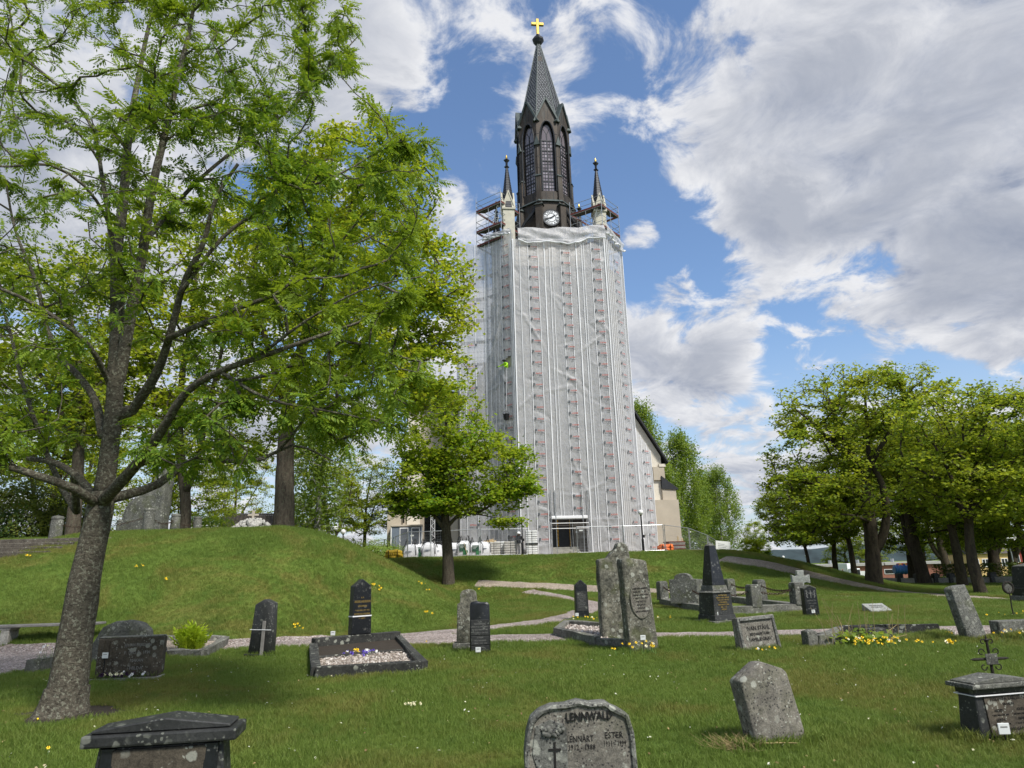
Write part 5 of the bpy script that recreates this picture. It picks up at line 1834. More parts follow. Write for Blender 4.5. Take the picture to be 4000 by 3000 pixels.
tg = crown_px(r, [(300, 1400, 800, 330, 330, 31.5, 4.5), (330, 1500, 1150, 370, 340, 31, 4.5), (220, 1380, 1450, 420, 280, 30.5, 4.5), (200, 1150, 1000, 300, 420, 32, 4.5), (70, 1720, 1230, 150, 190, 30, 2.5), (60, 1700, 1480, 150, 160, 30, 2.5)])
mapleA = make_tree('maple_tree', 'tall broad maple with yellow green leaves on the grassy mound beside the wrapped tower', lm, tg, 'leaf_maple', 'bark_maple', 'maples on the mound', 41, 0.5, 40, (0.48, 0.48, 0.18), 0.17)
# maple further back with a forked trunk
lm = base_fix([px_limb([(720, 2070, 34), (725, 1960, 34), (712, 1850, 34), (700, 1650, 34.2), (720, 1400, 34.5), (760, 1150, 34.5), (770, 950, 34.5)], .30, .06),
     px_limb([(722, 1930, 34), (770, 1800, 33.5), (810, 1600, 33), (860, 1400, 32.5), (900, 1200, 32.5)], .20, .05),
     px_limb([(705, 1700, 34), (620, 1550, 34.5), (520, 1350, 35), (430, 1150, 35)], .14, .04)])
tg = crown_px(r, [(260, 760, 1050, 400, 330, 34.5, 4.5), (260, 700, 1400, 420, 300, 34.5, 4.5), (120, 860, 1650, 300, 180, 34, 4)])
mapleB = make_tree('maple_tree', 'fork trunked maple standing behind the chained bollards on the mound', lm, tg, 'leaf_maple', 'bark_maple', 'maples on the mound', 43, 0.6, 34, (0.55, 0.55, 0.2), 0.19)
# left-hand maple behind the rowan
lm = base_fix([px_limb([(285, 2085, 30), (295, 1950, 30), (310, 1700, 30.2), (300, 1400, 30.5), (250, 1100, 30.5)], .33, .06), px_limb([(305, 1750, 30), (180, 1500, 30), (60, 1300, 30)], .16, .05), px_limb([(310, 1650, 30), (420, 1450, 30.5), (520, 1250, 31)], .14, .05)])
tg = crown_px(r, [(260, 200, 1250, 420, 330, 31, 4.5), (220, 100, 1600, 380, 260, 31, 4.5), (120, 480, 1500, 250, 240, 31, 3.5)])
mapleC = make_tree('maple_tree', 'leafy maple at the left end of the mound behind the leaning rowan', lm, tg, 'leaf_grove', 'bark_maple', 'maples on the mound', 45, 0.6, 34, (0.55, 0.55, 0.2), 0.19)
# young maple below the church terrace
bz = P(1752, 2258, 41.0)
lm = [px_limb([(1752, 2258, 41), (1748, 2150, 41), (1740, 2040, 41), (1738, 1980, 41), (1736, 1800, 41), (1745, 1600, 41)], .40, .06),
      px_limb([(1742, 2075, 41), (1690, 2010, 40.6), (1640, 1970, 40.2), (1560, 1930, 40)], .14, .03),
      px_limb([(1745, 2060, 41), (1790, 2015, 40.8), (1870, 2000, 40.4), (1960, 1950, 40), (2060, 1930, 39.8)], .13, .02),
      px_limb([(1738, 1950, 41), (1820, 1850, 41), (1930, 1780, 41), (2030, 1760, 41)], .11, .02),
      px_limb([(1738, 1960, 41), (1660, 1860, 41.5), (1580, 1780, 41.5)], .11, .02),
      px_limb([(1830, 2005, 40.6), (1900, 2015, 40), (1960, 2030, 39.6), (2010, 2055, 39.4)], .05, .012)]
lm[0][0][0][2] = float(ht(*lm[0][0][0][:2])) - 0.1
tg = crown_px(r, [(240, 1730, 1690, 190, 230, 41.2, 3.2), (190, 1880, 1830, 210, 170, 40.8, 2.8), (160, 1660, 1890, 160, 150, 41, 2.8), (60, 2030, 1890, 90, 70, 40.2, 1.4), (14, 1980, 2045, 60, 22, 39.8, 0.8), (40, 1600, 1975, 95, 70, 40.2, 1.6), (90, 1860, 1955, 190, 75, 40.4, 2.2), (40, 1720, 1960, 130, 60, 39.8, 1.6)])
youngM = make_tree('young_maple_tree', 'smaller maple with low spreading limbs at the foot of the church terrace', lm, tg, 'leaf_young', 'bark_maple', None, 47, 0.45, 38, (0.46, 0.46, 0.16), 0.18, up=0.15)

# right-hand grove
g1 = G(3410, 2276); Y = g1[1]
lm = base_fix([px_limb([(3415, 2280, Y), (3410, 2180, Y), (3400, 2060, Y), (3390, 1980, Y), (3370, 1880, Y), (3330, 1780, Y + .5), (3280, 1660, Y + 1), (3230, 1560, Y + 1)], .52, .10),
     px_limb([(3420, 2150, Y), (3450, 2090, Y - .3), (3462, 1980, Y - .5), (3440, 1880, Y - .5), (3400, 1800, Y - .5), (3390, 1700, Y), (3380, 1560, Y)], .30, .07),
     px_limb([(3370, 1880, Y), (3420, 1780, Y - 1), (3480, 1680, Y - 1), (3540, 1560, Y - 1)], .22, .06),
     px_limb([(3330, 1790, Y), (3250, 1730, Y - 1), (3180, 1660, Y - 1.5), (3110, 1600, Y - 1.5)], .18, .05),
     px_limb([(3380, 1930, Y), (3280, 1900, Y - 1.5), (3170, 1890, Y - 2), (3070, 1870, Y - 2)], .15, .04),
     px_limb([(3400, 2040, Y), (3300, 2010, Y - 2), (3200, 2020, Y - 2.5)], .12, .03)])
tg = crown_px(r, [(330, 3300, 1600, 280, 180, Y + .5, 4.5), (220, 3480, 1580, 220, 160, Y, 4.5), (200, 3180, 1800, 190, 180, Y - 1, 3.5), (160, 3120, 1960, 150, 140, Y - 1.5, 3), (70, 3300, 1980, 230, 110, Y - 2, 3), (70, 3090, 2085, 95, 60, Y - 1.5, 2), (90, 3450, 1800, 220, 160, Y - 1, 3.5)])
groveA = make_tree('grove_tree', 'thick trunked old tree with twin stems and domed crown by the gravel path', lm, tg, 'leaf_grove', 'bark_grove', 'old trees beyond the gravel path', 51, 0.5, 31, (0.42, 0.42, 0.13), 0.165, power=0.44, tip_r=0.016)
g2 = G(3830, 2322); Y2 = g2[1]
lm = base_fix([px_limb([(3835, 2330, Y2), (3800, 2200, Y2), (3785, 2080, Y2), (3790, 1950, Y2), (3800, 1850, Y2), (3830, 1720, Y2), (3860, 1600, Y2)], .30, .07),
     px_limb([(3790, 2050, Y2), (3740, 1950, Y2 - .5), (3710, 1850, Y2 - .5), (3650, 1740, Y2 - .5)], .18, .05),
     px_limb([(3795, 1980, Y2), (3880, 1880, Y2 - .5), (3960, 1800, Y2 - .5), (4060, 1700, Y2 - .5)], .16, .05),
     px_limb([(3800, 1850, Y2), (3740, 1720, Y2 + 1), (3700, 1620, Y2 + 1)], .12, .04)])
tg = crown_px(r, [(300, 3780, 1660, 280, 160, Y2, 4), (260, 3950, 1680, 250, 150, Y2, 4), (200, 3720, 1850, 200, 130, Y2 - .5, 3), (160, 3930, 1880, 220, 120, Y2 - .5, 3), (80, 3800, 1970, 160, 70, Y2 - 1, 2.0)])
groveB = make_tree('grove_tree', 'nearest tree of the right grove with spreading limbs beyond the slanting gravestone', lm, tg, 'leaf_grove', 'bark_grove', 'old trees beyond the gravel path', 53, 0.45, 32, (0.40, 0.40, 0.13), 0.15, power=0.44, tip_r=0.014)


def plant(src, px, Y, rot, sc, label, group, zoff=-0.05):
    x = ray(px, 2200)[0] / ray(px, 2200)[1] * Y
    return copy_tree(src, (x, Y, float(ht(x, Y)) + zoff), rot, sc, label, group)


GV = 'old trees beyond the gravel path'
plant(groveA, 3600, 50, 2.0, (0.95, 0.95, 0.94), 'dark stemmed old tree beside the blue tank behind the low stone wall', GV)
plant(groveB, 3745, 45, 1.2, (1.15, 1.15, 1.05), 'tall slim stemmed tree between the blue tank and the yellow house', GV)
plant(groveB, 3330, 56, 3.9, (0.9, 0.9, 0.95), 'slender forked tree in front of the parked white truck', GV)
plant(groveB, 3265, 62, 5.2, (0.9, 0.9, 0.9), 'thin tree beside the low brick building', GV)
plant(groveA, 3560, 62, 0.7, (0.9, 0.9, 0.92), 'old tree with broad crown just beyond the road', GV)
plant(groveB, 3155, 60, 2.6, (0.62, 0.62, 0.78), 'thin single stemmed tree standing on the crest of the right slope', GV)
for i, (px, Y, sc, lab) in enumerate([(3880, 58, 1.2, 'leafy tree right in front of the yellow house'), (4010, 52, 1.15, 'leafy tree behind the dark blue black obelisk'), (3700, 75, 1.2, 'broad tree between the blue tank and the yellow house, beyond the hedge'), (4180, 60, 1.25, 'leafy tree at the outer end of the low stone wall'), (3950, 78, 1.3, 'tree between the slim street lamp and the red house'), (4200, 42, 1.0, 'outermost tree of the right grove past the dark obelisk')]):
    plant(groveB if i % 2 else groveA, px, Y, i * 1.3 + 0.4, sc * (0.8 if i % 2 == 0 else 1.0), lab, 'trees by the houses')
for i, (px, Y, sc, lab) in enumerate([(3420, 146, 0.9, 'far tree behind the middle of the low brick building'), (3620, 148, 0.95, 'far tree behind the barrier end of the low brick building'), (3800, 150, 1.0, 'far tree behind the roof of the yellow house'), (3300, 150, 0.7, 'small far tree behind the parked white truck')]):
    plant(groveA, px, Y, i * 1.7 + 0.2, sc, lab, 'trees behind the brick building')

# weeping birches behind the church
def make_birch(name, label, px, top, Y, wpx, seed, group, per=95):
    r = np.random.default_rng(seed)
    x = ray(px, 2200)[0] / ray(px, 2200)[1] * Y
    b_ = np.array((x, Y, float(ht(x, Y)) - 0.1)); t = P(px, top, Y); t[0] = x + (t[0] - x) * 0.3
    H = t[2] - b_[2]; w = wpx * mpp(P(px, 1900, Y)) / 2
    limbs = [([b_, b_ + np.array((0.1, 0, H * .3)), b_ + np.array((-.1, .1, H * .65)), b_ + np.array((0, 0, H * .97))], .26, .03)]
    tg = []
    for i in range(300):
        u = r.random() ** 0.8
        z = b_[2] + H * (0.14 + 0.86 * u)
        rad = w * math.sqrt(max(0.02, math.sin(math.pi * min(1, 0.16 + 0.80 * u)))) * math.sqrt(r.random())
        a = r.random() * 6.283
        tg.append((x + rad * math.cos(a), Y + rad * math.sin(a), z))
    return make_tree(name, label, limbs, tg, 'leaf_birch', 'bark_birch', group, seed, 0.8, per, (0.42, 0.42, 1.15), 0.24, LEAF_OVAL, 0.010, 0.45, 3, knob=0.0, upbias=0.2)


BG_ = 'birches behind the church'
birchA = make_birch('birch_tree', 'tallest weeping birch growing close behind the nave roof', 2545, 1600, 84, 210, 61, BG_)
birchB = make_birch('birch_tree', 'middle weeping birch with drooping twigs behind the site fence', 2690, 1712, 88, 230, 62, BG_)
plant(birchB, 2830, 92, 1.0, (0.85, 0.85, 0.85), 'outermost weeping birch above the white site sign', BG_)
plant(birchA, 2610, 80, 2.1, (0.8, 0.8, 0.62), 'low weeping birch behind the orange bag', BG_)
plant(birchA, 2760, 98, 4.0, (0.9, 0.9, 0.78), 'birch half hidden between its taller neighbours behind the fence', BG_)

# woodland behind the mound and left of the church
WD = 'trees behind the mound'
for i, (src, px, Y, rot, sc, lab) in enumerate([
        (mapleB, 1290, 58, 1.1, 0.62, 'low leafy tree between the white birch trunk and the church wing'),
        (mapleC, 1420, 64, 2.3, 0.66, 'leafy tree next to the church wing above the two small lamps'),
        (mapleB, 880, 62, 3.0, 0.62, 'yellow green tree above the tiled roof of the low house'),
        (mapleC, 560, 50, 4.2, 0.8, 'bushy tree behind the great stone monument'),
        (mapleB, 150, 48, 5.0, 0.85, 'bushy tree above the dark evergreen shrubs'),
        (mapleC, -150, 40, 0.6, 0.9, 'wide tree at the outer end of the mound'),
        (mapleB, 330, 66, 2.0, 0.9, 'tall tree far behind the bollards'),
        (mapleC, 1180, 75, 5.5, 0.55, 'distant tree behind the tiled roof and the birch')]):
    plant(src, px, Y, rot, sc, lab, WD)
lm0 = P(1228, 2085, 44)
bw = make_birch('birch_tree', 'slim birch with white bark beside the small open shed', 1228, 1600, 44, 260, 66, WD, 26)

# bushes
def make_bush(name, label, c, rad, leaf, seed, n=5200, size=0.13, group=None, cat='bush'):
    r = np.random.default_rng(seed)
    u = r.normal(0, 1, (n, 3)); u /= np.linalg.norm(u, axis=1)[:, None]
    u *= (0.55 + 0.45 * r.random((n, 1)) ** 0.6)
    lump = 1 + 0.22 * np.sin(u[:, 0:1] * 7 + seed) * np.sin(u[:, 1:2] * 6 + 2) + 0.15 * np.sin(u[:, 2:3] * 9 + seed * 2)
    p = u * lump * np.array(rad); p[:, 2] = np.abs(p[:, 2] + rad[2] * 0.55)
    t = thing(name, label, cat, (c[0], c[1], float(ht(c[0], c[1])) - 0.05), 0, group)
    m = MB()
    for i in range(9):
        a = r.random() * 6.28
        m.cyl((0, 0, 0), (rad[0] * .7 * math.cos(a), rad[1] * .7 * math.sin(a), rad[2] * (0.5 + 0.7 * r.random())), 0.03, 0.01, 4)
    link('stem', m.mesh('stem'), MATS['bark_maple'], t)['kind'] = 'stuff'
    o = link('foliage', leaf_mesh('bush_leaves', p, size, LEAF_OVAL, seed, 0.5), MATS[leaf], t); o['kind'] = 'stuff'
    return t


def bush_px(name, label, px, py, Y, rx, ry, leaf, seed, n=4500, size=0.14, group=None, cat='bush'):
    x = ray(px, 2200)[0] / ray(px, 2200)[1] * Y
    m = mpp(P(px, 2100, Y))
    return make_bush(name, label, (x, Y), (rx * m, rx * m * 0.8, ry * m), leaf, seed, n, size, group, cat)


bush_px('evergreen_shrub', 'dark evergreen shrub with yellow green tips left of the leaning rowan', 60, 2000, 33, 190, 175, 'leaf_hedge', 71, 9000, 0.13, 'evergreen shrubs on the mound')
bush_px('evergreen_shrub', 'dense evergreen shrub behind the tall granite bollard', 235, 2000, 34, 120, 130, 'leaf_hedge', 72, 7000, 0.13, 'evergreen shrubs on the mound')
bush_px('evergreen_shrub', 'tall dark evergreen growing behind the other shrubs', -60, 1900, 38, 260, 240, 'leaf_hedge', 73, 9000, 0.15, 'evergreen shrubs on the mound')
bush_px('bush', 'bright yellow green bush right of the great stone monument', 800, 2000, 44, 130, 90, 'leaf_young', 74, 5000, 0.16)
bush_px('bush', 'green bush growing between the two small lamps and the fence', 1480, 2120, 56, 110, 55, 'leaf_birch', 75, 5200, 0.15)
bush_px('bush', 'brushy undergrowth left of the grey site cabin', 1390, 2120, 60, 140, 60, 'leaf_far', 76, 4500, 0.16)
bush_px('bush', 'green undergrowth beneath the low leafy tree by the shed', 1290, 2050, 62, 140, 75, 'leaf_far', 77, 4500, 0.17)
bush_px('bush', 'yellow flowering bush on the far side of the right slope', 3040, 2130, 85, 55, 34, 'leaf_young', 78, 3000, 0.17)
bush_px('bush', 'dull green bush below the far ridge', 3110, 2150, 95, 70, 26, 'leaf_far', 79, 3000, 0.2)
bush_px('bush', 'round green bush left of the small tree on the slope', 2870, 2130, 78, 60, 34, 'leaf_birch', 80, 3000, 0.17)
bush_px('bush', 'pale green thicket under the far trees', 3220, 2180, 120, 130, 36, 'leaf_far', 81, 3500, 0.25)
plant(youngM, 2962, 66, 2.0, (0.36, 0.36, 0.40), 'small tree with dark stem on the slope right of the site fence', None)

# ------------------------------------------------------------------ graves
def grave(name, label, px, py, rot=0.0, tilt=(0, 0), cat='gravestone', group='gravestones', y=None, tuft=1.0, tw=0.5):
    p = G(px, py) if y is None else np.append(P(px, py, y)[:2], 0)
    p[2] = float(ht(p[0], p[1]))
    t = thing(name, label, cat, p, rot, group, tilt)
    if tuft:
        for s in (-1, -0.5, 0, 0.5, 1):
            TUFTS.append((p[0] + s * tw / 2 * math.cos(rot), p[1] + s * tw / 2 * math.sin(rot) - 0.06, 0.10, int(34 * tuft), 1.55))
    return t, p, mpp(p)


def slab(parent, out, t0, t1, mat, name='stone', bevel=0.012, rough=0.0, seed=0, cuts=0, seg=1):
    m = MB(); m.prism(out, t0, t1)
    me = m.mesh(name, False, bevel, seg)
    if rough:
        bm = bmesh.new(); bm.from_mesh(me)
        bmesh.ops.triangulate(bm, faces=[f for f in bm.faces if len(f.verts) > 4])
        for _ in range(max(1, cuts)):
            bmesh.ops.subdivide_edges(bm, edges=[e for e in bm.edges if e.calc_length() > 0.07], cuts=1, use_grid_fill=True)
        r = np.random.default_rng(seed)
        ph = r.random(12) * 6.28
        bm.normal_update()
        for v in bm.verts:
            x, y, z = v.co
            d = 0.5 * math.sin(x * 11 + ph[0] + 2 * math.sin(z * 5 + ph[1])) + 0.5 * math.sin(z * 9 + ph[2] + 1.5 * math.sin(x * 7 + ph[3])) + 0.35 * math.sin(y * 17 + ph[4] + z * 13) + r.normal(0, 0.35)
            v.co += v.normal * d * rough
        bm.to_mesh(me); bm.free()
        me.polygons.foreach_set('use_smooth', [True] * len(me.polygons))
        try: me.set_sharp_from_angle(angle=R(50))
        except Exception: pass
    return link(name, me, MATS[mat] if isinstance(mat, str) else mat, parent)


def plot_tag(near, px, py, label, h=0.28, y=None, rot=0.0):
    p = G(px, py) if y is None else np.append(P(px, py, y)[:2], 0)
    p[2] = float(ht(p[0], p[1]))
    t = thing('plot_marker', label, 'marker', p, rot, 'numbered plot markers')
    m = MB(); m.cyl((0, 0, -0.05), (0, 0, h), 0.006, None, 5); m.build('stake', MATS['black_metal'], t)
    m = MB(); m.box(-0.05, 0.05, -0.008, 0.0, h - 0.02, h + 0.07); pl = m.build('plate', MATS['tag_white'], t, bevel=0.003)
    m = MB(); m.box(-0.03, 0.03, -0.010, -0.0085, h + 0.035, h + 0.045); m.build('print', MATS['grey_letter'], pl)
    return t


def rect_poly(p, rot, x0, x1, y0, y1):
    c, s = math.cos(rot), math.sin(rot)
    return np.array([(p[0] + x * c - y * s, p[1] + x * s + y * c) for x, y in ((x0, y0), (x1, y0), (x1, y1), (x0, y1))])


# 1 dark headstone with a shallow pediment, lower left
t, p, k = grave('gravestone', 'dark headstone with shallow pediment and lichen blotches below the leaning rowan', 640, 3000, R(9), y=5.35, tw=1.0)
zt = P(661, 2797, 5.35)[2]
hw = 0.44
m = MB(); m.frustum((-hw - .02, hw + .02, -0.13, 0.13), (-hw + 0.03, hw - 0.03, -0.10, 0.10), -0.05, zt - 0.17); b_ = m.build('stone', MATS['granite_dark'], t, bevel=0.012)
m = MB(); m.box(-hw + 0.13, hw - 0.13, -0.136, -0.10, 0.06, zt - 0.19); m.build('panel', MATS['granite_brown'], t, bevel=0.006)
m = MB(); m.box(-hw - 0.07, hw + 0.07, -0.17, 0.17, zt - 0.165, zt - 0.085); m.build('cornice', MATS['granite_dark'], t, bevel=0.015, seg=2)
slab(t, [(-hw - 0.02, zt - 0.083), (hw + 0.02, zt - 0.083), (hw + 0.02, zt - 0.06), (0.02, zt), (-hw - 0.02, zt - 0.06)], -0.14, 0.14, 'granite_dark', 'pediment', 0.008)
for s in (-1, 1):
    m = MB(); m.frustum((s * (hw - 0.10) - 0.05, s * (hw - 0.10) + 0.05, -0.155, -0.12), (s * (hw - 0.10) - 0.045, s * (hw - 0.10) + 0.045, -0.13, -0.10), 0, zt - 0.175); m.build('pilaster', MATS['granite_black'], t, bevel=0.006)

# 2 grey stone with relief roses and wavy rim
t, p, k = grave('gravestone', 'speckled grey headstone with wavy raised rim and carved roses', 2270, 3010, R(2), y=5.75, tw=0.85)
k = mpp((p[0], p[1], 0.5))
zt = P(2270, 2738, 5.75)[2]
w = 0.425
def wavy(s, dz_):
    o = [(-w * s, -0.05), (w * s, -0.05), (w * s * 0.985, zt * 0.40 + dz_), (w * s * 0.97, zt * 0.62 + dz_), (w * s * 0.90, zt * 0.82 + dz_), (w * s * 0.62, zt * 0.92 + dz_), (w * s * 0.50, zt * 0.972 + dz_), (w * s * 0.22, zt * 0.965 + dz_), (0, zt + dz_),
         (-w * s * 0.24, zt * 0.965 + dz_), (-w * s * 0.50, zt * 0.955 + dz_), (-w * s * 0.70, zt * 0.905 + dz_), (-w * s * 0.88, zt * 0.80 + dz_), (-w * s * 0.96, zt * 0.62 + dz_), (-w * s, zt * 0.4 + dz_)]
    return o
slab(t, wavy(1.0, 0), -0.02, 0.14, 'granite_grey', 'stone', 0.010, 0.0035, 3, 1)
rim = wavy(0.965, -0.012)
m = MB(); m.tube([(x, -0.035, z) for x, z in rim[1:] + rim[:1]], 0.020, 6); m.build('raised_rim', MATS['granite_grey'], t, True)
slab(t, wavy(0.93, -0.025), -0.032, -0.0205, 'granite_warm', 'face', 0.003)
slab(t, [(-0.30, 0.0), (-0.10, 0.0), (-0.10, zt * .70), (-0.22, zt * 0.80), (-0.34, zt * .72), (-0.37, zt * .4)], -0.040, -0.0325, 'granite_grey', 'side_panel', 0.004)
lettering(t, 'LENNWALD', 0.085, (0.08, -0.036, zt * 0.775), MATS['dark_letter'], 0.014, rot=(0, R(-1), 0), width=0.36)
lettering(t, 'LENNART', 0.062, (-0.0, -0.033, zt * 0.52), MATS['dark_letter'], 0.004, width=0.205)
lettering(t, 'ESTER', 0.062, (0.26, -0.033, zt * 0.55), MATS['dark_letter'], 0.004, width=0.14)
lettering(t, '1912 - 1988', 0.055, (0.01, -0.033, zt * 0.425), MATS['dark_letter'], 0.004, width=0.20)
lettering(t, '1911 - 1999', 0.055, (0.265, -0.033, zt * 0.455), MATS['dark_letter'], 0.004, width=0.17)
m = MB(); m.box(-0.205, -0.190, -0.046, -0.041, 0.02, zt * 0.53); m.box(-0.245, -0.2055, -0.046, -0.041, zt * .43, zt * .455); m.box(-0.1895, -0.15, -0.046, -0.041, zt * .43, zt * .455); m.build('carved_cross', MATS['dark_letter'], t)
for i, (x, z, rr) in enumerate(((-0.25, .66, .045), (-0.19, .64, .035), (-0.15, .70, .04))):
    m = MB()
    for q in range(5):
        a = q * 1.257 + i
        m.lathe([(0.001, 0), (rr * 0.45, 0.008), (rr * 0.5, 0.016), (rr * 0.2, 0.024)], 7, (x + rr * .5 * math.cos(a), 0, 0))
        for vi in range(len(m.v) - 28, len(m.v)):
            vx, vy, vz = m.v[vi]; m.v[vi] = (vx, -0.040 - vz, zt * z + vy + rr * .5 * math.sin(a))
    m.build('carved_rose', MATS['granite_grey'], t, True)

# 3 grey slab leaning to the left
t, p, k = grave('gravestone', 'bare grey slab with dark lichen dots leaning sideways beside dry grass', 3040, 2908, R(14), (R(-3), R(-9)), tw=0.6)
h = 0.70
slab(t, [(-0.265, -0.1), (0.245, -0.1), (0.235, h * 0.80), (0.20, h * 0.86), (0.0, h), (-0.16, h * 0.90), (-0.255, h * 0.84)], -0.09, 0.11, 'granite_warm', 'stone', 0.014, 0.005, 8, 1)
for i in range(5):
    TUFTS.append((p[0] - 0.32 - 0.08 * (i % 3), p[1] - 0.05 + 0.04 * i, 0.12, 30, 1.2))
r_ = np.random.default_rng(9)
m = MB()
for i in range(240):
    a = r_.random() * 6.28; q = np.array((-0.40 + r_.normal(0, 0.11), -0.08 + r_.normal(0, 0.07), 0.0)); l_ = 0.10 + 0.10 * r_.random()
    m.cyl(q, q + np.array((math.cos(a) * l_, math.sin(a) * l_ * .6, 0.02 + 0.10 * r_.random())), 0.0022, 0.001, 3, False)
g_ = thing('dry_grass', 'heap of dry brown grass beside the leaning grey slab', 'dry grass', p, 0)
o = m.build('dry_blades', MATS['dry_straw'], g_); o['kind'] = 'stuff'

# 4 stone with pediment, lower right, family name in dark letters
t, p, k = grave('gravestone', 'black bordered headstone with pediment and brown name panel in front of the wrought iron cross', 3918, 2885, R(13), tw=0.7)
t.scale = (0.74, 0.8, 0.65)
zt = 0.80; hw = 0.42
m = MB(); m.frustum((-hw - .03, hw + .03, -0.14, 0.16), (-hw + 0.02, hw - 0.02, -0.11, 0.13), -0.05, zt - 0.20); m.build('stone', MATS['granite_dark'], t, bevel=0.012)
m = MB(); m.box(-hw + 0.0, hw, -0.12, 0.14, zt - 0.20, zt - 0.125); m.build('frieze', MATS['granite_black'], t, bevel=0.005)
m = MB(); m.box(-hw - 0.07, hw + 0.07, -0.18, 0.20, zt - 0.125, zt - 0.065); m.build('cornice', MATS['granite_mid'], t, bevel=0.014, seg=2)
slab(t, [(-hw - 0.02, zt - 0.063), (hw + 0.02, zt - 0.063), (hw + 0.02, zt - 0.045), (0.0, zt + 0.02), (-hw - 0.02, zt - 0.045)], -0.15, 0.17, 'granite_mid', 'pediment', 0.006)
m = MB(); m.add([(-hw + .12, -0.150, 0.08), (hw - .06, -0.150, 0.08), (hw - .06, -0.123, zt - .21), (-hw + .12, -0.123, zt - .21), (-hw + .12, -0.10, 0.08), (hw - .06, -0.10, 0.08), (hw - .06, -0.10, zt - .21), (-hw + .12, -0.10, zt - .21)], [(0, 1, 2, 3), (0, 3, 7, 4), (1, 5, 6, 2), (3, 2, 6, 7), (0, 4, 5, 1)]); m.build('name_panel', MATS['granite_brown'], t)
m = MB(); m.box(-hw - 0.015, hw + 0.015, -0.145, 0.155, zt - 0.222, zt - 0.211); m.build('white_tie', MATS['strip_white'], t)
tl = math.atan2(0.027, zt - 0.29)
def sysk(txt, z, size, x=0.03, w_=None):
    lettering(t, txt, size, (x, -0.152 + (z - 0.08) * math.tan(tl), z), MATS['dark_letter'], 0.004, rot=(-tl, 0, 0), width=w_)
sysk('SYSKONEN KARLSSON', zt - .29, 0.058, 0.03, 0.50); sysk('VILORUM', zt - .355, 0.048, 0.03, 0.16)
sysk('ARVID', zt - .43, 0.052, -0.13, 0.13); sysk('AXEL', zt - .43, 0.052, 0.19, 0.12); sysk('* 26/11 1894 † 22/7 1968', zt - .48, 0.030, -0.12, 0.24); sysk('* 4/12 1899 † 3/5 1971', zt - .48, 0.030, 0.17, 0.22)
sysk('GERDA', zt - .545, 0.052, -0.13, 0.14); sysk('HANNA', zt - .545, 0.052, 0.19, 0.13); sysk('* 24/2 1904 † 8/1 1978', zt - .595, 0.030, -0.12, 0.24); sysk('* 3/4 1902', zt - .595, 0.030, 0.17, 0.2)
sysk('ÖVERBERGÅRD', zt - .665, 0.050, 0.03, 0.36)
plot_tag(t, 3930, 2895, 'white plot marker in front of the brown name panel', 0.10, y=p[1] - 0.23)

# 5 wrought iron cross
t, p, k = grave('iron_cross', 'black wrought iron grave cross with scrolls and small name plate', 3892, 2700, R(6), y=8.6, tuft=0.5, cat='cross', group=None)
zc = P(3892, 2566, 8.6)[2]; ztp = P(3895, 2474, 8.6)[2]
m = MB(); m.cyl((0, 0, -.1), (0, 0, ztp - 0.06), 0.020, 0.014, 8); m.lathe([(0.012, 0), (0.024, 0.02), (0.010, 0.04), (0.002, 0.08)], 8, (0, 0, ztp - 0.07)); m.build('post', MATS['iron_old'], t)
m = MB(); m.cyl((-0.20, 0, zc), (0.20, 0, zc), 0.016, None, 8)
for s in (-1, 1): m.cyl((s * .20, 0, zc), (s * .25, 0, zc), 0.016, 0.002, 8)
m.build('arm', MATS['iron_old'], t)
m = MB(); m.box(-0.075, 0.075, -0.035, -0.022, zc - 0.06, zc + 0.06); m.build('name_plate', MATS['granite_mid'], t, bevel=0.004)
def scroll(cx, cz, rr, sx, sz):
    a = np.linspace(0, 5.2, 18)
    return [(cx + sx * (rr * (1 - 0.10 * q)) * math.cos(q), 0.0, cz + sz * (rr * (1 - 0.10 * q)) * math.sin(q)) for q in a]
for sx in (-1, 1):
    for sz, dz_ in ((1, 0.075), (-1, 0.085)):
        m = MB(); m.tube(scroll(sx * 0.095, zc + sz * dz_, 0.042, -sx, sz), 0.007, 5); m.build('scroll', MATS['iron_old'], t, True)
    for dz_, q in ((0.19, 1), (-0.20, -1), (-0.285, -1)):
        m = MB(); m.tube(scroll(sx * 0.052, zc + dz_, 0.034, -sx, q), 0.007, 5); m.build('scroll', MATS['iron_old'], t, True)

# 6 framed grey family stone
t, p, k = grave('gravestone', 'framed grey family headstone with carved letters leaning slightly back by the gravel path', 2968, 2541, R(10), (R(-6), R(-3)), tw=0.7)
w, h = 0.385, 0.60
m = MB(); m.frustum((-w - .02, w + .02, -0.09, 0.13), (-w, w, -0.07, 0.11), -0.08, h); m.build('stone', MATS['granite_warm'], t, bevel=0.012)
for (x0, x1, z0, z1) in ((-w + .01, -w + .06, 0.0, h - .01), (w - .06, w - .01, 0.0, h - .01), (-w + .062, w - .062, h - .07, h - .012)):
    m = MB(); m.frustum((x0, x1, -0.112, -0.06), (x0, x1, -0.092, -0.05), z0, z1); m.build('frame_bar', MATS['granite_grey'], t, bevel=0.006)
for txt, z, s_, w_ in (('IVAN STÅHL', 0.355, 0.105, 0.46), ('RIDDARHYTTAN', 0.265, 0.07, 0.38), ('FAMILJEGRAV', 0.165, 0.09, 0.45)):
    lettering(t, txt, s_, (0.02, -0.090 + z * 0.03, z), MATS['dark_letter'], 0.010, rot=(R(-2), 0, 0), width=w_)
plot_tag(t, 2908, 2548, 'white plot marker at the corner of the framed family headstone', 0.13)

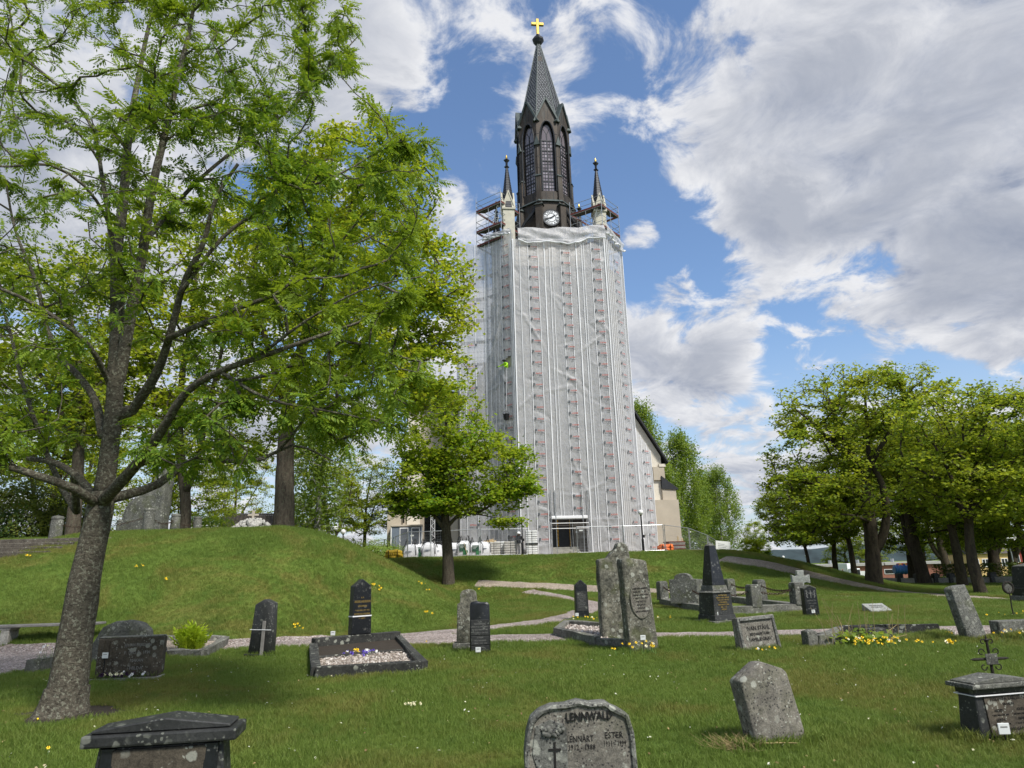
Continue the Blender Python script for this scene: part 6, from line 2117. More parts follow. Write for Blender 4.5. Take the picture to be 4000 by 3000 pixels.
# 7 pair of tall rough stones, the front one with an oval name panel
t, p, k = grave('gravestone', 'tallest rough granite standing stone with broken pointed top', 2413, 2500, R(4), tw=0.8)
H = (2500 - 2135) * mpp((p[0], p[1], 1.0))
w = 0.36
slab(t, [(-w, -0.1), (w, -0.1), (w * 1.02, H * .5), (w * 1.0, H * .90), (w * .92, H * .965), (w * .62, H * 1.0), (w * .30, H * .99), (w * .16, H * .93), (-w * .22, H * .87), (-w * .42, H * .835), (-w * .94, H * .825), (-w * 1.0, H * .80), (-w * 1.02, H * .5)], -0.16, 0.20, 'granite_rough', 'stone', 0.02, 0.010, 11, 3)
t, p, k = grave('gravestone', 'rough granite stone with oval inscribed panel in front of the tallest standing stone', 2508, 2540, R(12), (0, R(-2.5)), tw=0.7)
k = mpp((p[0], p[1], 0.8)); H = (2540 - 2195) * k; w = 0.275
slab(t, [(-w * 1.08, -0.1), (w * 1.12, -0.1), (w * 1.0, H * .5), (w * .92, H * .955), (w * .6, H * .975), (-w * .3, H * 1.0), (-w * .95, H * .995), (-w * 1.02, H * .5)], -0.13, 0.19, 'granite_rough', 'stone', 0.016, 0.008, 12, 3)
ov = [(0.03 + 0.205 * math.cos(a), H * .545 + 0.36 * math.sin(a)) for a in np.linspace(0, 2 * math.pi, 33)[:-1]]
slab(t, ov, -0.150, -0.12, 'granite_warm', 'oval_panel', 0.004)
m = MB(); m.tube([(x, -0.145, z) for x, z in ov + ov[:1]], 0.012, 5); m.build('panel_rim', MATS['granite_rough'], t, True)
for i, (txt, w_) in enumerate((('LANDTBRUKAREN', .30), ('OSKAR A. M.', .28), ('ABRAHAMSSON', .33), ('F. 1859 D. 25/3 1918', .30), ('MATILDA', .2), ('SELMA', .18), ('MARIA', .16), ('ABRAHAMSSON', .28))):
    lettering(t, txt, 0.05, (0.03, -0.152, H * .545 + 0.19 - i * 0.062), MATS['dark_letter'], 0.006, width=w_)
plot_tag(t, 2516, 2553, 'white plot marker among the daffodils by the oval panel stone', 0.26)
# kerb and gravel left of the pair
A = G(2176, 2484); B = G(2336, 2524); Cc = G(2470, 2470); D = G(2215, 2452)
kt = thing('grave_kerb', 'low mossy granite kerb round a gravel plot left of the tall rough stones', 'grave kerb', (A[0], A[1], float(ht(A[0], A[1]))), 0)
def kerb_bar(parent, a, b_, hgt, wid, mat, org, name='kerb_bar', rough=0.006, seed=1):
    a = np.array(a[:2]); b_ = np.array(b_[:2]); d = b_ - a; L = np.linalg.norm(d)
    m = MB(); m.box(0, L, -wid / 2, wid / 2, -0.08, hgt)
    me = m.mesh(name, False, 0.012)
    bm = bmesh.new(); bm.from_mesh(me)
    for _ in range(2): bmesh.ops.subdivide_edges(bm, edges=[e for e in bm.edges if e.calc_length() > 0.16], cuts=1, use_grid_fill=True)
    r = np.random.default_rng(seed)
    for v in bm.verts: v.co += Vector(r.normal(0, rough, 3))
    bm.to_mesh(me); bm.free()
    o = link(name, me, MATS[mat], parent)
    z = float(ht(*a))
    o.location = (a[0] - org[0], a[1] - org[1], z - float(ht(org[0], org[1])))
    o.rotation_euler = (0, -math.atan2(float(ht(*b_)) - z, L), math.atan2(d[1], d[0]))
    return o
def gravel_bed(parent, poly, org, mat='gravel_pale', lift=0.05):
    m = MB(); n = len(poly)
    m.add([(q[0] - org[0], q[1] - org[1], float(ht(q[0], q[1])) - float(ht(org[0], org[1])) + lift) for q in poly], [tuple(range(n))])
    o = m.build('gravel_bed', MATS[mat], parent)
    NO_GRASS.append(np.array([q[:2] for q in poly]))
    return o
def pebbles(parent, poly, org, n, mat, seed, size=0.014, lift=0.055):
    r = np.random.default_rng(seed); poly = np.array([q[:2] for q in poly])
    lo, hi = poly.min(0), poly.max(0)
    xy = lo + (hi - lo) * r.random((n * 3, 2)); xy = xy[in_poly(xy[:, 0], xy[:, 1], poly)][:n]
    base = np.array([(1, 0, 0), (-1, 0, 0), (0, 1, 0), (0, -1, 0), (0, 0, 0.7), (0, 0, -0.7)]); fc = np.array([(0, 2, 4), (2, 1, 4), (1, 3, 4), (3, 0, 4)])
    s = size * (0.5 + r.random((len(xy), 1, 1)))
    c = np.stack((xy[:, 0] - org[0], xy[:, 1] - org[1], ht(xy[:, 0], xy[:, 1]) - float(ht(org[0], org[1])) + lift), -1)[:, None, :]
    v = c + s * (base[None] + r.normal(0, 0.35, (len(xy), 6, 3)))
    f = (np.arange(len(xy)) * 6)[:, None, None] + fc[None]
    o = link('pebbles', fast_mesh('pebbles', v.reshape(-1, 3), f.reshape(-1, 3)), MATS[mat], parent); o['kind'] = 'stuff'
plain('pebble_mix', (0.34, 0.30, 0.26), 0.9, var=0.3)
m_, nt_, b__ = newmat('pebble', 0.9, 0.15)
nt_.links.new(ramp(nt_, nd(nt_, 'ShaderNodeNewGeometry').outputs['Random Per Island'], [(0, (0.16, 0.13, 0.11)), (0.5, (0.36, 0.31, 0.27)), (1, (0.62, 0.58, 0.53))]), b__.inputs['Base Color'])
for i, (a, b_) in enumerate(((A, B), (D, A), (Cc, D))):
    kerb_bar(kt, a, b_, 0.19, 0.17, 'kerb_stone', A, seed=i)
kerb_bar(kt, B, G(2450, 2530), 0.16, 0.15, 'kerb_stone', A, seed=7)
gravel_bed(kt, [A, B, Cc, D], A, 'gravel_pink', 0.09); pebbles(kt, [A, B, Cc, D], A, 900, 'pebble', 3, 0.022, 0.095)

# 8 dark obelisk on a stepped pedestal
t, p, k = grave('obelisk', 'tall dark obelisk with gold lettering on its pedestal beside the chained enclosure', 2802, 2428, R(24), tw=0.9, cat='obelisk', group=None)
Ho = (2428 - 2133) * mpp((p[0], p[1], 1.0))
s_ = 0.34
def sq(a): return (-a, a, -a, a)
m = MB(); m.box(-s_ - .12, s_ + .12, -s_ - .12, s_ + .12, -0.05, 0.05); m.build('base_slab', MATS['granite_mid'], t, bevel=0.01)
m = MB(); m.frustum(sq(s_ + .04), sq(s_ + .02), 0.05, 0.20); m.build('plinth', MATS['granite_dark'], t, bevel=0.01)
m = MB(); m.frustum(sq(s_), sq(s_ - .03), 0.20, Ho * .365); m.build('pedestal', MATS['granite_dark'], t, bevel=0.008)
m = MB(); m.frustum(sq(s_ + .02), sq(s_ - .06), Ho * .365, Ho * .39); m.frustum(sq(s_ - .07), sq(s_ - .09), Ho * .39, Ho * .455); m.build('neck', MATS['granite_mid'], t, bevel=0.01)
m = MB(); m.frustum(sq(s_ - .11), sq(0.11), Ho * .456, Ho * .965); m.build('shaft', MATS['granite_black'], t, bevel=0.008)
m = MB(); m.frustum(sq(0.11), sq(0.015), Ho * .9655, Ho); m.build('apex', MATS['granite_mid'], t)
for i, (txt, w_) in enumerate((('INGENJÖREN', .30), ('JERRY CARL WELIN', .44), ('* 28/10 1877 † 14/4 1914', .40), ('KYRKOHERDEN', .26), ('RIDDARHYTTAN', .38), ('BES. 1 : 26', .2), ('FAMILJEGRAV', .18))):
    lettering(t, txt, 0.05, (0, -s_ - 0.004 + 0.012 * (6 - i) / 6, Ho * .325 - i * 0.063), MATS['gold_letter'], 0.004, rot=(R(-2.6), 0, 0), width=w_, bold=0.001)
plot_tag(t, 2802, 2434, 'white plot marker in front of the dark obelisk', 0.22)

# 9 enclosure with stone posts and chains
A = G(2800, 2403); B = G(2592, 2364); Cc = G(3122, 2388); D = B + Cc - A; D[2] = float(ht(*D[:2]))
en = thing('grave_enclosure', 'rectangular granite kerb plot with square stone posts and rusty hanging chains', 'enclosure', A, 0)
off = lambda q: (q[0] - A[0], q[1] - A[1], float(ht(q[0], q[1])) - A[2])
for i, (a, b_) in enumerate(((A, B), (B, D), (D, Cc), (Cc, A))):
    kerb_bar(en, a, b_, 0.24, 0.34, 'kerb_stone', A, seed=20 + i, rough=0.005)
lerp = lambda a, b_, s: a + (b_ - a) * s
posts = [B, lerp(A, Cc, 0.46), Cc, lerp(Cc, D, 0.5), D, lerp(D, B, 0.45)]
pm = MB(); pm.frustum((-.19, .19, -.19, .19), (-.175, .175, -.175, .175), 0.2, 0.88); pm.frustum((-.175, .175, -.175, .175), (-.14, .14, -.14, .14), 0.88, 0.92)
pme = pm.mesh('stone_post', bevel=0.02)
ea = math.atan2((Cc - A)[1], (Cc - A)[0])
for q in posts:
    o = link('stone_post', pme, MATS['granite_mid'], en); o.location = off(q); o.rotation_euler = (0, 0, ea)
m = MB(); n = 22
lk = MB(); lk.tube([(0.055 * math.cos(a), 0, 0.032 * math.sin(a)) for a in np.linspace(0, 2 * math.pi, 11)], 0.011, 5, False); lkm = lk.mesh('chain_link', True)
def chain(parent, p0, p1, sag, org, link_len=0.088):
    p0 = np.array(p0); p1 = np.array(p1); L = np.linalg.norm(p1 - p0); n = max(3, int(L * 1.05 / link_len))
    ch = MB()
    base = [Vector(v.co) for v in lkm.vertices]; fcs = [tuple(f.vertices) for f in lkm.polygons]
    for i in range(n):
        s = (i + .5) / n
        c = p0 + (p1 - p0) * s - np.array((0, 0, sag * 4 * s * (1 - s)))
        d = (p1 - p0) + np.array((0, 0, -sag * 4 * (1 - 2 * s)))
        q = Vector(d).to_track_quat('X', 'Z').to_matrix().to_4x4() @ Matrix.Rotation(R(90) * (i % 2) + 0.3, 4, 'X')
        ch.add([tuple(Vector(c) + q.to_3x3() @ v) for v in base], fcs)
    ch.build('chain', MATS['rust_chain'], parent, True)
def topz(q, h=0.70): o = off(q); return np.array((o[0], o[1], o[2] + h))
sx_ = lerp(A, B, 0.62)
for a, b_ in ((B, sx_), (lerp(A, B, 0.40), A), (A, posts[1]), (posts[1], Cc), (Cc, posts[3]), (posts[3], D), (D, posts[5]), (posts[5], B)):
    d = (b_ - a)[:2]; l_ = np.linalg.norm(d); d = d / l_
    a2, b2 = a.copy(), b_.copy(); a2[:2] += d * 0.18; b2[:2] -= d * 0.18
    chain(en, topz(a2), topz(b2), 0.11 * min(1, l_ / 1.2), A)
NO_GRASS.append(np.array([A[:2], B[:2], D[:2], Cc[:2]]) * 1.0)
sm = lerp(A, B, 0.52)
gs = thing('gravestone', 'broad grey headstone with humped top standing on the chained kerb', 'gravestone', (sm[0], sm[1], float(ht(*sm[:2])) + 0.2), R(-24), 'gravestones')
hh = 1.08; ww = 0.50
hump = [(-ww, 0.02), (ww, 0.02), (ww, hh * .80), (ww * .62, hh * .81)] + [(ww * .60 * math.cos(a), hh * .82 + hh * .18 * math.sin(a) ** 0.8) for a in np.linspace(0.12, math.pi - 0.12, 13)] + [(-ww * .62, hh * .81), (-ww, hh * .80)]
slab(gs, hump, -0.20, 0.20, 'granite_mid', 'stone', 0.015)

# 10 small black pointed stone by the curve of the path
t, p, k = grave('gravestone', 'narrow black pointed headstone where the gravel path curves round the mound', 2274, 2421, R(6), tw=0.4)
k = mpp((p[0], p[1], .6)); H = (2421 - 2272) * k; w = 0.215
slab(t, [(-w, -0.05), (w, -0.05), (w * .88, H * .86), (0, H), (-w * .88, H * .86)], -0.10, 0.12, 'granite_black', 'stone', 0.012)
m = MB(); m.box(-w * .75, w * .75, -0.112, -0.10, H * .22, H * .70); m.build('name_panel', MATS['granite_dark'], t, bevel=0.003)
for i in range(8):
    lettering(t, ('H. V.', 'TYSK ARBETAREN', 'ERIK JOHANSSON', '* 1858 † 1919', 'MAKAN', 'ANNA LOVISA', 'KRISTINA', 'LARSDOTTER')[i], 0.04, (0, -0.114, H * .65 - i * 0.058), MATS['grey_letter'], 0.003, width=w * (0.5, 1.2, 1.3, 1.1, .5, 1.1, .9, 1.1)[i])
plot_tag(t, 2255, 2426, 'white plot marker beside the narrow black pointed headstone', 0.16)

# 11a dark pointed stone held by a strap and a stake
t, p, k = grave('gravestone', 'dark narrow headstone strapped to a wooden stake', 1022, 2563, R(-4), (0, R(2.0)), tw=0.55)
k = mpp((p[0], p[1], .6)); H = (2563 - 2353) * k; w = 0.245
slab(t, [(-w * 1.05, 0), (w * .95, 0), (w * .78, H * .93), (0, H), (-w * .78, H * .90)], -0.11, 0.13, 'granite_dark', 'stone', 0.012, 0.004, 5, 1)
m = MB(); m.box(-w - .07, w + .06, -0.16, 0.18, -0.05, 0.05); m.build('plinth', MATS['granite_dark'], t, bevel=0.01)
m = MB(); m.box(0.02, 0.085, -0.165, -0.135, 0.0, H * .62); m.build('stake', MATS['wood_grey'], t, bevel=0.004)
m = MB(); m.box(-w * .93, w * .90, -0.175, -0.166, H * .462, H * .472); m.box(-w * .935, -w * .915, -0.166, 0.14, H * .462, H * .472); m.build('strap', MATS['strip_white'], t)
# 11b black stone with gold letters on a kerbed plot
A = G(1232, 2648); B = G(1652, 2625); Cc = G(1556, 2512); D = G(1222, 2545)
kp = thing('grave_kerb', 'dark granite kerb frame round a gravel bed with pansies', 'grave kerb', A, 0)
for i, (a, b_, hh_) in enumerate(((A, B, .17), (B, Cc, .17), (D, A, .17))):
    kerb_bar(kp, a, b_, hh_, 0.16, 'kerb_dark', A, seed=30 + i, rough=0.004)
kerb_bar(kp, D, Cc, 0.26, 0.20, 'kerb_dark', A, seed=35, rough=0.003)
m1, m2_ = lerp(A, D, 0.52), lerp(B, Cc, 0.52)
gravel_bed(kp, [A, B, Cc, D], A, 'gravel_pale', 0.06); pebbles(kp, [A, B, m2_, m1], A, 1500, 'pebble', 5, 0.018, 0.065)
kerb_bar(kp, m1, m2_, 0.10, 0.06, 'kerb_dark', A, seed=36, rough=0.002)
so_ = gravel_bed(kp, [m1, m2_, Cc, D], A, 'dirt', 0.095); so_.name = 'soil_bed'
sb = lerp(D, Cc, 0.52)
k = mpp((sb[0], sb[1], .8)); H = (2528 - 2320) * k; w = 0.245
rot_ = math.atan2((Cc - D)[1], (Cc - D)[0])
t = thing('gravestone', 'black pointed headstone with gold lettering and a white strap on the pansy plot', 'gravestone', (sb[0], sb[1], float(ht(*sb[:2])) + 0.24), rot_, 'gravestones')
slab(t, [(-w, 0.02), (w, 0.02), (w * .88, H * .87), (0, H), (-w * .88, H * .87)], -0.09, 0.09, 'granite_black', 'stone', 0.010)
m = MB(); m.box(-w * .97, w * .97, -0.098, 0.098, H * .325, H * .345); m.build('strap', MATS['strip_white'], t)
for i, (txt, z, s2, w_) in enumerate((('H. V.', .65, .05, .07), ('ANDERS ANDERSSON', .575, .07, .40), ('LÅNGVIKEN', .50, .05, .22), ('* 19/4 1868 † 22/1 1915', .425, .045, .36), ('HUSTRUN JOHANNA', .355, .06, .40), ('* 1871', .285, .04, .16))):
    lettering(t, txt, s2, (0, -0.0925, H * z), MATS['gold_letter'], 0.003, width=w_, bold=0.001)
plot_tag(t, 1297, 2560, 'white plot marker at the back corner of the pansy plot', 0.28, y=sb[1] - 0.22)
# 11c grey stone with a black stone in front
t, p, k = grave('gravestone', 'grey lichen covered headstone with arched head behind the black tablet stone', 1832, 2540, R(0), tw=0.6)
k = mpp((p[0], p[1], .6)); H = (2540 - 2315) * k; w = 0.265
hd = [(w * .62 * math.cos(a), H * .93 + H * .07 * math.sin(a)) for a in np.linspace(0.05, math.pi - .05, 9)]
slab(t, [(-w * .95, 0.14), (w * .95, 0.14), (w * .88, H * .76), (w * .66, H * .78), (w * .64, H * .92)] + hd + [(-w * .64, H * .92), (-w * .66, H * .78), (-w * .88, H * .76)], -0.12, 0.14, 'granite_rough', 'stone', 0.012, 0.005, 6, 1)
m = MB(); m.box(-w - .06, w + .06, -0.18, 0.20, -0.05, 0.15); m.build('plinth', MATS['granite_mid'], t, bevel=0.012)
t, p, k = grave('gravestone', 'black headstone with grey name tablets in front of the arched grey stone', 1876, 2560, R(3), tw=0.5, tuft=2.2)
k = mpp((p[0], p[1], .6)); H = (2556 - 2358) * k; w = 0.20
slab(t, [(-w, -0.03), (w * 1.02, -0.03), (w * .98, H * .93), (w * .8, H * .98), (w * .1, H * .985), (-w * .3, H * 1.01), (-w * .85, H * .99), (-w * .96, H * .93)], -0.08, 0.10, 'granite_black', 'stone', 0.012, 0.002, 7, 1)
for (z0, z1) in ((.37, .66), (.195, .36), (.06, .185)):
    m = MB(); m.box(-w * .88, w * .92, -0.092, -0.08, H * z0, H * z1); m.build('name_tablet', MATS['granite_dark'], t, bevel=0.008)
for txt, z, w_ in (('H. V.', .615, .07), ('MASMÄSTAREN', .57, .22), ('ERIK AUG. VALLBERG', .52, .32), ('FR. RIDDARHYTTAN', .465, .31), ('* 5/10 1862 † 19/4 1919', .41, .31), ('SONEN', .32, .12), ('UNO ROLAND', .265, .24), ('* 1894 † 10/1 1931', .215, .28), ('MAKAN', .14, .14)):
    lettering(t, txt, 0.04, (0, -0.0935, H * z), MATS['grey_letter'], 0.002, width=w_)
plot_tag(t, 1868, 2566, 'white plot marker in long grass before the black tablet stone', 0.10)

# 12 brown stone with its flower strip, round stone behind, kerb plot with a fern
t, p, k = grave('gravestone', 'low wide brown headstone with pilaster edge and a strip of pansies', 505, 2645, R(7), tw=1.0, tuft=0.4)
k = mpp((p[0], p[1], .3)); H = (2645 - 2500) * k; w = 0.51
m = MB(); m.box(-w, w, -0.09, 0.09, 0, H); m.build('stone', MATS['granite_brown'], t, bevel=0.010)
m = MB(); m.box(-w + .01, w - .01, -0.085, 0.085, H + .001, H + .025); m.build('mossy_top', MATS['kerb_stone'], t, bevel=0.008)
for x in (-w + .08, -w + .16, -w + .22):
    m = MB(); m.box(x - .018, x + .018, -0.102, -0.09, 0.03, H - .02); m.build('pilaster', MATS['granite_brown'], t, bevel=0.004)
m = MB(); m.box(-w - .06, w + .08, -0.42, -0.38, -0.05, 0.035); m.build('bed_edge', MATS['concrete'], t)
for s in (-1, 1):
    m = MB(); m.box(s * (w + .06) - .02, s * (w + .06) + .02, -0.38, -0.05, -0.05, 0.033); m.build('bed_edge', MATS['concrete'], t)
m = MB(); m.box(-w - .04, w + .04, -0.38, -0.092, -0.05, 0.02); m.build('bed_soil', MATS['dirt'], t)
NO_GRASS.append(rect_poly(p, R(7), -w - .06, w + .06, -0.42, 0.0))
t12 = (p.copy(), R(7), w)
for i, txt in enumerate(('JOHAN ERIKSSON', 'F. 1862 D. 1931', 'MAKAN', 'HILDA')):
    lettering(t, txt, 0.07, (0.12, -0.0925, H * .78 - i * .12), MATS['grey_letter'], 0.003, width=(.42, .40, .2, .2)[i])
plot_tag(t, 400, 2655, 'pale plot marker standing at the edge of the low brown headstone', 0.33, y=p[1] - 0.16)
t, p, k = grave('gravestone', 'broad round topped grey granite headstone behind the low brown stone', 470, 2590, R(4), tw=1.3)
k = mpp((p[0], p[1], .3)); H = (2590 - 2432) * k; w = 0.68
slab(t, [(-w, -0.05), (w, -0.05), (w * .98, H * .22), (w * .80, H * .45), (w * .72, H * .75), (w * .50, H * .92), (w * .15, H * 1.0), (-w * .2, H * .98), (-w * .55, H * .85), (-w * .72, H * .55), (-w * .85, H * .30), (-w * .99, H * .2)], -0.12, 0.16, 'granite_mid', 'stone', 0.02, 0.008, 14, 2)
A = G(660, 2568); B = G(795, 2570); Cc = G(880, 2515); D = G(640, 2512)
kp = thing('grave_kerb', 'lichened kerb plot with white gravel holding a bright fern', 'grave kerb', A, 0)
for i, (a, b_) in enumerate(((A, B), (B, Cc), (Cc, D))): kerb_bar(kp, a, b_, 0.16, 0.16, 'kerb_stone', A, seed=50 + i, rough=0.01)
gravel_bed(kp, [A, B, Cc, D], A, 'gravel_pale', 0.06); pebbles(kp, [A, B, Cc, D], A, 900, 'white_stone', 8, 0.02, 0.065)
A2 = G(118, 2632); B2 = G(250, 2600)
kp2 = thing('grave_kerb', 'rough kerb stones at the gravel edge behind the rowan trunk', 'grave kerb', A2, 0)
kerb_bar(kp2, A2, lerp(A2, B2, .45), 0.22, 0.22, 'kerb_stone', A2, seed=60, rough=0.015); kerb_bar(kp2, lerp(A2, B2, .5), B2, 0.18, 0.2, 'kerb_stone', A2, seed=61, rough=0.015)

# 13 right-hand stones
t, p, k = grave('stone_cross', 'weathered pale stone cross with flared arms beyond the chained enclosure', 3137, 2346, R(-4), cat='cross', group=None, tw=0.4)
k = mpp((p[0], p[1], .6)); H = (2346 - 2233) * k; w = (3172 - 3104) / 2 * k
cr = [(-.17 * w, 0), (.30 * w, 0), (.26 * w, H * .50), (.30 * w, H * .58), (.55 * w, H * .60), (1.0 * w, H * .56), (1.0 * w, H * .86), (.60 * w, H * .80), (.36 * w, H * .84), (.42 * w, H * 1.0), (-.42 * w, H * 1.0), (-.36 * w, H * .84), (-.60 * w, H * .80), (-1.0 * w, H * .86), (-1.0 * w, H * .56), (-.55 * w, H * .60), (-.30 * w, H * .58), (-.26 * w, H * .50)]
cr[0] = (-.30 * w, 0)
slab(t, cr, -0.11, 0.11, 'granite_cross', 'stone', 0.015)
t, p, k = grave('gravestone', 'small black pointed headstone with engraved cross and leaf border in front of the stone cross', 3172, 2413, R(8), tw=0.45)
k = mpp((p[0], p[1], .5)); H = (2413 - 2294) * k; w = 0.215
slab(t, [(-w, -0.05), (w, -0.05), (w * .93, H * .90), (0, H), (-w * .93, H * .90)], -0.09, 0.12, 'granite_black', 'stone', 0.010)
slab(t, [(-w * .93, H * .895), (0, H * .995), (w * .93, H * .895), (w * .95, H * .93), (0, H * 1.03), (-w * .95, H * .93)], -0.088, 0.118, 'granite_mid', 'weathered_top', 0.004)
m = MB(); m.box(-.008, .008, -.096, -.0905, H * .62, H * .86); m.box(-.06, -.0085, -.096, -.0905, H * .76, H * .78); m.box(.0085, .06, -.096, -.0905, H * .76, H * .78); m.build('engraved_cross', MATS['grey_letter'], t)
for s in (-1, 1):
    m = MB()
    for i in range(6): m.lathe([(0.002, 0), (.018, .004), (.002, .008)], 6, (s * (.11 + .02 * (i % 2)), 0, 0)); 
    n0 = 18
    m.v = [(v[0], -0.0905 - v[2], H * (.64 + .04 * (i // n0)) + v[1]) for i, v in enumerate(m.v)]
    m.build('leaf_border', MATS['grey_letter'], t)
for i, txt in enumerate(('LARS OLSSON', '* 1851 † 1928', 'MAKAN', 'BRITA STINA')): lettering(t, txt, .04, (0, -.0925, H * .52 - i * .075), MATS['grey_letter'], .002, width=(.26, .28, .12, .24)[i])
plot_tag(t, 3181, 2418, 'white plot marker in front of the small black headstone with engraved cross', 0.18)
t, p, k = grave('name_plaque', 'flat pale stone plaque lying slanted on the lawn', 3428, 2390, R(5), cat='plaque', group=None, tw=0.6)
m = MB(); m.add([(-.34, -.22, 0), (.34, -.22, 0), (.34, .24, 0), (-.34, .24, 0), (-.34, -.22, .06), (.34, -.22, .06), (.34, .24, .24), (-.34, .24, .24)], [(0, 3, 2, 1), (4, 5, 6, 7), (0, 1, 5, 4), (1, 2, 6, 5), (2, 3, 7, 6), (3, 0, 4, 7)]); m.build('stone', MATS['granite_cross'], t, bevel=0.012)
for i in range(2): lettering(t, ('EMIL KARLSSON', 'FAMILJEGRAV')[i], .07, (0, -.06 + .10 * (1 - i), .135 + .04 * (1 - i)), MATS['dark_letter'], .003, rot=(R(-68), 0, 0), width=.4)
t, p, k = grave('gravestone', 'blotched grey headstone slanting sharply to one side near the yellow flowers', 3808, 2503, R(10), (R(-2), R(-11)), tw=0.5, tuft=1.6)
k = mpp((p[0], p[1], .5)); H = (2503 - 2295) * k; w = 0.20
slab(t, [(-w * 1.1, -0.1), (w * 1.1, -0.1), (w * .86, H * .985), (w * .3, H * 1.0), (-w * .5, H * .995), (-w * .86, H * .97)], -0.10, 0.12, 'granite_grey', 'stone', 0.014, 0.005, 15, 1)
A = G(3192, 2525); B = G(3480, 2512); Cc = G(3672, 2478); D = G(3285, 2482)
kp = thing('grave_kerb', 'weathered kerb plot with corner block and daffodils beside the gravel path', 'grave kerb', A, 0)
for i, (a, b_, mt) in enumerate(((A, lerp(A, B, .62), 'kerb_stone'), (lerp(A, B, .6), B, 'kerb_dark'), (D, Cc, 'kerb_dark'), (lerp(A, D, .2), D, 'kerb_stone'))): kerb_bar(kp, a, b_, (.20, .28, .20, .18)[i], 0.17, mt, A, seed=70 + i, rough=0.012)
m = MB(); m.box(-.10, .10, -.12, .12, -.05, .27); m.frustum((-.10, .10, -.12, .12), (-.02, .02, -.02, .02), .271, .31); o = m.build('corner_block', MATS['granite_mid'], kp, bevel=.01); o.location = (-.12, 0, 0); o.rotation_euler = (0, 0, R(8))
for i in range(16): q = lerp(B, Cc, i / 16.0) + np.array((0, -.15, 0)); TUFTS.append((q[0], q[1], .18, 50, 1.9))
t, p, k = grave('gravestone', 'low wide granite block half hidden by long grass and yellow flowers', 3960, 2492, R(6), tw=1.0, tuft=3)
m = MB(); m.box(-.36, .60, -.12, .14, -.05, .33); m.build('stone', MATS['granite_mid'], t, bevel=.015)
for i in range(8): TUFTS.append((p[0] - .2 + .1 * i, p[1] - .25, .16, 60, 2.2))
t, p, k = grave('obelisk', 'dark blue black obelisk on a grey base under the right grove', 4030, 2352, R(12), cat='obelisk', group=None, tw=.7)
k = mpp((p[0], p[1], .8)); H = (2350 - 2205) * k
m = MB(); m.frustum(sq(.42), sq(.40), -.05, H * .17); m.build('base_block', MATS['granite_mid'], t, bevel=.015)
m = MB(); m.frustum(sq(.37), sq(.36), H * .17, H * .37); m.build('plinth', MATS['granite_black'], t, bevel=.012)
m = MB(); m.frustum(sq(.33), sq(.25), H * .371, H * .93); m.build('shaft', MATS['granite_black'], t, bevel=.01)
m = MB(); m.frustum(sq(.25), sq(.01), H * .931, H); m.build('apex', MATS['granite_mid'], t)
t, p, k = grave('iron_cross', 'thin iron grave marker with a round wreath head near the yellow cowslips', 3962, 2412, R(0), cat='cross', group=None, tuft=.5)
k = mpp((p[0], p[1], .5)); H = (2412 - 2285) * k
m = MB(); m.tube([(0, 0, -.05), (-.01, 0, H * .3), (.01, 0, H * .6), (0, 0, H * .85)], .016, 6); m.build('stem', MATS['iron_old'], t, True)
m = MB(); m.tube([(.13 * math.cos(a), 0, H * .87 + .14 * math.sin(a)) for a in np.linspace(0, 2 * math.pi, 17)], .03, 6, False); m.build('wreath', MATS['iron_old'], t, True)
m = MB(); m.prism([(.10 * math.cos(a), H * .86 + .11 * math.sin(a)) for a in np.linspace(0, 2 * math.pi, 13)[:-1]], -.01, .01); m.build('plate', MATS['granite_mid'], t)
m = MB()
for a in (0, 2.1, 4.2): m.tube([(0, 0, .12), (.08 * math.cos(a), .08 * math.sin(a), .06), (.12 * math.cos(a), .12 * math.sin(a), 0)], .012, 5)
m.build('foot', MATS['iron_old'], t, True)

# 14 bench
p = G(15, 2510); q = P(365, 2432, p[1] + 0.6); zs = float(P(15, 2442, p[1])[2])
bt = thing('bench', 'plain backless bench with grey plank seat on stone feet beside the gravel path', 'bench', p, R(4))
zs -= p[2]
for i in range(3):
    m = MB(); m.box(-1.9, 2.25, -0.24 + i * .165, -0.24 + i * .165 + .155, zs - .05, zs); m.build('seat_plank', MATS['wood_grey'], bt, bevel=.006)
for x in (-1.3, 0.1, 1.75):
    m = MB(); m.box(x - .10, x + .10, -.20, .20, -.05, zs - .13); m.frustum((x - .10, x + .10, -.20, .20), (x - .14, x + .14, -.22, .22), zs - .13, zs - .052); m.build('leg', MATS['concrete'], bt, bevel=.012)
TUFTS.append((p[0], p[1], .3, 80, 1.3))

# 15 stones and bollards on the mound
bp = [((218, 2080), 26.5, .98), ((578, 2068), 26.8, .92), ((683, 2062), 29.0, .85), ((770, 2062), 29.5, .75), ((470, 2068), 30.5, .8)]
bo = MB(); bo.lathe([(.24, -.1), (.235, .1), (.215, .80), (.20, .84), (.22, .86), (.22, .92), (.18, .97), (.02, 1.0)], 14); bme = bo.mesh('stone', True)
labs = ['tall round granite bollard at the open end of the mound', 'round granite bollard in front of the great monument stone', 'square shouldered bollard between the monument and the forked maple', 'short dark bollard nearest the tiled roof house', 'far bollard half hidden behind the monument']
BP = []
for ((px, py), Y, s), lab in zip(bp, labs):
    x = P(px, py, Y)[0]; z = float(ht(x, Y)); BP.append(np.array((x, Y, z)))
    t = thing('bollard', lab, 'bollard', (x, Y, z), 0, 'bollards on the mound')
    o = link('shaft', bme, MATS['granite_mid'], t); o.scale = (s, s, s)
    m = MB(); m.tube([(.05 * math.cos(a) - .24 * s, 0, .72 * s + .05 * math.sin(a)) for a in np.linspace(0, 6.28, 9)], .014, 5, False); m.build('ring', MATS['rust_chain'], t)
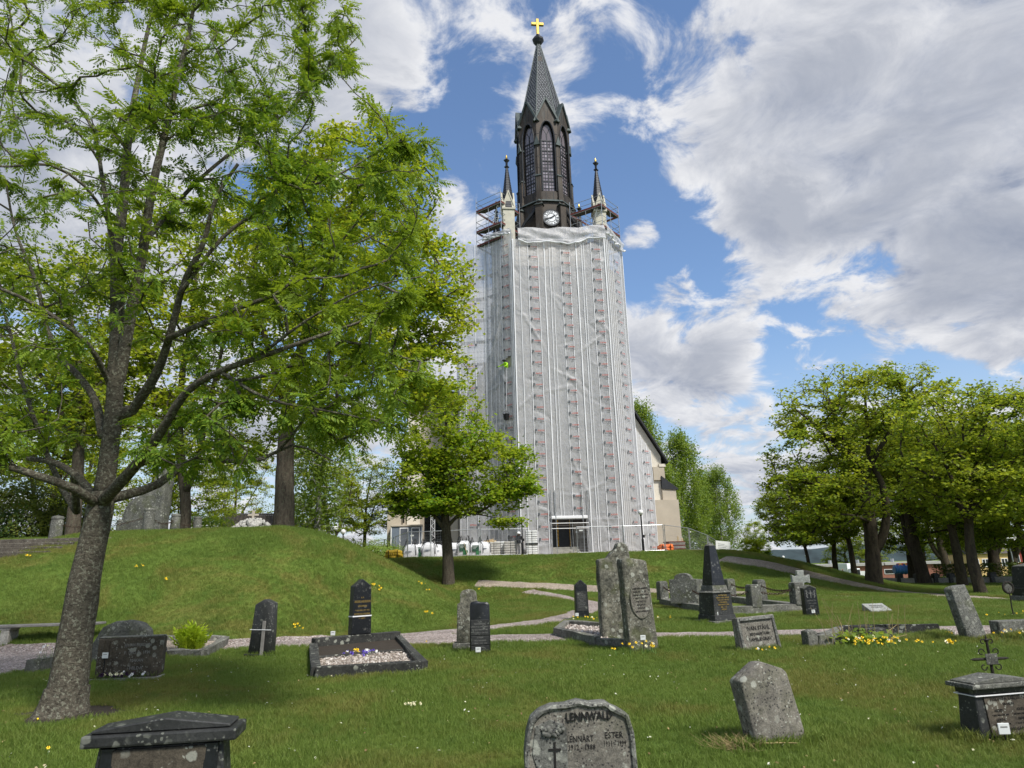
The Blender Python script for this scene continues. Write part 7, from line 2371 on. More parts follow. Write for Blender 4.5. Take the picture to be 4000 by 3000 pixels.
A = BP[0]; en = thing('bollard_chain', 'rusty chain hanging between the granite bollards on the mound', 'chain', A, 0)
off = lambda q: (q[0] - A[0], q[1] - A[1], q[2] - A[2])
for a, b_ in ((0, 1), (1, 2), (2, 3)):
    n_ = off(BP[a]); f_ = off(BP[b_]); chain(en, (n_[0], n_[1], n_[2] + .66), (f_[0], f_[1], f_[2] + .62), .28, A, .13)
x = P(585, 2070, 28.8)[0]
t = thing('monument_stone', 'great rough grey monument stone within the bollards on the mound', 'monument', (x, 28.8, float(ht(x, 28.8))), R(-3))
k = mpp((x, 28.8, 4.5)); H = (2072 - 1815) * k
slab(t, [(-1.2, -.1), (.62, -.1), (.62, H * .97), (.42, H), (.30, H * .98), (.10, H * .80), (-.25, H * .62), (-.85, H * .50), (-1.1, H * .28)], -.30, .35, 'granite_mid', 'stone', .04, .03, 17, 2)
# timber edged steps and gravel landing left of the mound
st = thing('timber_steps', 'dark timber edged steps cut into the left side of the mound', 'steps', G(60, 2172), R(3))
for i in range(4):
    m = MB(); m.box(-2.6 , 1.1 - .22 * i * 0 + .16 * i, 0 + i * .34, .16 + i * .34, -.1 + i * .155, .14 + i * .155); m.build('timber', MATS['step_timber'], st, bevel=.015)
    m = MB(); m.box(-2.6, 1.0 + .16 * i, .162 + i * .34, .338 + i * .34, -.1 + i * .155, .12 + i * .155); m.build('tread', MATS['gravel_pink'], st)
m = MB(); m.box(-2.4, 2.3, 1.5, 3.6, -.3, .62); m.build('landing', MATS['gravel_pink'], st, bevel=.03)
# cairn with a stone cross behind the mound crest
cp = P(985, 2075, 28.0); cz = float(ht(cp[0], cp[1]))
ct = thing('cairn', 'low cairn of whitish stones topped by a small cross on the mound', 'cairn', (cp[0], cp[1], cz), 0)
r_ = np.random.default_rng(77)
base = bmesh.new(); bmesh.ops.create_icosphere(base, subdivisions=1, radius=1.0)
cme = []
for v in range(3):
    b2 = base.copy()
    for w_ in b2.verts: w_.co *= 1 + r_.normal(0, .13)
    me = bpy.data.meshes.new('stone'); b2.to_mesh(me); b2.free(); me.materials.append(MATS['white_stone']); cme.append(me)
base.free()
for i in range(110):
    a = r_.random() * 6.28; rr = math.sqrt(r_.random())
    o = link('stone', cme[i % 3], None, ct)
    o.location = (1.05 * rr * math.cos(a), .7 * rr * math.sin(a), .42 * (1 - rr ** 2) + .02); s = .07 + .06 * r_.random(); o.scale = (s * 1.3, s, s * .8); o.rotation_euler = tuple(r_.random(3) * 6.28)
ct.scale = (.8, .8, 1.0)
m = MB(); m.box(-.06, .06, -.05, .05, .25, .80); m.box(-.27, -.062, -.045, .045, .58, .66); m.box(.062, .27, -.045, .045, .58, .66); m.build('cross', MATS['plaster_beige'], ct, bevel=.01)

# ------------------------------------------------------------------ flowers
def bloom(m, c, rad, r, tilt=0.5):
    """six petals and a small trumpet round a centre"""
    d = np.array((r.normal(0, tilt), -0.7 + r.normal(0, tilt), 0.6)); d /= np.linalg.norm(d)
    a = np.cross(d, (0, 0, 1.0)); a /= np.linalg.norm(a); b_ = np.cross(d, a)
    for i in range(6):
        t = i * math.pi / 3
        e = a * math.cos(t) + b_ * math.sin(t); f = -a * math.sin(t) + b_ * math.cos(t)
        m.add([c, c + e * rad * .6 + f * rad * .32, c + e * rad + d * rad * .1, c + e * rad * .6 - f * rad * .32], [(0, 1, 2, 3)])
    m.cyl(c, c + d * rad * .7, rad * .28, rad * .38, 6, False)


def flower_clump(name, label, c, n, spread, h, mats, seed, rad=0.03, leaves=True, group=None, cat='flowers'):
    r = np.random.default_rng(seed)
    z = float(ht(c[0], c[1]))
    t = thing(name, label, cat, (c[0], c[1], z), 0, group)
    st_ = MB()
    for i in range(n):
        a = r.random() * 6.28; q = spread * math.sqrt(r.random())
        x, y = q * math.cos(a), q * math.sin(a) * .6
        zz = float(ht(c[0] + x, c[1] + y)) - z
        hh_ = h * (.6 + .6 * r.random())
        top = np.array((x + r.normal(0, .02), y + r.normal(0, .02), zz + hh_))
        st_.cyl((x, y, zz - .01), top, .003, .0025, 4, False)
        m = MB(); bloom(m, top, rad * (.75 + .5 * r.random()), r)
        m.build('flower', MATS[mats[i % len(mats)]], t)
        if leaves:
            for k in range(3):
                la = r.random() * 6.28; l_ = h * (.6 + .4 * r.random())
                b0 = np.array((x, y, zz)); b1 = b0 + np.array((math.cos(la) * l_ * .35, math.sin(la) * l_ * .35, l_ * .8)); wv = np.array((-math.sin(la), math.cos(la), 0)) * .006
                st_.add([b0 - wv, b0 + wv, b1], [(0, 1, 2)])
    o = st_.build('stems', MATS['stem_green'], t); o['kind'] = 'stuff'
    return t


def clump_px(label, px, py, n, spread, h, mats, seed, rad=.03, y=None, group='yellow flowers in the lawn', name='flower_clump', leaves=True):
    c = G(px, py) if y is None else P(px, py, y)
    return flower_clump(name, label, c, n, spread, h, mats, seed, rad, leaves, group)


YE = ['flower_yellow'] * 4 + ['flower_pale']
GD = 'yellow flowers in the lawn'
clump_px('yellow and orange daffodils at the foot of the oval panel stone', 2500, 2562, 12, .45, .20, YE, 1, .03)
clump_px('small daffodils at the foot of the narrow black pointed headstone', 2300, 2432, 12, .6, .14, YE, 2, .03)
clump_px('three low pale blooms at the foot of the framed family headstone', 2990, 2550, 6, .25, .08, ['flower_yellow', 'flower_white', 'flower_yellow'], 3, .024)
clump_px('big drift of yellow daffodils in front of the weathered kerb plot', 3395, 2538, 24, .42, .17, YE, 4, .026)
clump_px('row of yellow daffodils right of the dark plant clump', 3530, 2535, 16, .6, .15, YE, 5, .025)
clump_px('yellow cowslips at the foot of the sharply slanting headstone', 3740, 2500, 12, .35, .18, YE, 6, .024)
clump_px('single tuft of bright yellow flowers on open lawn below the slanting headstone', 3730, 2530, 7, .12, .10, YE, 7, .035)
clump_px('yellow flowers in long grass before the low granite block', 3960, 2510, 10, .45, .20, YE, 8, .026)
clump_px('small yellow blooms scattered round the iron wreath marker', 3950, 2405, 9, .9, .06, YE, 9, .028)
clump_px('pair of yellow blooms on the lawn between the tall stones and the obelisk', 2598, 2420, 5, .35, .10, YE, 10, .03)
for i, (px, py, n, lab) in enumerate([(528, 2222, 5, 'bright yellow daffodil clump high on the mound beside the rowan trunk'), (644, 2270, 2, 'lone yellow daffodil below the clump on the mound'), (1460, 2294, 4, 'yellow daffodil clump above the black gold lettered stone'), (1492, 2312, 2, 'two small yellow blooms just under the clump above the gold lettered stone'),
        (1652, 2292, 4, 'yellow daffodil clump on the right part of the mound'), (1672, 2312, 2, 'yellow bloom just below the clump on the right part of the mound'), (1670, 2402, 4, 'yellow daffodils low on the mound left of the black tablet stone'), (1163, 2458, 5, 'yellow daffodils at the foot of the mound between the two dark headstones'), (1864, 2308, 3, 'yellow bloom above the arched grey headstone'),
        (1655, 2522, 1, 'single yellow dandelion by the path edge right of the pansy plot'), (138, 2842, 1, 'single yellow dandelion just below the rowan foot'), (180, 2970, 1, 'single yellow dandelion beside the dark pediment headstone'), (1221, 2556, 1, 'tiny yellow bloom left of the pansy plot'), (2405, 2557, 1, 'single orange yellow bloom on the lawn under the tallest stone'), (100, 2182, 2, 'yellow bloom under the timber steps')]):
    clump_px(lab, px, py, n, .06 + .03 * n, .10, ['flower_yellow'], 20 + i, .036 if n > 1 else .024)
# bedding pansies
kc = G(1232, 2648)
p0 = G(1330, 2572); p1 = G(1460, 2566)
flower_clump('pansies', 'white and violet pansies with one yellow bloom in the gravel bed', lerp(p0, p1, .5), 26, .42, .10, ['flower_white', 'flower_violet', 'flower_white', 'flower_violet', 'flower_violet'], 60, .035, True, 'pansies on graves')
flower_clump('pansies', 'single bright yellow pansy between the white and violet ones', G(1397, 2566), 3, .05, .12, ['flower_yellow'], 61, .045, True, 'pansies on graves')
pp, rz, w = t12
flower_clump('pansies', 'cream and dark pansies planted before the low brown headstone', (pp[0] + .05, pp[1] - .22), 26, .42, .08, ['flower_dark', 'flower_pale', 'flower_dark', 'flower_white'], 62, .035, True, 'pansies on graves')
flower_clump('pansies', 'small white blooms in green leaves behind the rowan trunk', G(195, 2585), 10, .22, .26, ['flower_white', 'flower_pale'], 63, .03, True, 'pansies on graves')
# fern
fp = G(740, 2552)
ft = thing('fern', 'bright yellow green fern in the white gravel plot', 'fern', fp, 0)
r_ = np.random.default_rng(8)
bs = np.tile(np.array((0., 0, .02)), (60, 1)) + r_.normal(0, .12, (60, 3)) * np.array((1.0, .6, 0))
for k in range(2): pass
fr = pinnate_mesh('fern_fronds', np.concatenate([bs + np.array((0, 0, .08 * j)) for j in range(3)]), np.tile(np.array((0, 0, 1.0)), (180, 1)) + r_.normal(0, .22, (180, 3)), .36, 9)
o = link('fronds', fr, MATS['leaf_fern'], ft); o.scale = (.8, .8, .95); o['kind'] = 'stuff'
# dark leafy clump with bare dry stalks behind the daffodils
pc = G(3370, 2522)
pt = thing('perennial_clump', 'dark leafy perennial with tall dry bare stalks among the daffodils', 'plant', pc, 0)
m = MB(); r_ = np.random.default_rng(18)
for i in range(24):
    x, y = r_.normal(0, .45), r_.normal(0, .15); hh_ = .35 + .55 * r_.random(); lx = r_.normal(0, .14)
    m.tube([(x, y, 0), (x + lx * .4, y, hh_ * .6), (x + lx, y, hh_)], [.006, .005, .003], 4)
for (x, y, lx, hh_) in ((.35, 0, .35, .35), (.3, -.1, .5, .18), (-.3, 0, -.1, .55), (-.2, -.1, .18, .25)):
    m.tube([(x, y, 0), (x + lx * .5, y, hh_ * .7), (x + lx, y, hh_)], [.010, .009, .005], 5)
o = m.build('dry_stalks', MATS['dry_straw'], pt); o['kind'] = 'stuff'
cen = r_.normal(0, 1, (420, 3)) * np.array((.22, .14, .07)) + np.array((0, 0, .12))
o = link('foliage', leaf_mesh('perennial_leaves', cen, .12, LEAF_OVAL, 5, .6), MATS['leaf_birch'], pt); o['kind'] = 'stuff'
# fallen pale blossom on the near lawn
fb = G(1612, 2765)
t = thing('fallen_blossom', 'little heap of withered cream blossoms lying on the open lawn', 'blossom', fb, 0)
m = MB(); r_ = np.random.default_rng(3)
for i in range(26):
    bloom(m, np.array((r_.normal(0, .055), r_.normal(0, .03), .035 + .02 * r_.random())), .016, r_, 1.0)
o = m.build('petals', MATS['flower_pale'], t); o['kind'] = 'stuff'
# twig on the lawn
tw_ = G(2960, 2930)
t = thing('twig', 'thin bare twig lying before the leaning grey slab', 'twig', tw_, 0)
m = MB(); m.tube([(0, 0, .045), (.10, -.03, .05), (.22, 0, .045), (.34, -.05, .05)], [.008, .007, .006, .003], 5); m.tube([(.16, -.01, .05), (.24, .06, .055), (.34, .09, .05)], [.005, .004, .002], 4); m.build('stick', MATS['dry_straw'], t)

# bare soil round the rowan foot, petals and old leaves strewn on the near lawn
rb_ = np.array(rowan.location)
SOIL = np.array([(rb_[0] + .15 + (.62 + .16 * math.sin(3 * a) + .10 * math.sin(7 * a + 1)) * math.cos(a), rb_[1] - .05 + (.50 + .12 * math.sin(4 * a + 2)) * math.sin(a)) for a in np.linspace(0, 2 * math.pi, 40)[:-1]])
m = MB(); m.add([(q[0], q[1], float(ht(q[0], q[1])) + .010) for q in SOIL], [tuple(range(len(SOIL)))])
tag(m.build('bare_soil', MATS['dirt']), kind='structure')
r_ = np.random.default_rng(123)
n = 1500
y_ = 4 + 13 * r_.random(n) ** .8; x_ = (r_.random(n) * 2 - 1) * (.8 * y_ + 1)
ok = np.ones(n, bool)
for poly in PATH_POLYS: ok &= ~in_poly(x_, y_, poly)
x_, y_ = x_[ok], y_[ok]
m_, nt_, b__ = newmat('litter', 0.8, 0.2)
nt_.links.new(ramp(nt_, nd(nt_, 'ShaderNodeNewGeometry').outputs['Random Per Island'], [(0, (0.16, 0.10, 0.05)), (0.45, (0.30, 0.22, 0.10)), (0.6, (0.55, 0.55, 0.38)), (1, (0.80, 0.80, 0.72))]), b__.inputs['Base Color'])
lt = link('lawn_litter', leaf_mesh('lawn_litter', np.stack((x_, y_, ht(x_, y_) + .035), -1), .030, LEAF_OVAL, 4, .8), MATS['litter'])
tag(lt, 'small pale petals and dead leaves strewn over the near lawn', 'leaf litter', kind='stuff')

# ------------------------------------------------------------------ building site in front of the church
def at_px(px, Y, dz_=0.0):
    x = ray(px, 2180)[0] / ray(px, 2180)[1] * Y
    return np.array((x, Y, float(ht(x, Y)) + dz_))


PW, PHH = 3.4, 2.0
fm = MB()
for x in (0.02, PW - 0.02):
    fm.cyl((x, 0, 0.03), (x, 0, PHH), 0.03, None, 6)
for z in (0.15, PHH - 0.03):
    fm.cyl((0.02, 0, z), (PW - 0.02, 0, z), 0.025, None, 6)
fm.cyl((0.02, 0, PHH * .62), (PW - .02, 0, PHH * .62), 0.006, None, 4)
frame_m = fm.mesh('frame', True)
wm_ = MB()
for i in range(1, 30):
    x = 0.02 + (PW - .04) * i / 30.0
    wm_.box(x - .0022, x + .0022, -.002, .002, 0.15, PHH - .03)
for i in range(1, 9):
    z = .15 + (PHH - .18) * i / 9.0
    wm_.box(0.02, PW - .02, -.005, -.0021, z - .0022, z + .0022)
wire_m = wm_.mesh('wire_mesh')
foot_m = MB().box(-.30, .30, -.11, .11, 0, .13).mesh('foot', bevel=.02)
clip_m = MB().box(-.05, .05, -.04, .04, -.04, .04).mesh('clamp')
sgn_m = MB().box(0, .26, -.02, -.012, 0, .10).mesh('notice')
fence_i = 0


def fence_run(pts, labels):
    global fence_i
    for (a, b_), lab in zip(zip(pts[:-1], pts[1:]), labels):
        d = b_ - a; L = np.linalg.norm(d[:2])
        t = thing('fence_panel', lab, 'fence', a, math.atan2(d[1], d[0]), 'wire mesh site fence panels')
        t.rotation_euler[1] = -math.atan2(d[2], L)
        s = (L - .06) / PW
        for nm, me, mt in (('frame', frame_m, 'galv'), ('wire_mesh', wire_m, 'galv')):
            o = link(nm, me, MATS[mt], t); o.scale = (s, 1, 1)
            if nm == 'wire_mesh': o['kind'] = 'stuff'
        for x in (0, ):
            o = link('foot', foot_m, MATS['concrete'], t); o.location = (x, 0, 0)
        o = link('clamp', clip_m, MATS['galv'], t); o.location = (0, 0, PHH * .8)
        if fence_i % 3 == 0:
            o = link('notice', sgn_m, MATS['tag_white'], t); o.location = (.2, 0, PHH * .83)
        fence_i += 1


fence_run([at_px(1440, 66), at_px(1500, 62), at_px(1545, 57), at_px(1592, 51.0), at_px(1683, 50.6), at_px(1877, 50.5), at_px(2068, 50.7)],
          ['fence panel at the far left end beyond the grey cabin', 'fence panel running back along the cabin side', 'fence panel by the rear corner of the grey cabin', 'fence panel in front of the grey cabin and the first white sacks', 'fence panel in front of the white sacks left of the low maple trunk', 'fence panel in front of the green printed sacks and wrapped pallets'])
fence_run([at_px(2256, 50.8), at_px(2443, 50.8), at_px(2604, 51.2)], ['open fence panel right beside the doorway in the sheeting', 'fence panel behind the tallest standing stone'])
fence_run([at_px(2604, 51.4), at_px(2700, 57), at_px(2770, 62), at_px(2862, 70)], ['fence panel behind the orange sack', 'fence panel behind the stacked pipes', 'fence panel carrying the white site sign'])

# sign board on the fence
sp_ = at_px(2800, 63)
t = thing('site_sign', 'white printed sign board hung slanting on the site fence', 'sign', (sp_[0], sp_[1], sp_[2]), math.atan2(8, 3.0) * .45)
m = MB(); m.box(-.1, 1.75, -.06, -.02, .35, 1.75); bd = m.build('board', MATS['tag_white'], t)
bd.rotation_euler = (0, R(4), 0)
for i in range(7):
    m = MB(); m.box(.15, 1.0 + .5 * ((i * 37) % 10) / 10, -.066, -.061, 1.45 - i * .14, 1.49 - i * .14); o = m.build('print_line', MATS['pale_print'], bd)

# lamp posts
def lamp(px, Y, top_py, label, globe=True, name='lamp_post', tilt=0):
    p = at_px(px, Y); H = P(px, top_py, Y)[2] - p[2]
    t = thing(name, label, 'lamp', p, 0, 'black lamp posts', (0, tilt))
    m = MB(); m.lathe([(.09, -.1), (.09, .9), (.075, .95), (.055, 1.0), (.045, H - .35), (.06, H - .33), (.08, H - .28), (.05, H - .24)], 10); m.build('post', MATS['black_metal'], t, True)
    if globe:
        m = MB(); m.lathe([(.05, -.02), (.16, .05), (.20, .16), (.16, .28), (.06, .34), (.01, .35)], 14, (0, 0, H - .24)); m.build('globe', MATS['white_metal'], t, True)
    m = MB(); m.box(.06, .16, -.05, .05, 1.05, 1.25); m.build('socket_box', MATS['black_metal'], t)
    return t


lamp(2516, 49.7, 1997, 'black lamp post with clear globe in front of the right stair sheeting', True)
lamp(2042, 49.7, 2010, 'black lamp post without globe beside the helmeted worker', False)
lamp(1307, 54, 2060, 'low garden lamp with white globe behind the mound shoulder')
lamp(1337, 53, 2073, 'second low garden lamp next to the white stake behind the mound')
# street lamp at the right
p = at_px(3955, 66); H = P(3945, 2104, 66)[2] - p[2]
t = thing('street_lamp', 'slim grey street lamp with flat head before the yellow house', 'lamp', p, 0)
m = MB(); m.tube([(0, 0, 0), (-.02, 0, H * .6), (-.12, 0, H * .95), (-.2, 0, H)], [.06, .05, .04, .035], 8); m.build('post', MATS['galv'], t, True)
m = MB(); m.box(-.3, .7, -.14, .14, H - .02, H + .1); m.build('lamp_head', MATS['white_metal'], t, bevel=.04)

# big white sacks
def sack(px, Y, label, w=1.0, h=1.05, green=0, rot=0.0, seed=1):
    r = np.random.default_rng(seed)
    p = at_px(px, Y)
    t = thing('big_sack', label, 'sack', p, rot, 'bulk sacks by the fence')
    n = 14; v = []; f = []
    prof = [(0.0, .40), (.02, .47), (.25, .53), (.55, .52), (.80, .46), (.92, .38), (1.0, .22)]
    for z, rr in prof:
        for i in range(n):
            a = 2 * math.pi * i / n
            q = rr * w / (abs(math.cos(a)) ** 5 + abs(math.sin(a)) ** 5) ** .2
            q *= 1 + r.normal(0, .025)
            v.append((q * math.cos(a), q * math.sin(a), z * h + (r.normal(0, .02) if z > 0 else 0)))
    for j in range(len(prof) - 1):
        for i in range(n): f.append((j * n + i, j * n + (i + 1) % n, (j + 1) * n + (i + 1) % n, (j + 1) * n + i))
    f.append(tuple(range((len(prof) - 1) * n, len(prof) * n)))
    m = MB(); m.add(v, f); m.build('sack_body', MATS['bag_white'], t, True)
    for sx in (-1, 1):
        for sy in (-1, 1):
            m = MB(); m.tube([(sx * .50 * w, sy * .50 * w, .3 * h), (sx * .49 * w, sy * .49 * w, .8 * h), (sx * .36 * w, sy * .36 * w, 1.02 * h), (sx * .28 * w, sy * .34 * w, 1.35 * h), (sx * .20 * w, sy * .40 * w, 1.05 * h)], .034, 5); m.build('strap', MATS['black_metal'], t, True)
    if green:
        m = MB(); m.box(-.30 * w, .18 * w, -.57 * w, -.545 * w, .38 * h, .80 * h); m.build('printed_patch', MATS['bag_green'], t)
        m = MB(); m.prism([(-.02 * w, .18 * h), (.22 * w, .18 * h), (.32 * w, .32 * h), (.32 * w, .44 * h), (-.02 * w, .44 * h)], -.585 * w, -.573 * w); m.build('printed_leaf', MATS['bag_leaf'], t)
        m = MB()
        for i in range(3): m.box(-.26 * w, (.10 - .06 * i) * w, -.574 * w, -.5705 * w, (.72 - .07 * i) * h, (.74 - .07 * i) * h)
        m.build('print_line', MATS['tag_white'], t)
    else:
        m = MB(); m.box(-.30 * w, .2 * w, -.563 * w, -.545 * w, .55 * h, .585 * h); m.box(-.30 * w, .05 * w, -.563 * w, -.545 * w, .49 * h, .515 * h); m.build('print_line', MATS['container_blue'], t)
    return t


for i, (px, Y, g, lab) in enumerate([(1606, 52.0, 0, 'white bulk sack nearest the yellow sack'), (1637, 52.6, 1, 'white bulk sack with half hidden green print left of the low maple trunk'), (1678, 51.9, 0, 'plump white bulk sack with a small blue print'), (1706, 52.8, 0, 'white bulk sack just left of the low maple trunk'),
        (1777, 52.6, 0, 'white bulk sack just right of the low maple trunk'), (1815, 51.7, 1, 'white bulk sack with full green print and a leaning stick'), (1860, 51.9, 1, 'white bulk sack with dark and green print'), (1892, 52.2, 0, 'white bulk sack beside the wrapped pallets')]):
    sack(px, Y, lab, 1.0, 1.1 + .06 * (i % 3), g, R((i * 23) % 14 - 7), i + 3)
# leaning stick
p = at_px(1818, 51.0); t = thing('wooden_stick', 'yellowish wooden stick leaning on the green printed sack', 'stick', p, 0)
m = MB(); m.cyl((.2, 0, 0), (-.12, .1, 1.1), .02, None, 5); m.build('stick', MATS['wood_pale'], t)


# wrapped pallets
def pallet(px, Y, label, w, h, rows, mat, seed, tie=False):
    r = np.random.default_rng(seed)
    p = at_px(px, Y)
    t = thing('wrapped_pallet', label, 'pallet', p, R(r.uniform(-4, 4)), 'wrapped pallets by the fence')
    for k in range(3):
        m = MB(); m.box(-w / 2, w / 2, -.4 + k * .35, -.3 + k * .35, 0, .10); m.build('pallet_bearer', MATS['wood_pale'], t)
    m = MB(); m.box(-w / 2, w / 2, -.42, .42, .101, .13); m.build('pallet_deck', MATS['wood_pale'], t)
    for j in range(rows):
        for i in range(2):
            m = MB(); x0 = -w / 2 + i * w / 2
            m.box(x0 + .01, x0 + w / 2 - .01, -.42 + r.uniform(-.02, .02), .40, .135 + j * h / rows, .13 + (j + 1) * h / rows - .006)
            m.build('bag_layer', MATS[mat], t, True, bevel=.05, seg=2)
    if tie:
        m = MB(); m.box(-w / 2 - .02, w / 2 + .02, -.46, .44, h * .48, h * .54); m.build('dark_tie', MATS['black_metal'], t)
    return t


pallet(1930, 52.4, 'clear wrapped pallet right of the bulk sacks', 1.0, 1.0, 6, 'wrap_stone', 1)
pallet(1957, 52.8, 'pale wrapped pallet with rough top', .95, 1.05, 6, 'wrap_white', 2)
pallet(1996, 52.2, 'wrapped pallet carrying a black bucket', .95, 1.02, 6, 'wrap_stone', 3)
pallet(2078, 52.3, 'tall pallet stack of white bags beside the lamp post', .86, 1.75, 11, 'wrap_white', 4, True)
p = at_px(1995, 52.2, 1.16); t = thing('bucket', 'black bucket standing on the wrapped pallet', 'bucket', p, 0)
m = MB(); m.lathe([(.16, 0), (.20, .30), (.22, .33), (.19, .33), (.17, .05)], 12); m.build('pail', MATS['scaff_dark'], t, True)
m = MB(); m.tube([(.20 * math.cos(a), 0, .30 - .1 * math.sin(a)) for a in np.linspace(0, 3.14, 7)], .01, 4); m.build('handle', MATS['galv'], t)
p = at_px(1915, 52.6, 1.1); t = thing('wooden_tray', 'pale wooden tray tipped on top of the bulk sacks', 'tray', p, R(20), None, (R(15), R(-12)))
m = MB(); m.box(-.42, .42, -.28, .28, 0, .03); m.build('bottom', MATS['wood_pale'], t)
for y_ in (-.28, .26):
    m = MB(); m.box(-.42, .42, y_, y_ + .02, .031, .16); m.build('side', MATS['wood_pale'], t)


# tied coloured sacks lying on the ground
def lump_sack(px, py, Y, w, d, h, mat, label, seed, txt=None):
    r = np.random.default_rng(seed)
    p = at_px(px, Y)
    t = thing('tied_sack', label, 'sack', p, 0)
    bm = bmesh.new(); bmesh.ops.create_icosphere(bm, subdivisions=4, radius=1.0)
    ph = r.random(6) * 6.28
    for v in bm.verts:
        c = v.co
        s = (abs(c.x) ** 4 + abs(c.y) ** 4 + abs(c.z) ** 4) ** -.25
        d_ = 1 + .07 * math.sin(c.x * 7 + ph[0] + 3 * c.z) + .06 * math.sin(c.z * 11 + ph[1] + c.y * 5) + .04 * math.sin(c.y * 13 + ph[2])
        v.co = Vector((c.x * s * d_ * w / 2, c.y * s * d_ * d / 2, (c.z * s * d_ * .5 + .48) * h))
    me = bpy.data.meshes.new('sack_body'); bm.to_mesh(me); bm.free()
    me.polygons.foreach_set('use_smooth', [True] * len(me.polygons))
    link('sack_body', me, MATS[mat], t)
    for x in (-.25, .28):
        m = MB(); m.box(x * w - .02, x * w + .02, -d * .56, -d * .50, .05, h * .95); m.build('strap', MATS['black_metal'], t)
    if txt: lettering(t, txt, .26, (0, -d * .56, h * .38), MATS['black_metal'], .01)
    return t


lump_sack(1538, 2170, 49.0, 1.15, .8, .62, 'yellow_bag', 'yellow tied sack with a black number at the left end of the fence', 1, '110')
lump_sack(2602, 2160, 52.4, 1.1, .9, .62, 'orange_bag', 'orange tied sack right of the wrapped tower foot', 2)
# board stack, pipes and bundles behind the fence
p = at_px(2640, 54.5); t = thing('board_stack', 'low stack of weathered boards behind the orange sack', 'boards', p, R(10))
for k in range(7):
    m = MB(); m.box(-.75 + .05 * (k % 3), .65 + .04 * (k % 2), -.5, .5, .25 + k * .09, .25 + k * .09 + .075); m.build('board', MATS['wood_grey' if k % 3 else 'toe_board'], t)
for x in (-.5, .45):
    m = MB(); m.box(x - .08, x + .08, -.45, .45, 0, .248); m.build('bearer', MATS['wood_grey'], t)
for i, (px, Y, L, mt, lab) in enumerate([(2690, 56, 2.4, 'black_metal', 'bundle of black plastic sheet beside the board stack'), (2730, 57, 2.2, 'white_metal', 'white wrapped roll lying behind the site fence'), (2760, 60, 2.6, 'galv', 'bundle of grey scaffold tubes behind the site fence'), (2790, 62, 2.4, 'orange_bag', 'orange straps and tubes lying under the site sign')]):
    p = at_px(px, Y); t = thing('tube_bundle', lab, 'bundle', p, R(8 + 9 * i))
    for k in range(6):
        m = MB(); yy = -.25 + .1 * (k % 4); zz = .07 + .11 * (k // 4) + .0; m.cyl((-L / 2 + .1 * (k % 3), yy, zz), (L / 2 - .07 * (k % 2), yy + .05, zz + .03 * (k % 2)), .05, None, 6); m.build('tube', MATS[mt], t, True)
for i, px in enumerate((2655, 2672)):
    p = at_px(px, 60); t = thing('timber_post', ('taller', 'shorter')[i] + ' upright timber post behind the board stack', 'post', p, 0, 'timber posts behind the board stack')
    m = MB(); m.box(-.06, .06, -.06, .06, -.1, 1.5 - .2 * i); m.frustum((-.06, .06, -.06, .06), (-.02, .02, -.02, .02), 1.501 - .2 * i, 1.56 - .2 * i); m.build('post', MATS['wood_pale'], t)

# site cabin
p = at_px(1587, 58.0); t = thing('site_cabin', 'blue grey site cabin on wheels with two white framed doors', 'cabin', p, CROT)
w, h, zb = 2.55, 2.25, .55
m = MB(); m.box(-w / 2, w / 2, 0, 2.2, zb, zb + h); m.build('body', MATS['container_blue'], t, bevel=.02)
m = MB(); m.box(-w / 2 - .06, w / 2 + .06, -.1, 2.3, zb + h, zb + h + .14); m.build('roof', MATS['plaster_beige'], t, bevel=.02)
for x in (-.22, .74):
    m = MB(); m.box(x - .36, x + .36, -.05, -.003, zb + .08, zb + h - .1); d_ = m.build('door', MATS['white_metal'], t, bevel=.008)
    m = MB(); m.box(x - .29, x + .29, -.065, -.051, zb + .14, zb + h - .17); m.build('door_panel', MATS['container_door'], d_)
    m = MB(); m.box(x - .31, x - .27, -.11, -.066, zb + 1.0, zb + 1.15); m.build('handle', MATS['white_metal'], d_)
for x in (-w / 2, w / 2):
    m = MB(); m.box(x - .04, x + .04, -.03, .03, zb, zb + h); m.build('corner_post', MATS['white_metal'], t)
m = MB(); m.box(-w / 2, w / 2, .1, 2.0, zb - .15, zb - .005); m.build('chassis', MATS['black_metal'], t)
for x in (-.7, .7):
    m = MB(); m.cyl((x, .15, .30), (x, .40, .30), .30, None, 14); m.build('wheel', MATS['black_metal'], t, True)
m = MB(); m.tube([(-.9, -.3, .5), (-.9, -.3, 1.05), (.2, -.3, 1.05), (.2, -.3, .5)], .02, 5); m.build('step_rail', MATS['galv'], t)
p = at_px(1690, 56.5); t = thing('hoist_mast', 'slim pale lattice hoist mast beside the tall church window', 'hoist', p, CROT)
H = hz(1880, -10.8, 4) ; m = MB()
for x, y_ in ((-.16, 0), (.16, 0), (0, .28)):
    m = MB(); m.cyl((x, y_, 0), (x, y_, H), .022, None, 5); m.build('chord', MATS['strip_white'], t)
for i in range(int(H / .3)):
    m = MB(); s = 1 if i % 2 else -1
    m.cyl((-.16 * s, 0, i * .3), (.16 * s, 0, i * .3 + .3), .013, None, 4); m.build('lattice_bar', MATS['strip_white'], t)
m = MB(); m.box(-.8, .8, -.25, .25, H - 1.5, H - .9); m.build('platform', MATS['blue_plastic'], t)


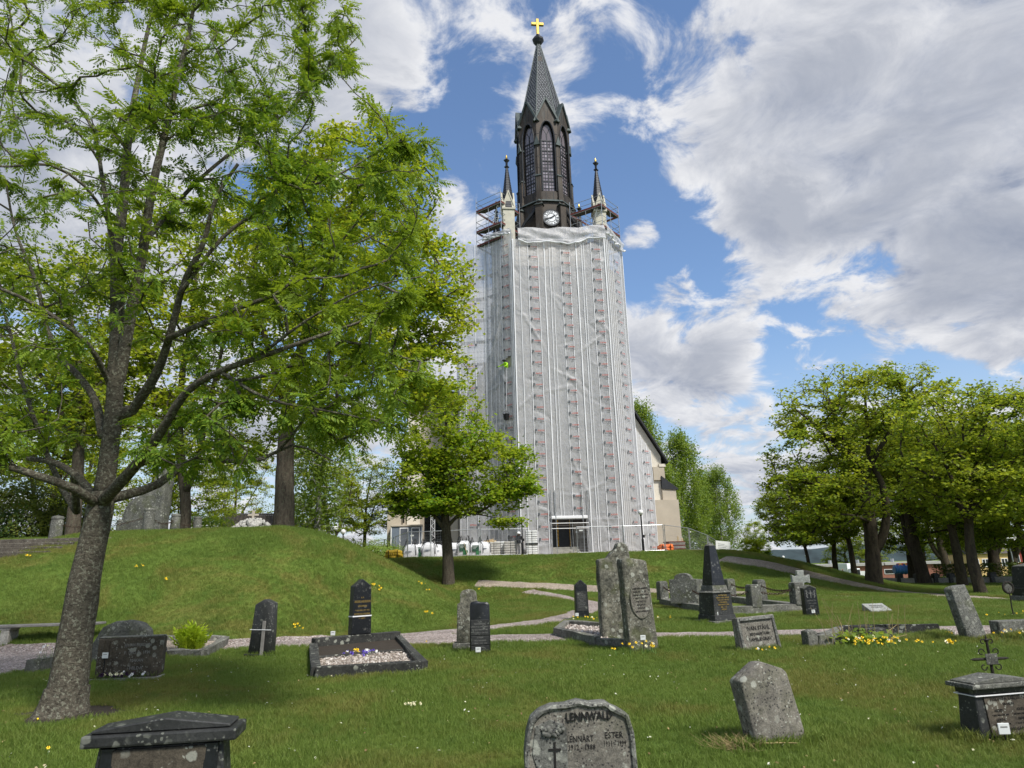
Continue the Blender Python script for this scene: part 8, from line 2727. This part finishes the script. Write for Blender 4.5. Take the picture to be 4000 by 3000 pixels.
# ------------------------------------------------------------------ people
def person(name, label, p, rot, joints, radii, edges, paint, scale=1.0, helmet=None, cat='person'):
    """joints: name -> (x, y, z); one skinned body, painted by a function of the position"""
    names = list(joints)
    me = bpy.data.meshes.new('body')
    me.from_pydata([joints[n] for n in names], [(names.index(a), names.index(b_)) for a, b_ in edges], [])
    ob = bpy.data.objects.new('body', me); C.objects.link(ob)
    md = ob.modifiers.new('skin', 'SKIN'); md.use_smooth_shade = True
    for i, n in enumerate(names):
        r_ = radii[n]; me.skin_vertices[0].data[i].radius = r_ if hasattr(r_, '__len__') else (r_, r_)
        me.skin_vertices[0].data[i].use_root = (i == 0)
    s = ob.modifiers.new('sub', 'SUBSURF'); s.levels = 2; s.render_levels = 2
    dg = bpy.context.evaluated_depsgraph_get()
    out = bpy.data.meshes.new_from_object(ob.evaluated_get(dg))
    C.objects.unlink(ob); bpy.data.objects.remove(ob)
    mats = []
    out.materials.clear()
    for f in out.polygons:
        k = paint(f.center)
        if k not in mats:
            mats.append(k); out.materials.append(MATS[k])
        f.material_index = mats.index(k)
        f.use_smooth = True
    t = thing(name, label, cat, p, rot)
    t.scale = (scale,) * 3
    b_ = link('body', out, None, t)
    if helmet:
        hx, hy, hz_ = joints['head']
        m = MB(); m.lathe([(.135, -.01), (.14, .02), (.125, .08), (.08, .13), (.01, .15)], 16, (hx, hy, hz_ + .04)); m.lathe([(.16, -.005), (.165, .005), (.13, .02)], 16, (hx, hy - .03, hz_ + .035)); m.build('helmet', MATS[helmet], t, True)
    # eyes, nose and ears
    hx, hy, hz_ = joints['head']
    for sx in (-1, 1):
        m = MB(); m.lathe([(.001, -.012), (.012, 0), (.001, .012)], 6, (hx + sx * .035, hy - .098, hz_ + .01)); m.build('eye', MATS['black_metal'], t)
        m = MB(); m.lathe([(.001, -.03), (.018, 0), (.001, .03)], 6, (hx + sx * .10, hy, hz_)); m.build('ear', MATS['skin'], t)
    m = MB(); m.cyl((hx, hy - .09, hz_ + .01), (hx, hy - .125, hz_ - .025), .008, .018, 6); m.build('nose', MATS['skin'], t)
    return t


J = {'pelvis': (0, 0, .95), 'waist': (0, .0, 1.10), 'chest': (0, -.02, 1.33), 'neck': (0, -.02, 1.48), 'head': (0, -.03, 1.62), 'crown': (0, -.03, 1.70),
     'shl': (-.19, 0, 1.42), 'ell': (-.27, -.06, 1.16), 'wrl': (-.22, -.24, 1.02), 'hal': (-.20, -.32, 1.00), 'fl1': (-.185, -.39, .99), 'fl2': (-.225, -.385, .985), 'thl': (-.155, -.33, 1.03),
     'shr': (.19, 0, 1.42), 'elr': (.32, -.14, 1.24), 'wrr': (.42, -.34, 1.20), 'har': (.45, -.42, 1.20), 'fr1': (.47, -.48, 1.20), 'fr2': (.435, -.485, 1.19), 'thr': (.40, -.42, 1.23),
     'hil': (-.10, 0, .90), 'knl': (-.12, -.03, .50), 'anl': (-.13, .02, .09), 'tol': (-.14, -.15, .04), 'hir': (.10, 0, .90), 'knr': (.12, -.03, .50), 'anr': (.13, .03, .09), 'tor': (.15, -.14, .04)}
RD = {'pelvis': (.15, .12), 'waist': (.14, .11), 'chest': (.17, .12), 'neck': .06, 'head': (.085, .10), 'crown': (.07, .085), 'shl': .075, 'ell': .055, 'wrl': .035, 'hal': .034, 'fl1': .012, 'fl2': .012, 'thl': .012, 'shr': .075, 'elr': .055, 'wrr': .035, 'har': .034, 'fr1': .012, 'fr2': .012, 'thr': .012,
      'hil': .095, 'knl': .07, 'anl': .05, 'tol': .04, 'hir': .095, 'knr': .07, 'anr': .05, 'tor': .04}
ED = [('pelvis', 'waist'), ('waist', 'chest'), ('chest', 'neck'), ('neck', 'head'), ('head', 'crown'), ('chest', 'shl'), ('shl', 'ell'), ('ell', 'wrl'), ('wrl', 'hal'), ('hal', 'fl1'), ('hal', 'fl2'), ('hal', 'thl'), ('chest', 'shr'), ('shr', 'elr'), ('elr', 'wrr'), ('wrr', 'har'), ('har', 'fr1'), ('har', 'fr2'), ('har', 'thr'),
      ('pelvis', 'hil'), ('hil', 'knl'), ('knl', 'anl'), ('anl', 'tol'), ('pelvis', 'hir'), ('hir', 'knr'), ('knr', 'anr'), ('anr', 'tor')]


def paint_worker(c):
    if c.z > 1.53: return 'skin'
    if c.y < -.27: return 'skin'
    if c.z < .12: return 'jacket_dark'
    return 'jacket_dark' if c.z > .92 else 'trousers_pale'


person('person', 'worker in dark jacket, pale trousers and white helmet by the pallets', at_px(2028, 51.6, .02), R(150), J, RD, ED, paint_worker, 1.0, 'helmet_white')
# worker in hi-vis leaning out of a slit in the sheeting
J2 = {k: v for k, v in J.items() if k[:2] not in ('hi', 'kn', 'an', 'to')}
ED2 = [e for e in ED if e[0] in J2 and e[1] in J2]
J2 = dict(J2); J2.update({'chest': (0, -.16, 1.30), 'neck': (0, -.28, 1.42), 'head': (0, -.36, 1.53), 'crown': (0, -.38, 1.61), 'shl': (-.19, -.2, 1.37), 'shr': (.19, -.2, 1.37), 'ell': (-.36, -.36, 1.22), 'wrl': (-.58, -.45, 1.16), 'hal': (-.66, -.46, 1.15), 'fl1': (-.73, -.46, 1.15), 'fl2': (-.72, -.47, 1.12), 'thl': (-.65, -.46, 1.19), 'elr': (.30, -.36, 1.14), 'wrr': (.22, -.50, 1.05), 'har': (.18, -.55, 1.03), 'fr1': (.14, -.58, 1.0), 'fr2': (.17, -.59, .99), 'thr': (.14, -.54, 1.05)})
wz = hz(1430, -4.7, .5)
an_ = math.atan2(-2.2, 2.15)
person('person', 'worker in bright yellow green jacket leaning out of a slit high in the tower sheeting', cl2w(-4.75, .75, wz - 1.12), CROT + an_, J2, RD, ED2,
       lambda c: 'jacket_dark' if c.z > 1.47 and c.y < -.2 else ('jacket_dark' if c.x < -.6 else 'hivis'), 1.0, 'jacket_dark')
# people far off by the brick building
person('person', 'person in dark clothes standing far off before the low brick building', at_px(3283, 90), R(40), J, RD, ED, lambda c: 'skin' if c.z > 1.54 else 'jacket_dark', 1.0)

# ------------------------------------------------------------------ background right: wall, hedge, buildings
t = None
wpts = [at_px(3375, 53), at_px(3500, 51.5), at_px(3570, 50.5), at_px(3640, 50), at_px(3700, 49.5), at_px(3860, 48), at_px(4100, 46)]
bw_ = thing('boundary_wall', 'low pale stone wall with granite pillars behind the right grove', 'wall', wpts[0], 0)
for i, (a, b_) in enumerate(zip(wpts[:-1], wpts[1:])):
    kerb_bar(bw_, a, b_, .42, .3, 'concrete', wpts[0], 'wall_segment', .004, 90 + i)
pm = MB(); pm.frustum((-.28, .28, -.28, .28), (-.25, .25, -.25, .25), -.1, .95); pm.frustum((-.25, .25, -.25, .25), (-.12, .12, -.12, .12), .951, 1.05); pme2 = pm.mesh('pillar', bevel=.02)
for q in wpts[1:]:
    o = link('pillar', pme2, MATS['granite_dark'], bw_); o.location = tuple(q - wpts[0]); o.scale = (.8, .8, .72)
# clipped hedge behind the wall
r_ = np.random.default_rng(31)
hp = [at_px(3640, 59), at_px(3800, 57), at_px(4120, 54)]
ht_ = thing('hedge', 'dark clipped hedge behind the low stone wall', 'hedge', hp[0], 0)
cs = []
for a, b_ in zip(hp[:-1], hp[1:]):
    L = np.linalg.norm((b_ - a)[:2]); n = int(L * 420)
    s = r_.random(n)[:, None]
    q = a + (b_ - a) * s; q[:, 1] += (r_.random(n) - .5) * .9; q[:, 2] += 1.25 * r_.random(n) ** .6
    cs.append(q - hp[0])
o = link('foliage', leaf_mesh('hedge_leaves', np.concatenate(cs), .16, LEAF_OVAL, 12, .3), MATS['leaf_hedge'], ht_); o['kind'] = 'stuff'

# low brick building
Yb = 128; a = at_px(3150, Yb); b_ = at_px(3720, Yb - 6)
L = b_[0] - a[0]
bb = thing('brick_building', 'long low red brick building with flat pale roof beyond the grove', 'building', (a[0], a[1], -2.7), math.atan2(b_[1] - a[1], L))
Hh = P(3300, 2212, Yb)[2] + 2.7
m = MB(); m.box(0, L, 0, 9, 0, Hh); m.build('wall', MATS['brick_red'], bb)
m = MB(); m.box(-.3, L * .55, -.35, 9.3, Hh, Hh + .45); m.box(L * .56, L + .3, -.35, 9.3, Hh + .05, Hh + .5); m.build('roof', MATS['roof_light'], bb)
for x in (4.5, 9.2, 15, 19.5): 
    m = MB(); m.cyl((x, 4, Hh + .4), (x, 4, Hh + 1.1), .3, .3, 8); m.build('roof_vent', MATS['galv'], bb, True)
for i, x in enumerate((5.6, 12.5, 17.0, 21.5, 24.0)):
    if x > L - 2: continue
    m = MB(); m.box(x, x + 1.8, -.06, -.003, Hh - 1.5, Hh - .65); f_ = m.build('window', MATS['white_metal'], bb)
    m = MB(); m.box(x + .1, x + 1.7, -.08, -.061, Hh - 1.4, Hh - .75); m.build('pane', MATS['dark_glass'], f_)
# truck
p = at_px(3322, 100); t = thing('truck', 'white box truck parked by the low brick building', 'truck', p, R(6)); t.scale = (.62, .62, .85)
m = MB(); m.box(-1.15, 1.15, 0, 4.6, .9, 3.4); m.build('box_body', MATS['truck_white'], t, bevel=.05)
m = MB(); m.prism([(-1.05, .5), (1.05, .5), (1.05, 1.9), (.95, 2.6), (-.95, 2.6), (-1.05, 1.9)], -1.5, -.05); m.build('cab', MATS['truck_white'], t, bevel=.05)
m = MB(); m.box(-.9, .9, -1.53, -1.501, 1.6, 2.4); m.build('windscreen', MATS['dark_glass'], t)
for x in (-.95, .95):
    for y_ in (-.8, 3.4):
        m = MB(); m.cyl((x - .13, y_, .45), (x + .13, y_, .45), .45, None, 14); m.build('wheel', MATS['black_metal'], t, True)
for x in (-.75, .75):
    m = MB(); m.box(x - .15, x + .15, -1.54, -1.501, .8, 1.0); m.build('headlight', MATS['strip_white'], t)
p = at_px(3365, 108); t = thing('notice_board', 'dark framed notice board beside the white truck', 'board', p, 0)
for x in (-.55, .55):
    m = MB(); m.cyl((x, 0, 0), (x, 0, 2.2), .05, None, 6); m.build('post', MATS['black_metal'], t)
m = MB(); m.box(-.5, .5, -.05, .05, .8, 2.1); m.build('panel', MATS['tag_white'], t)
# blue ribbed tank
p = at_px(3527, 78); t = thing('blue_tank', 'blue ribbed plastic tank lying under the striped barrier', 'tank', p, R(-6))
zt_ = P(3527, 2243, 78)[2] - p[2]
m = MB()
prof = []
for i in range(25):
    z = -1.15 + 2.3 * i / 24; prof.append(((.42 if i in (0, 24) else .50 + .035 * math.cos(i * math.pi / 2)), z))
m.lathe(prof, 18); m.v = [(v[2], v[1], v[0] + zt_ + .48) for v in m.v]; m.build('barrel', MATS['blue_plastic'], t, True)
for x in (-.7, 0, .7):
    m = MB(); m.lathe([(.14, 0), (.14, .09), (.02, .1)], 10, (x, 0, zt_ + 1.0)); m.build('lid', MATS['blue_plastic'], t, True)
m = MB()
for x in (-.7, .7):
    m = MB(); m.box(x - .08, x + .08, -.4, .4, 0, zt_ + .05); m.build('cradle', MATS['wood_grey'], t)
# striped barrier
p = at_px(3535, 82); t = thing('road_barrier', 'red and yellow striped road barrier on two posts', 'barrier', p, 0)
z0 = P(3535, 2210, 82)[2] - p[2]
for i in range(8):
    m = MB(); x = -1.1 + i * .275; m.prism([(x, z0), (x + .275, z0), (x + .275, z0 + .30), (x, z0 + .30)], -.03, 0); m.build('stripe', MATS['barrier_red' if i % 2 == 0 else 'barrier_yellow'], t)
for x in (-.8, .8):
    m = MB(); m.box(x - .05, x + .05, .003, .08, 0, z0 + .3); m.build('post', MATS['galv'], t)


def house(name, label, px0, px1, Y, py_eave, wall_m, roof_m, zfoot=-2.6, wins=3, rise=2.6):
    a = at_px(px0, Y); b2 = at_px(px1, Y); L = b2[0] - a[0]; H = P(px0, py_eave, Y)[2] - zfoot
    t = thing(name, label, 'house', (a[0], a[1], zfoot), 0)
    m = MB(); m.box(0, L, 0, 7, 0, H); m.build('wall', MATS[wall_m], t)
    m = MB(); m.add([(-.3, -.4, H), (L + .3, -.4, H), (L + .3, 7.4, H), (-.3, 7.4, H), (-.3, 3.5, H + rise), (L + .3, 3.5, H + rise)], [(0, 1, 5, 4), (2, 3, 4, 5), (0, 4, 3), (1, 2, 5), (0, 3, 2, 1)]); m.build('roof', MATS[roof_m], t)
    for i in range(wins):
        x = L * (i + .5) / wins
        m = MB(); m.box(x - .55, x + .55, -.06, -.003, H - 2.1, H - .8); f_ = m.build('window', MATS['white_metal'], t)
        for s in (-1, 1):
            m = MB(); m.box(x + s * .26 - .20, x + s * .26 + .20, -.08, -.061, H - 2.0, H - .9); m.build('pane', MATS['dark_glass'], f_)
    return t


house('yellow_house', 'pale yellow house with white framed windows behind the tree trunks', 3790, 3940, 118, 2165, 'wall_yellow', 'roof_tile', -2.7, 4)
house('red_house', 'dark red house beside the yellow house', 3945, 4150, 122, 2150, 'wall_red', 'roof_light', -2.7, 4)
for i, (px, Y) in enumerate(((3152, 92), (3060, 100))):
    lamp(px, Y, 2168 + 6 * i, ['far lamp post near the crest of the right slope', 'far lamp post among the bushes below the ridge'][i], True)

# ------------------------------------------------------------------ left: low house with tiled roof, shed
Yh_ = 56
a = at_px(840, Yh_); b_ = at_px(1130, Yh_ + 1.5); L = np.linalg.norm((b_ - a)[:2])
zr = P(960, 2010, Yh_ + 3)[2]; ze = P(960, 2066, Yh_)[2]
hs = thing('low_house', 'low house with dark tiled roof behind the mound crest', 'house', a, math.atan2(b_[1] - a[1], b_[0] - a[0]))
m = MB(); m.box(.3, L - .3, .5, 6, -.3, ze - a[2]); m.build('wall', MATS['plaster_beige'], hs)
m = MB(); sl = math.atan2(zr - ze, 3.2)
rows, cols = 13, int(L / .30)
tv = []; tf = []
for j in range(rows):
    for i in range(cols):
        x0 = i * L / cols; w_ = L / cols
        s0, s1 = j / rows, (j + 1.25) / rows
        q = len(tv)
        for (xx, ss, lf) in ((x0, s0, .05), (x0 + w_ * .5, s0, .11), (x0 + w_ * .97, s0, .05), (x0 + w_ * .97, s1, .0), (x0 + w_ * .5, s1, .05), (x0, s1, .0)):
            tv.append((xx, -.1 + 3.2 * ss, ze - a[2] + (zr - ze) * ss + lf))
        tf += [(q, q + 1, q + 4, q + 5), (q + 1, q + 2, q + 3, q + 4)]
ro = link('roof', MB().add([(0, -.1, ze - a[2] - .08), (L, -.1, ze - a[2] - .08), (L, 3.1, zr - a[2] - .08), (0, 3.1, zr - a[2] - .08), (0, 6.4, ze - a[2] - .08), (L, 6.4, ze - a[2] - .08)], [(0, 1, 2, 3), (3, 2, 5, 4)]).mesh('roof'), MATS['roof_dark'], hs)
o = link('roof_tiles', fast_mesh('roof_tiles', np.array(tv), np.array(tf)), MATS['roof_tile'], ro); o['kind'] = 'stuff'
m = MB(); m.cyl((0, 3.1, zr - a[2] + .04), (L, 3.1, zr - a[2] + .04), .10, None, 7); m.build('ridge', MATS['roof_dark'], ro, True)
p = at_px(1172, 47); t = thing('shed', 'small open shed with slanting pale roof beside the big maple trunk', 'shed', p, R(8))
zz = P(1172, 2040, 47)[2] - p[2]
m = MB(); m.add([(-1.0, -.8, zz), (1.2, -.8, zz - .5), (1.2, 1.0, zz - .5), (-1.0, 1.0, zz), (-1.0, -.8, zz + .12), (1.2, -.8, zz - .38), (1.2, 1.0, zz - .38), (-1.0, 1.0, zz + .12)], [(0, 3, 2, 1), (4, 5, 6, 7), (0, 1, 5, 4), (1, 2, 6, 5), (2, 3, 7, 6), (3, 0, 4, 7)]); m.build('roof', MATS['wood_grey'], t)
for x in (-.85, 1.0):
    m = MB(); m.box(x - .1, x + .1, -.6, -.4, -.1, zz - (.02 if x < 0 else .47)); m.build('post', MATS['wood_grey'], t)
m = MB(); m.box(-.9, 1.05, .8, .9, -.1, zz - .5); m.build('back_wall', MATS['deck_wood'], t)
p = at_px(1341, 52.5); t = thing('marker_stake', 'white marker stake beside the low garden lamps', 'stake', p, 0)
m = MB(); m.box(-.03, .03, -.03, .03, -.1, 1.45); m.frustum((-.03, .03, -.03, .03), (-.005, .005, -.005, .005), 1.451, 1.5); m.build('stake', MATS['strip_white'], t)

make_grass()
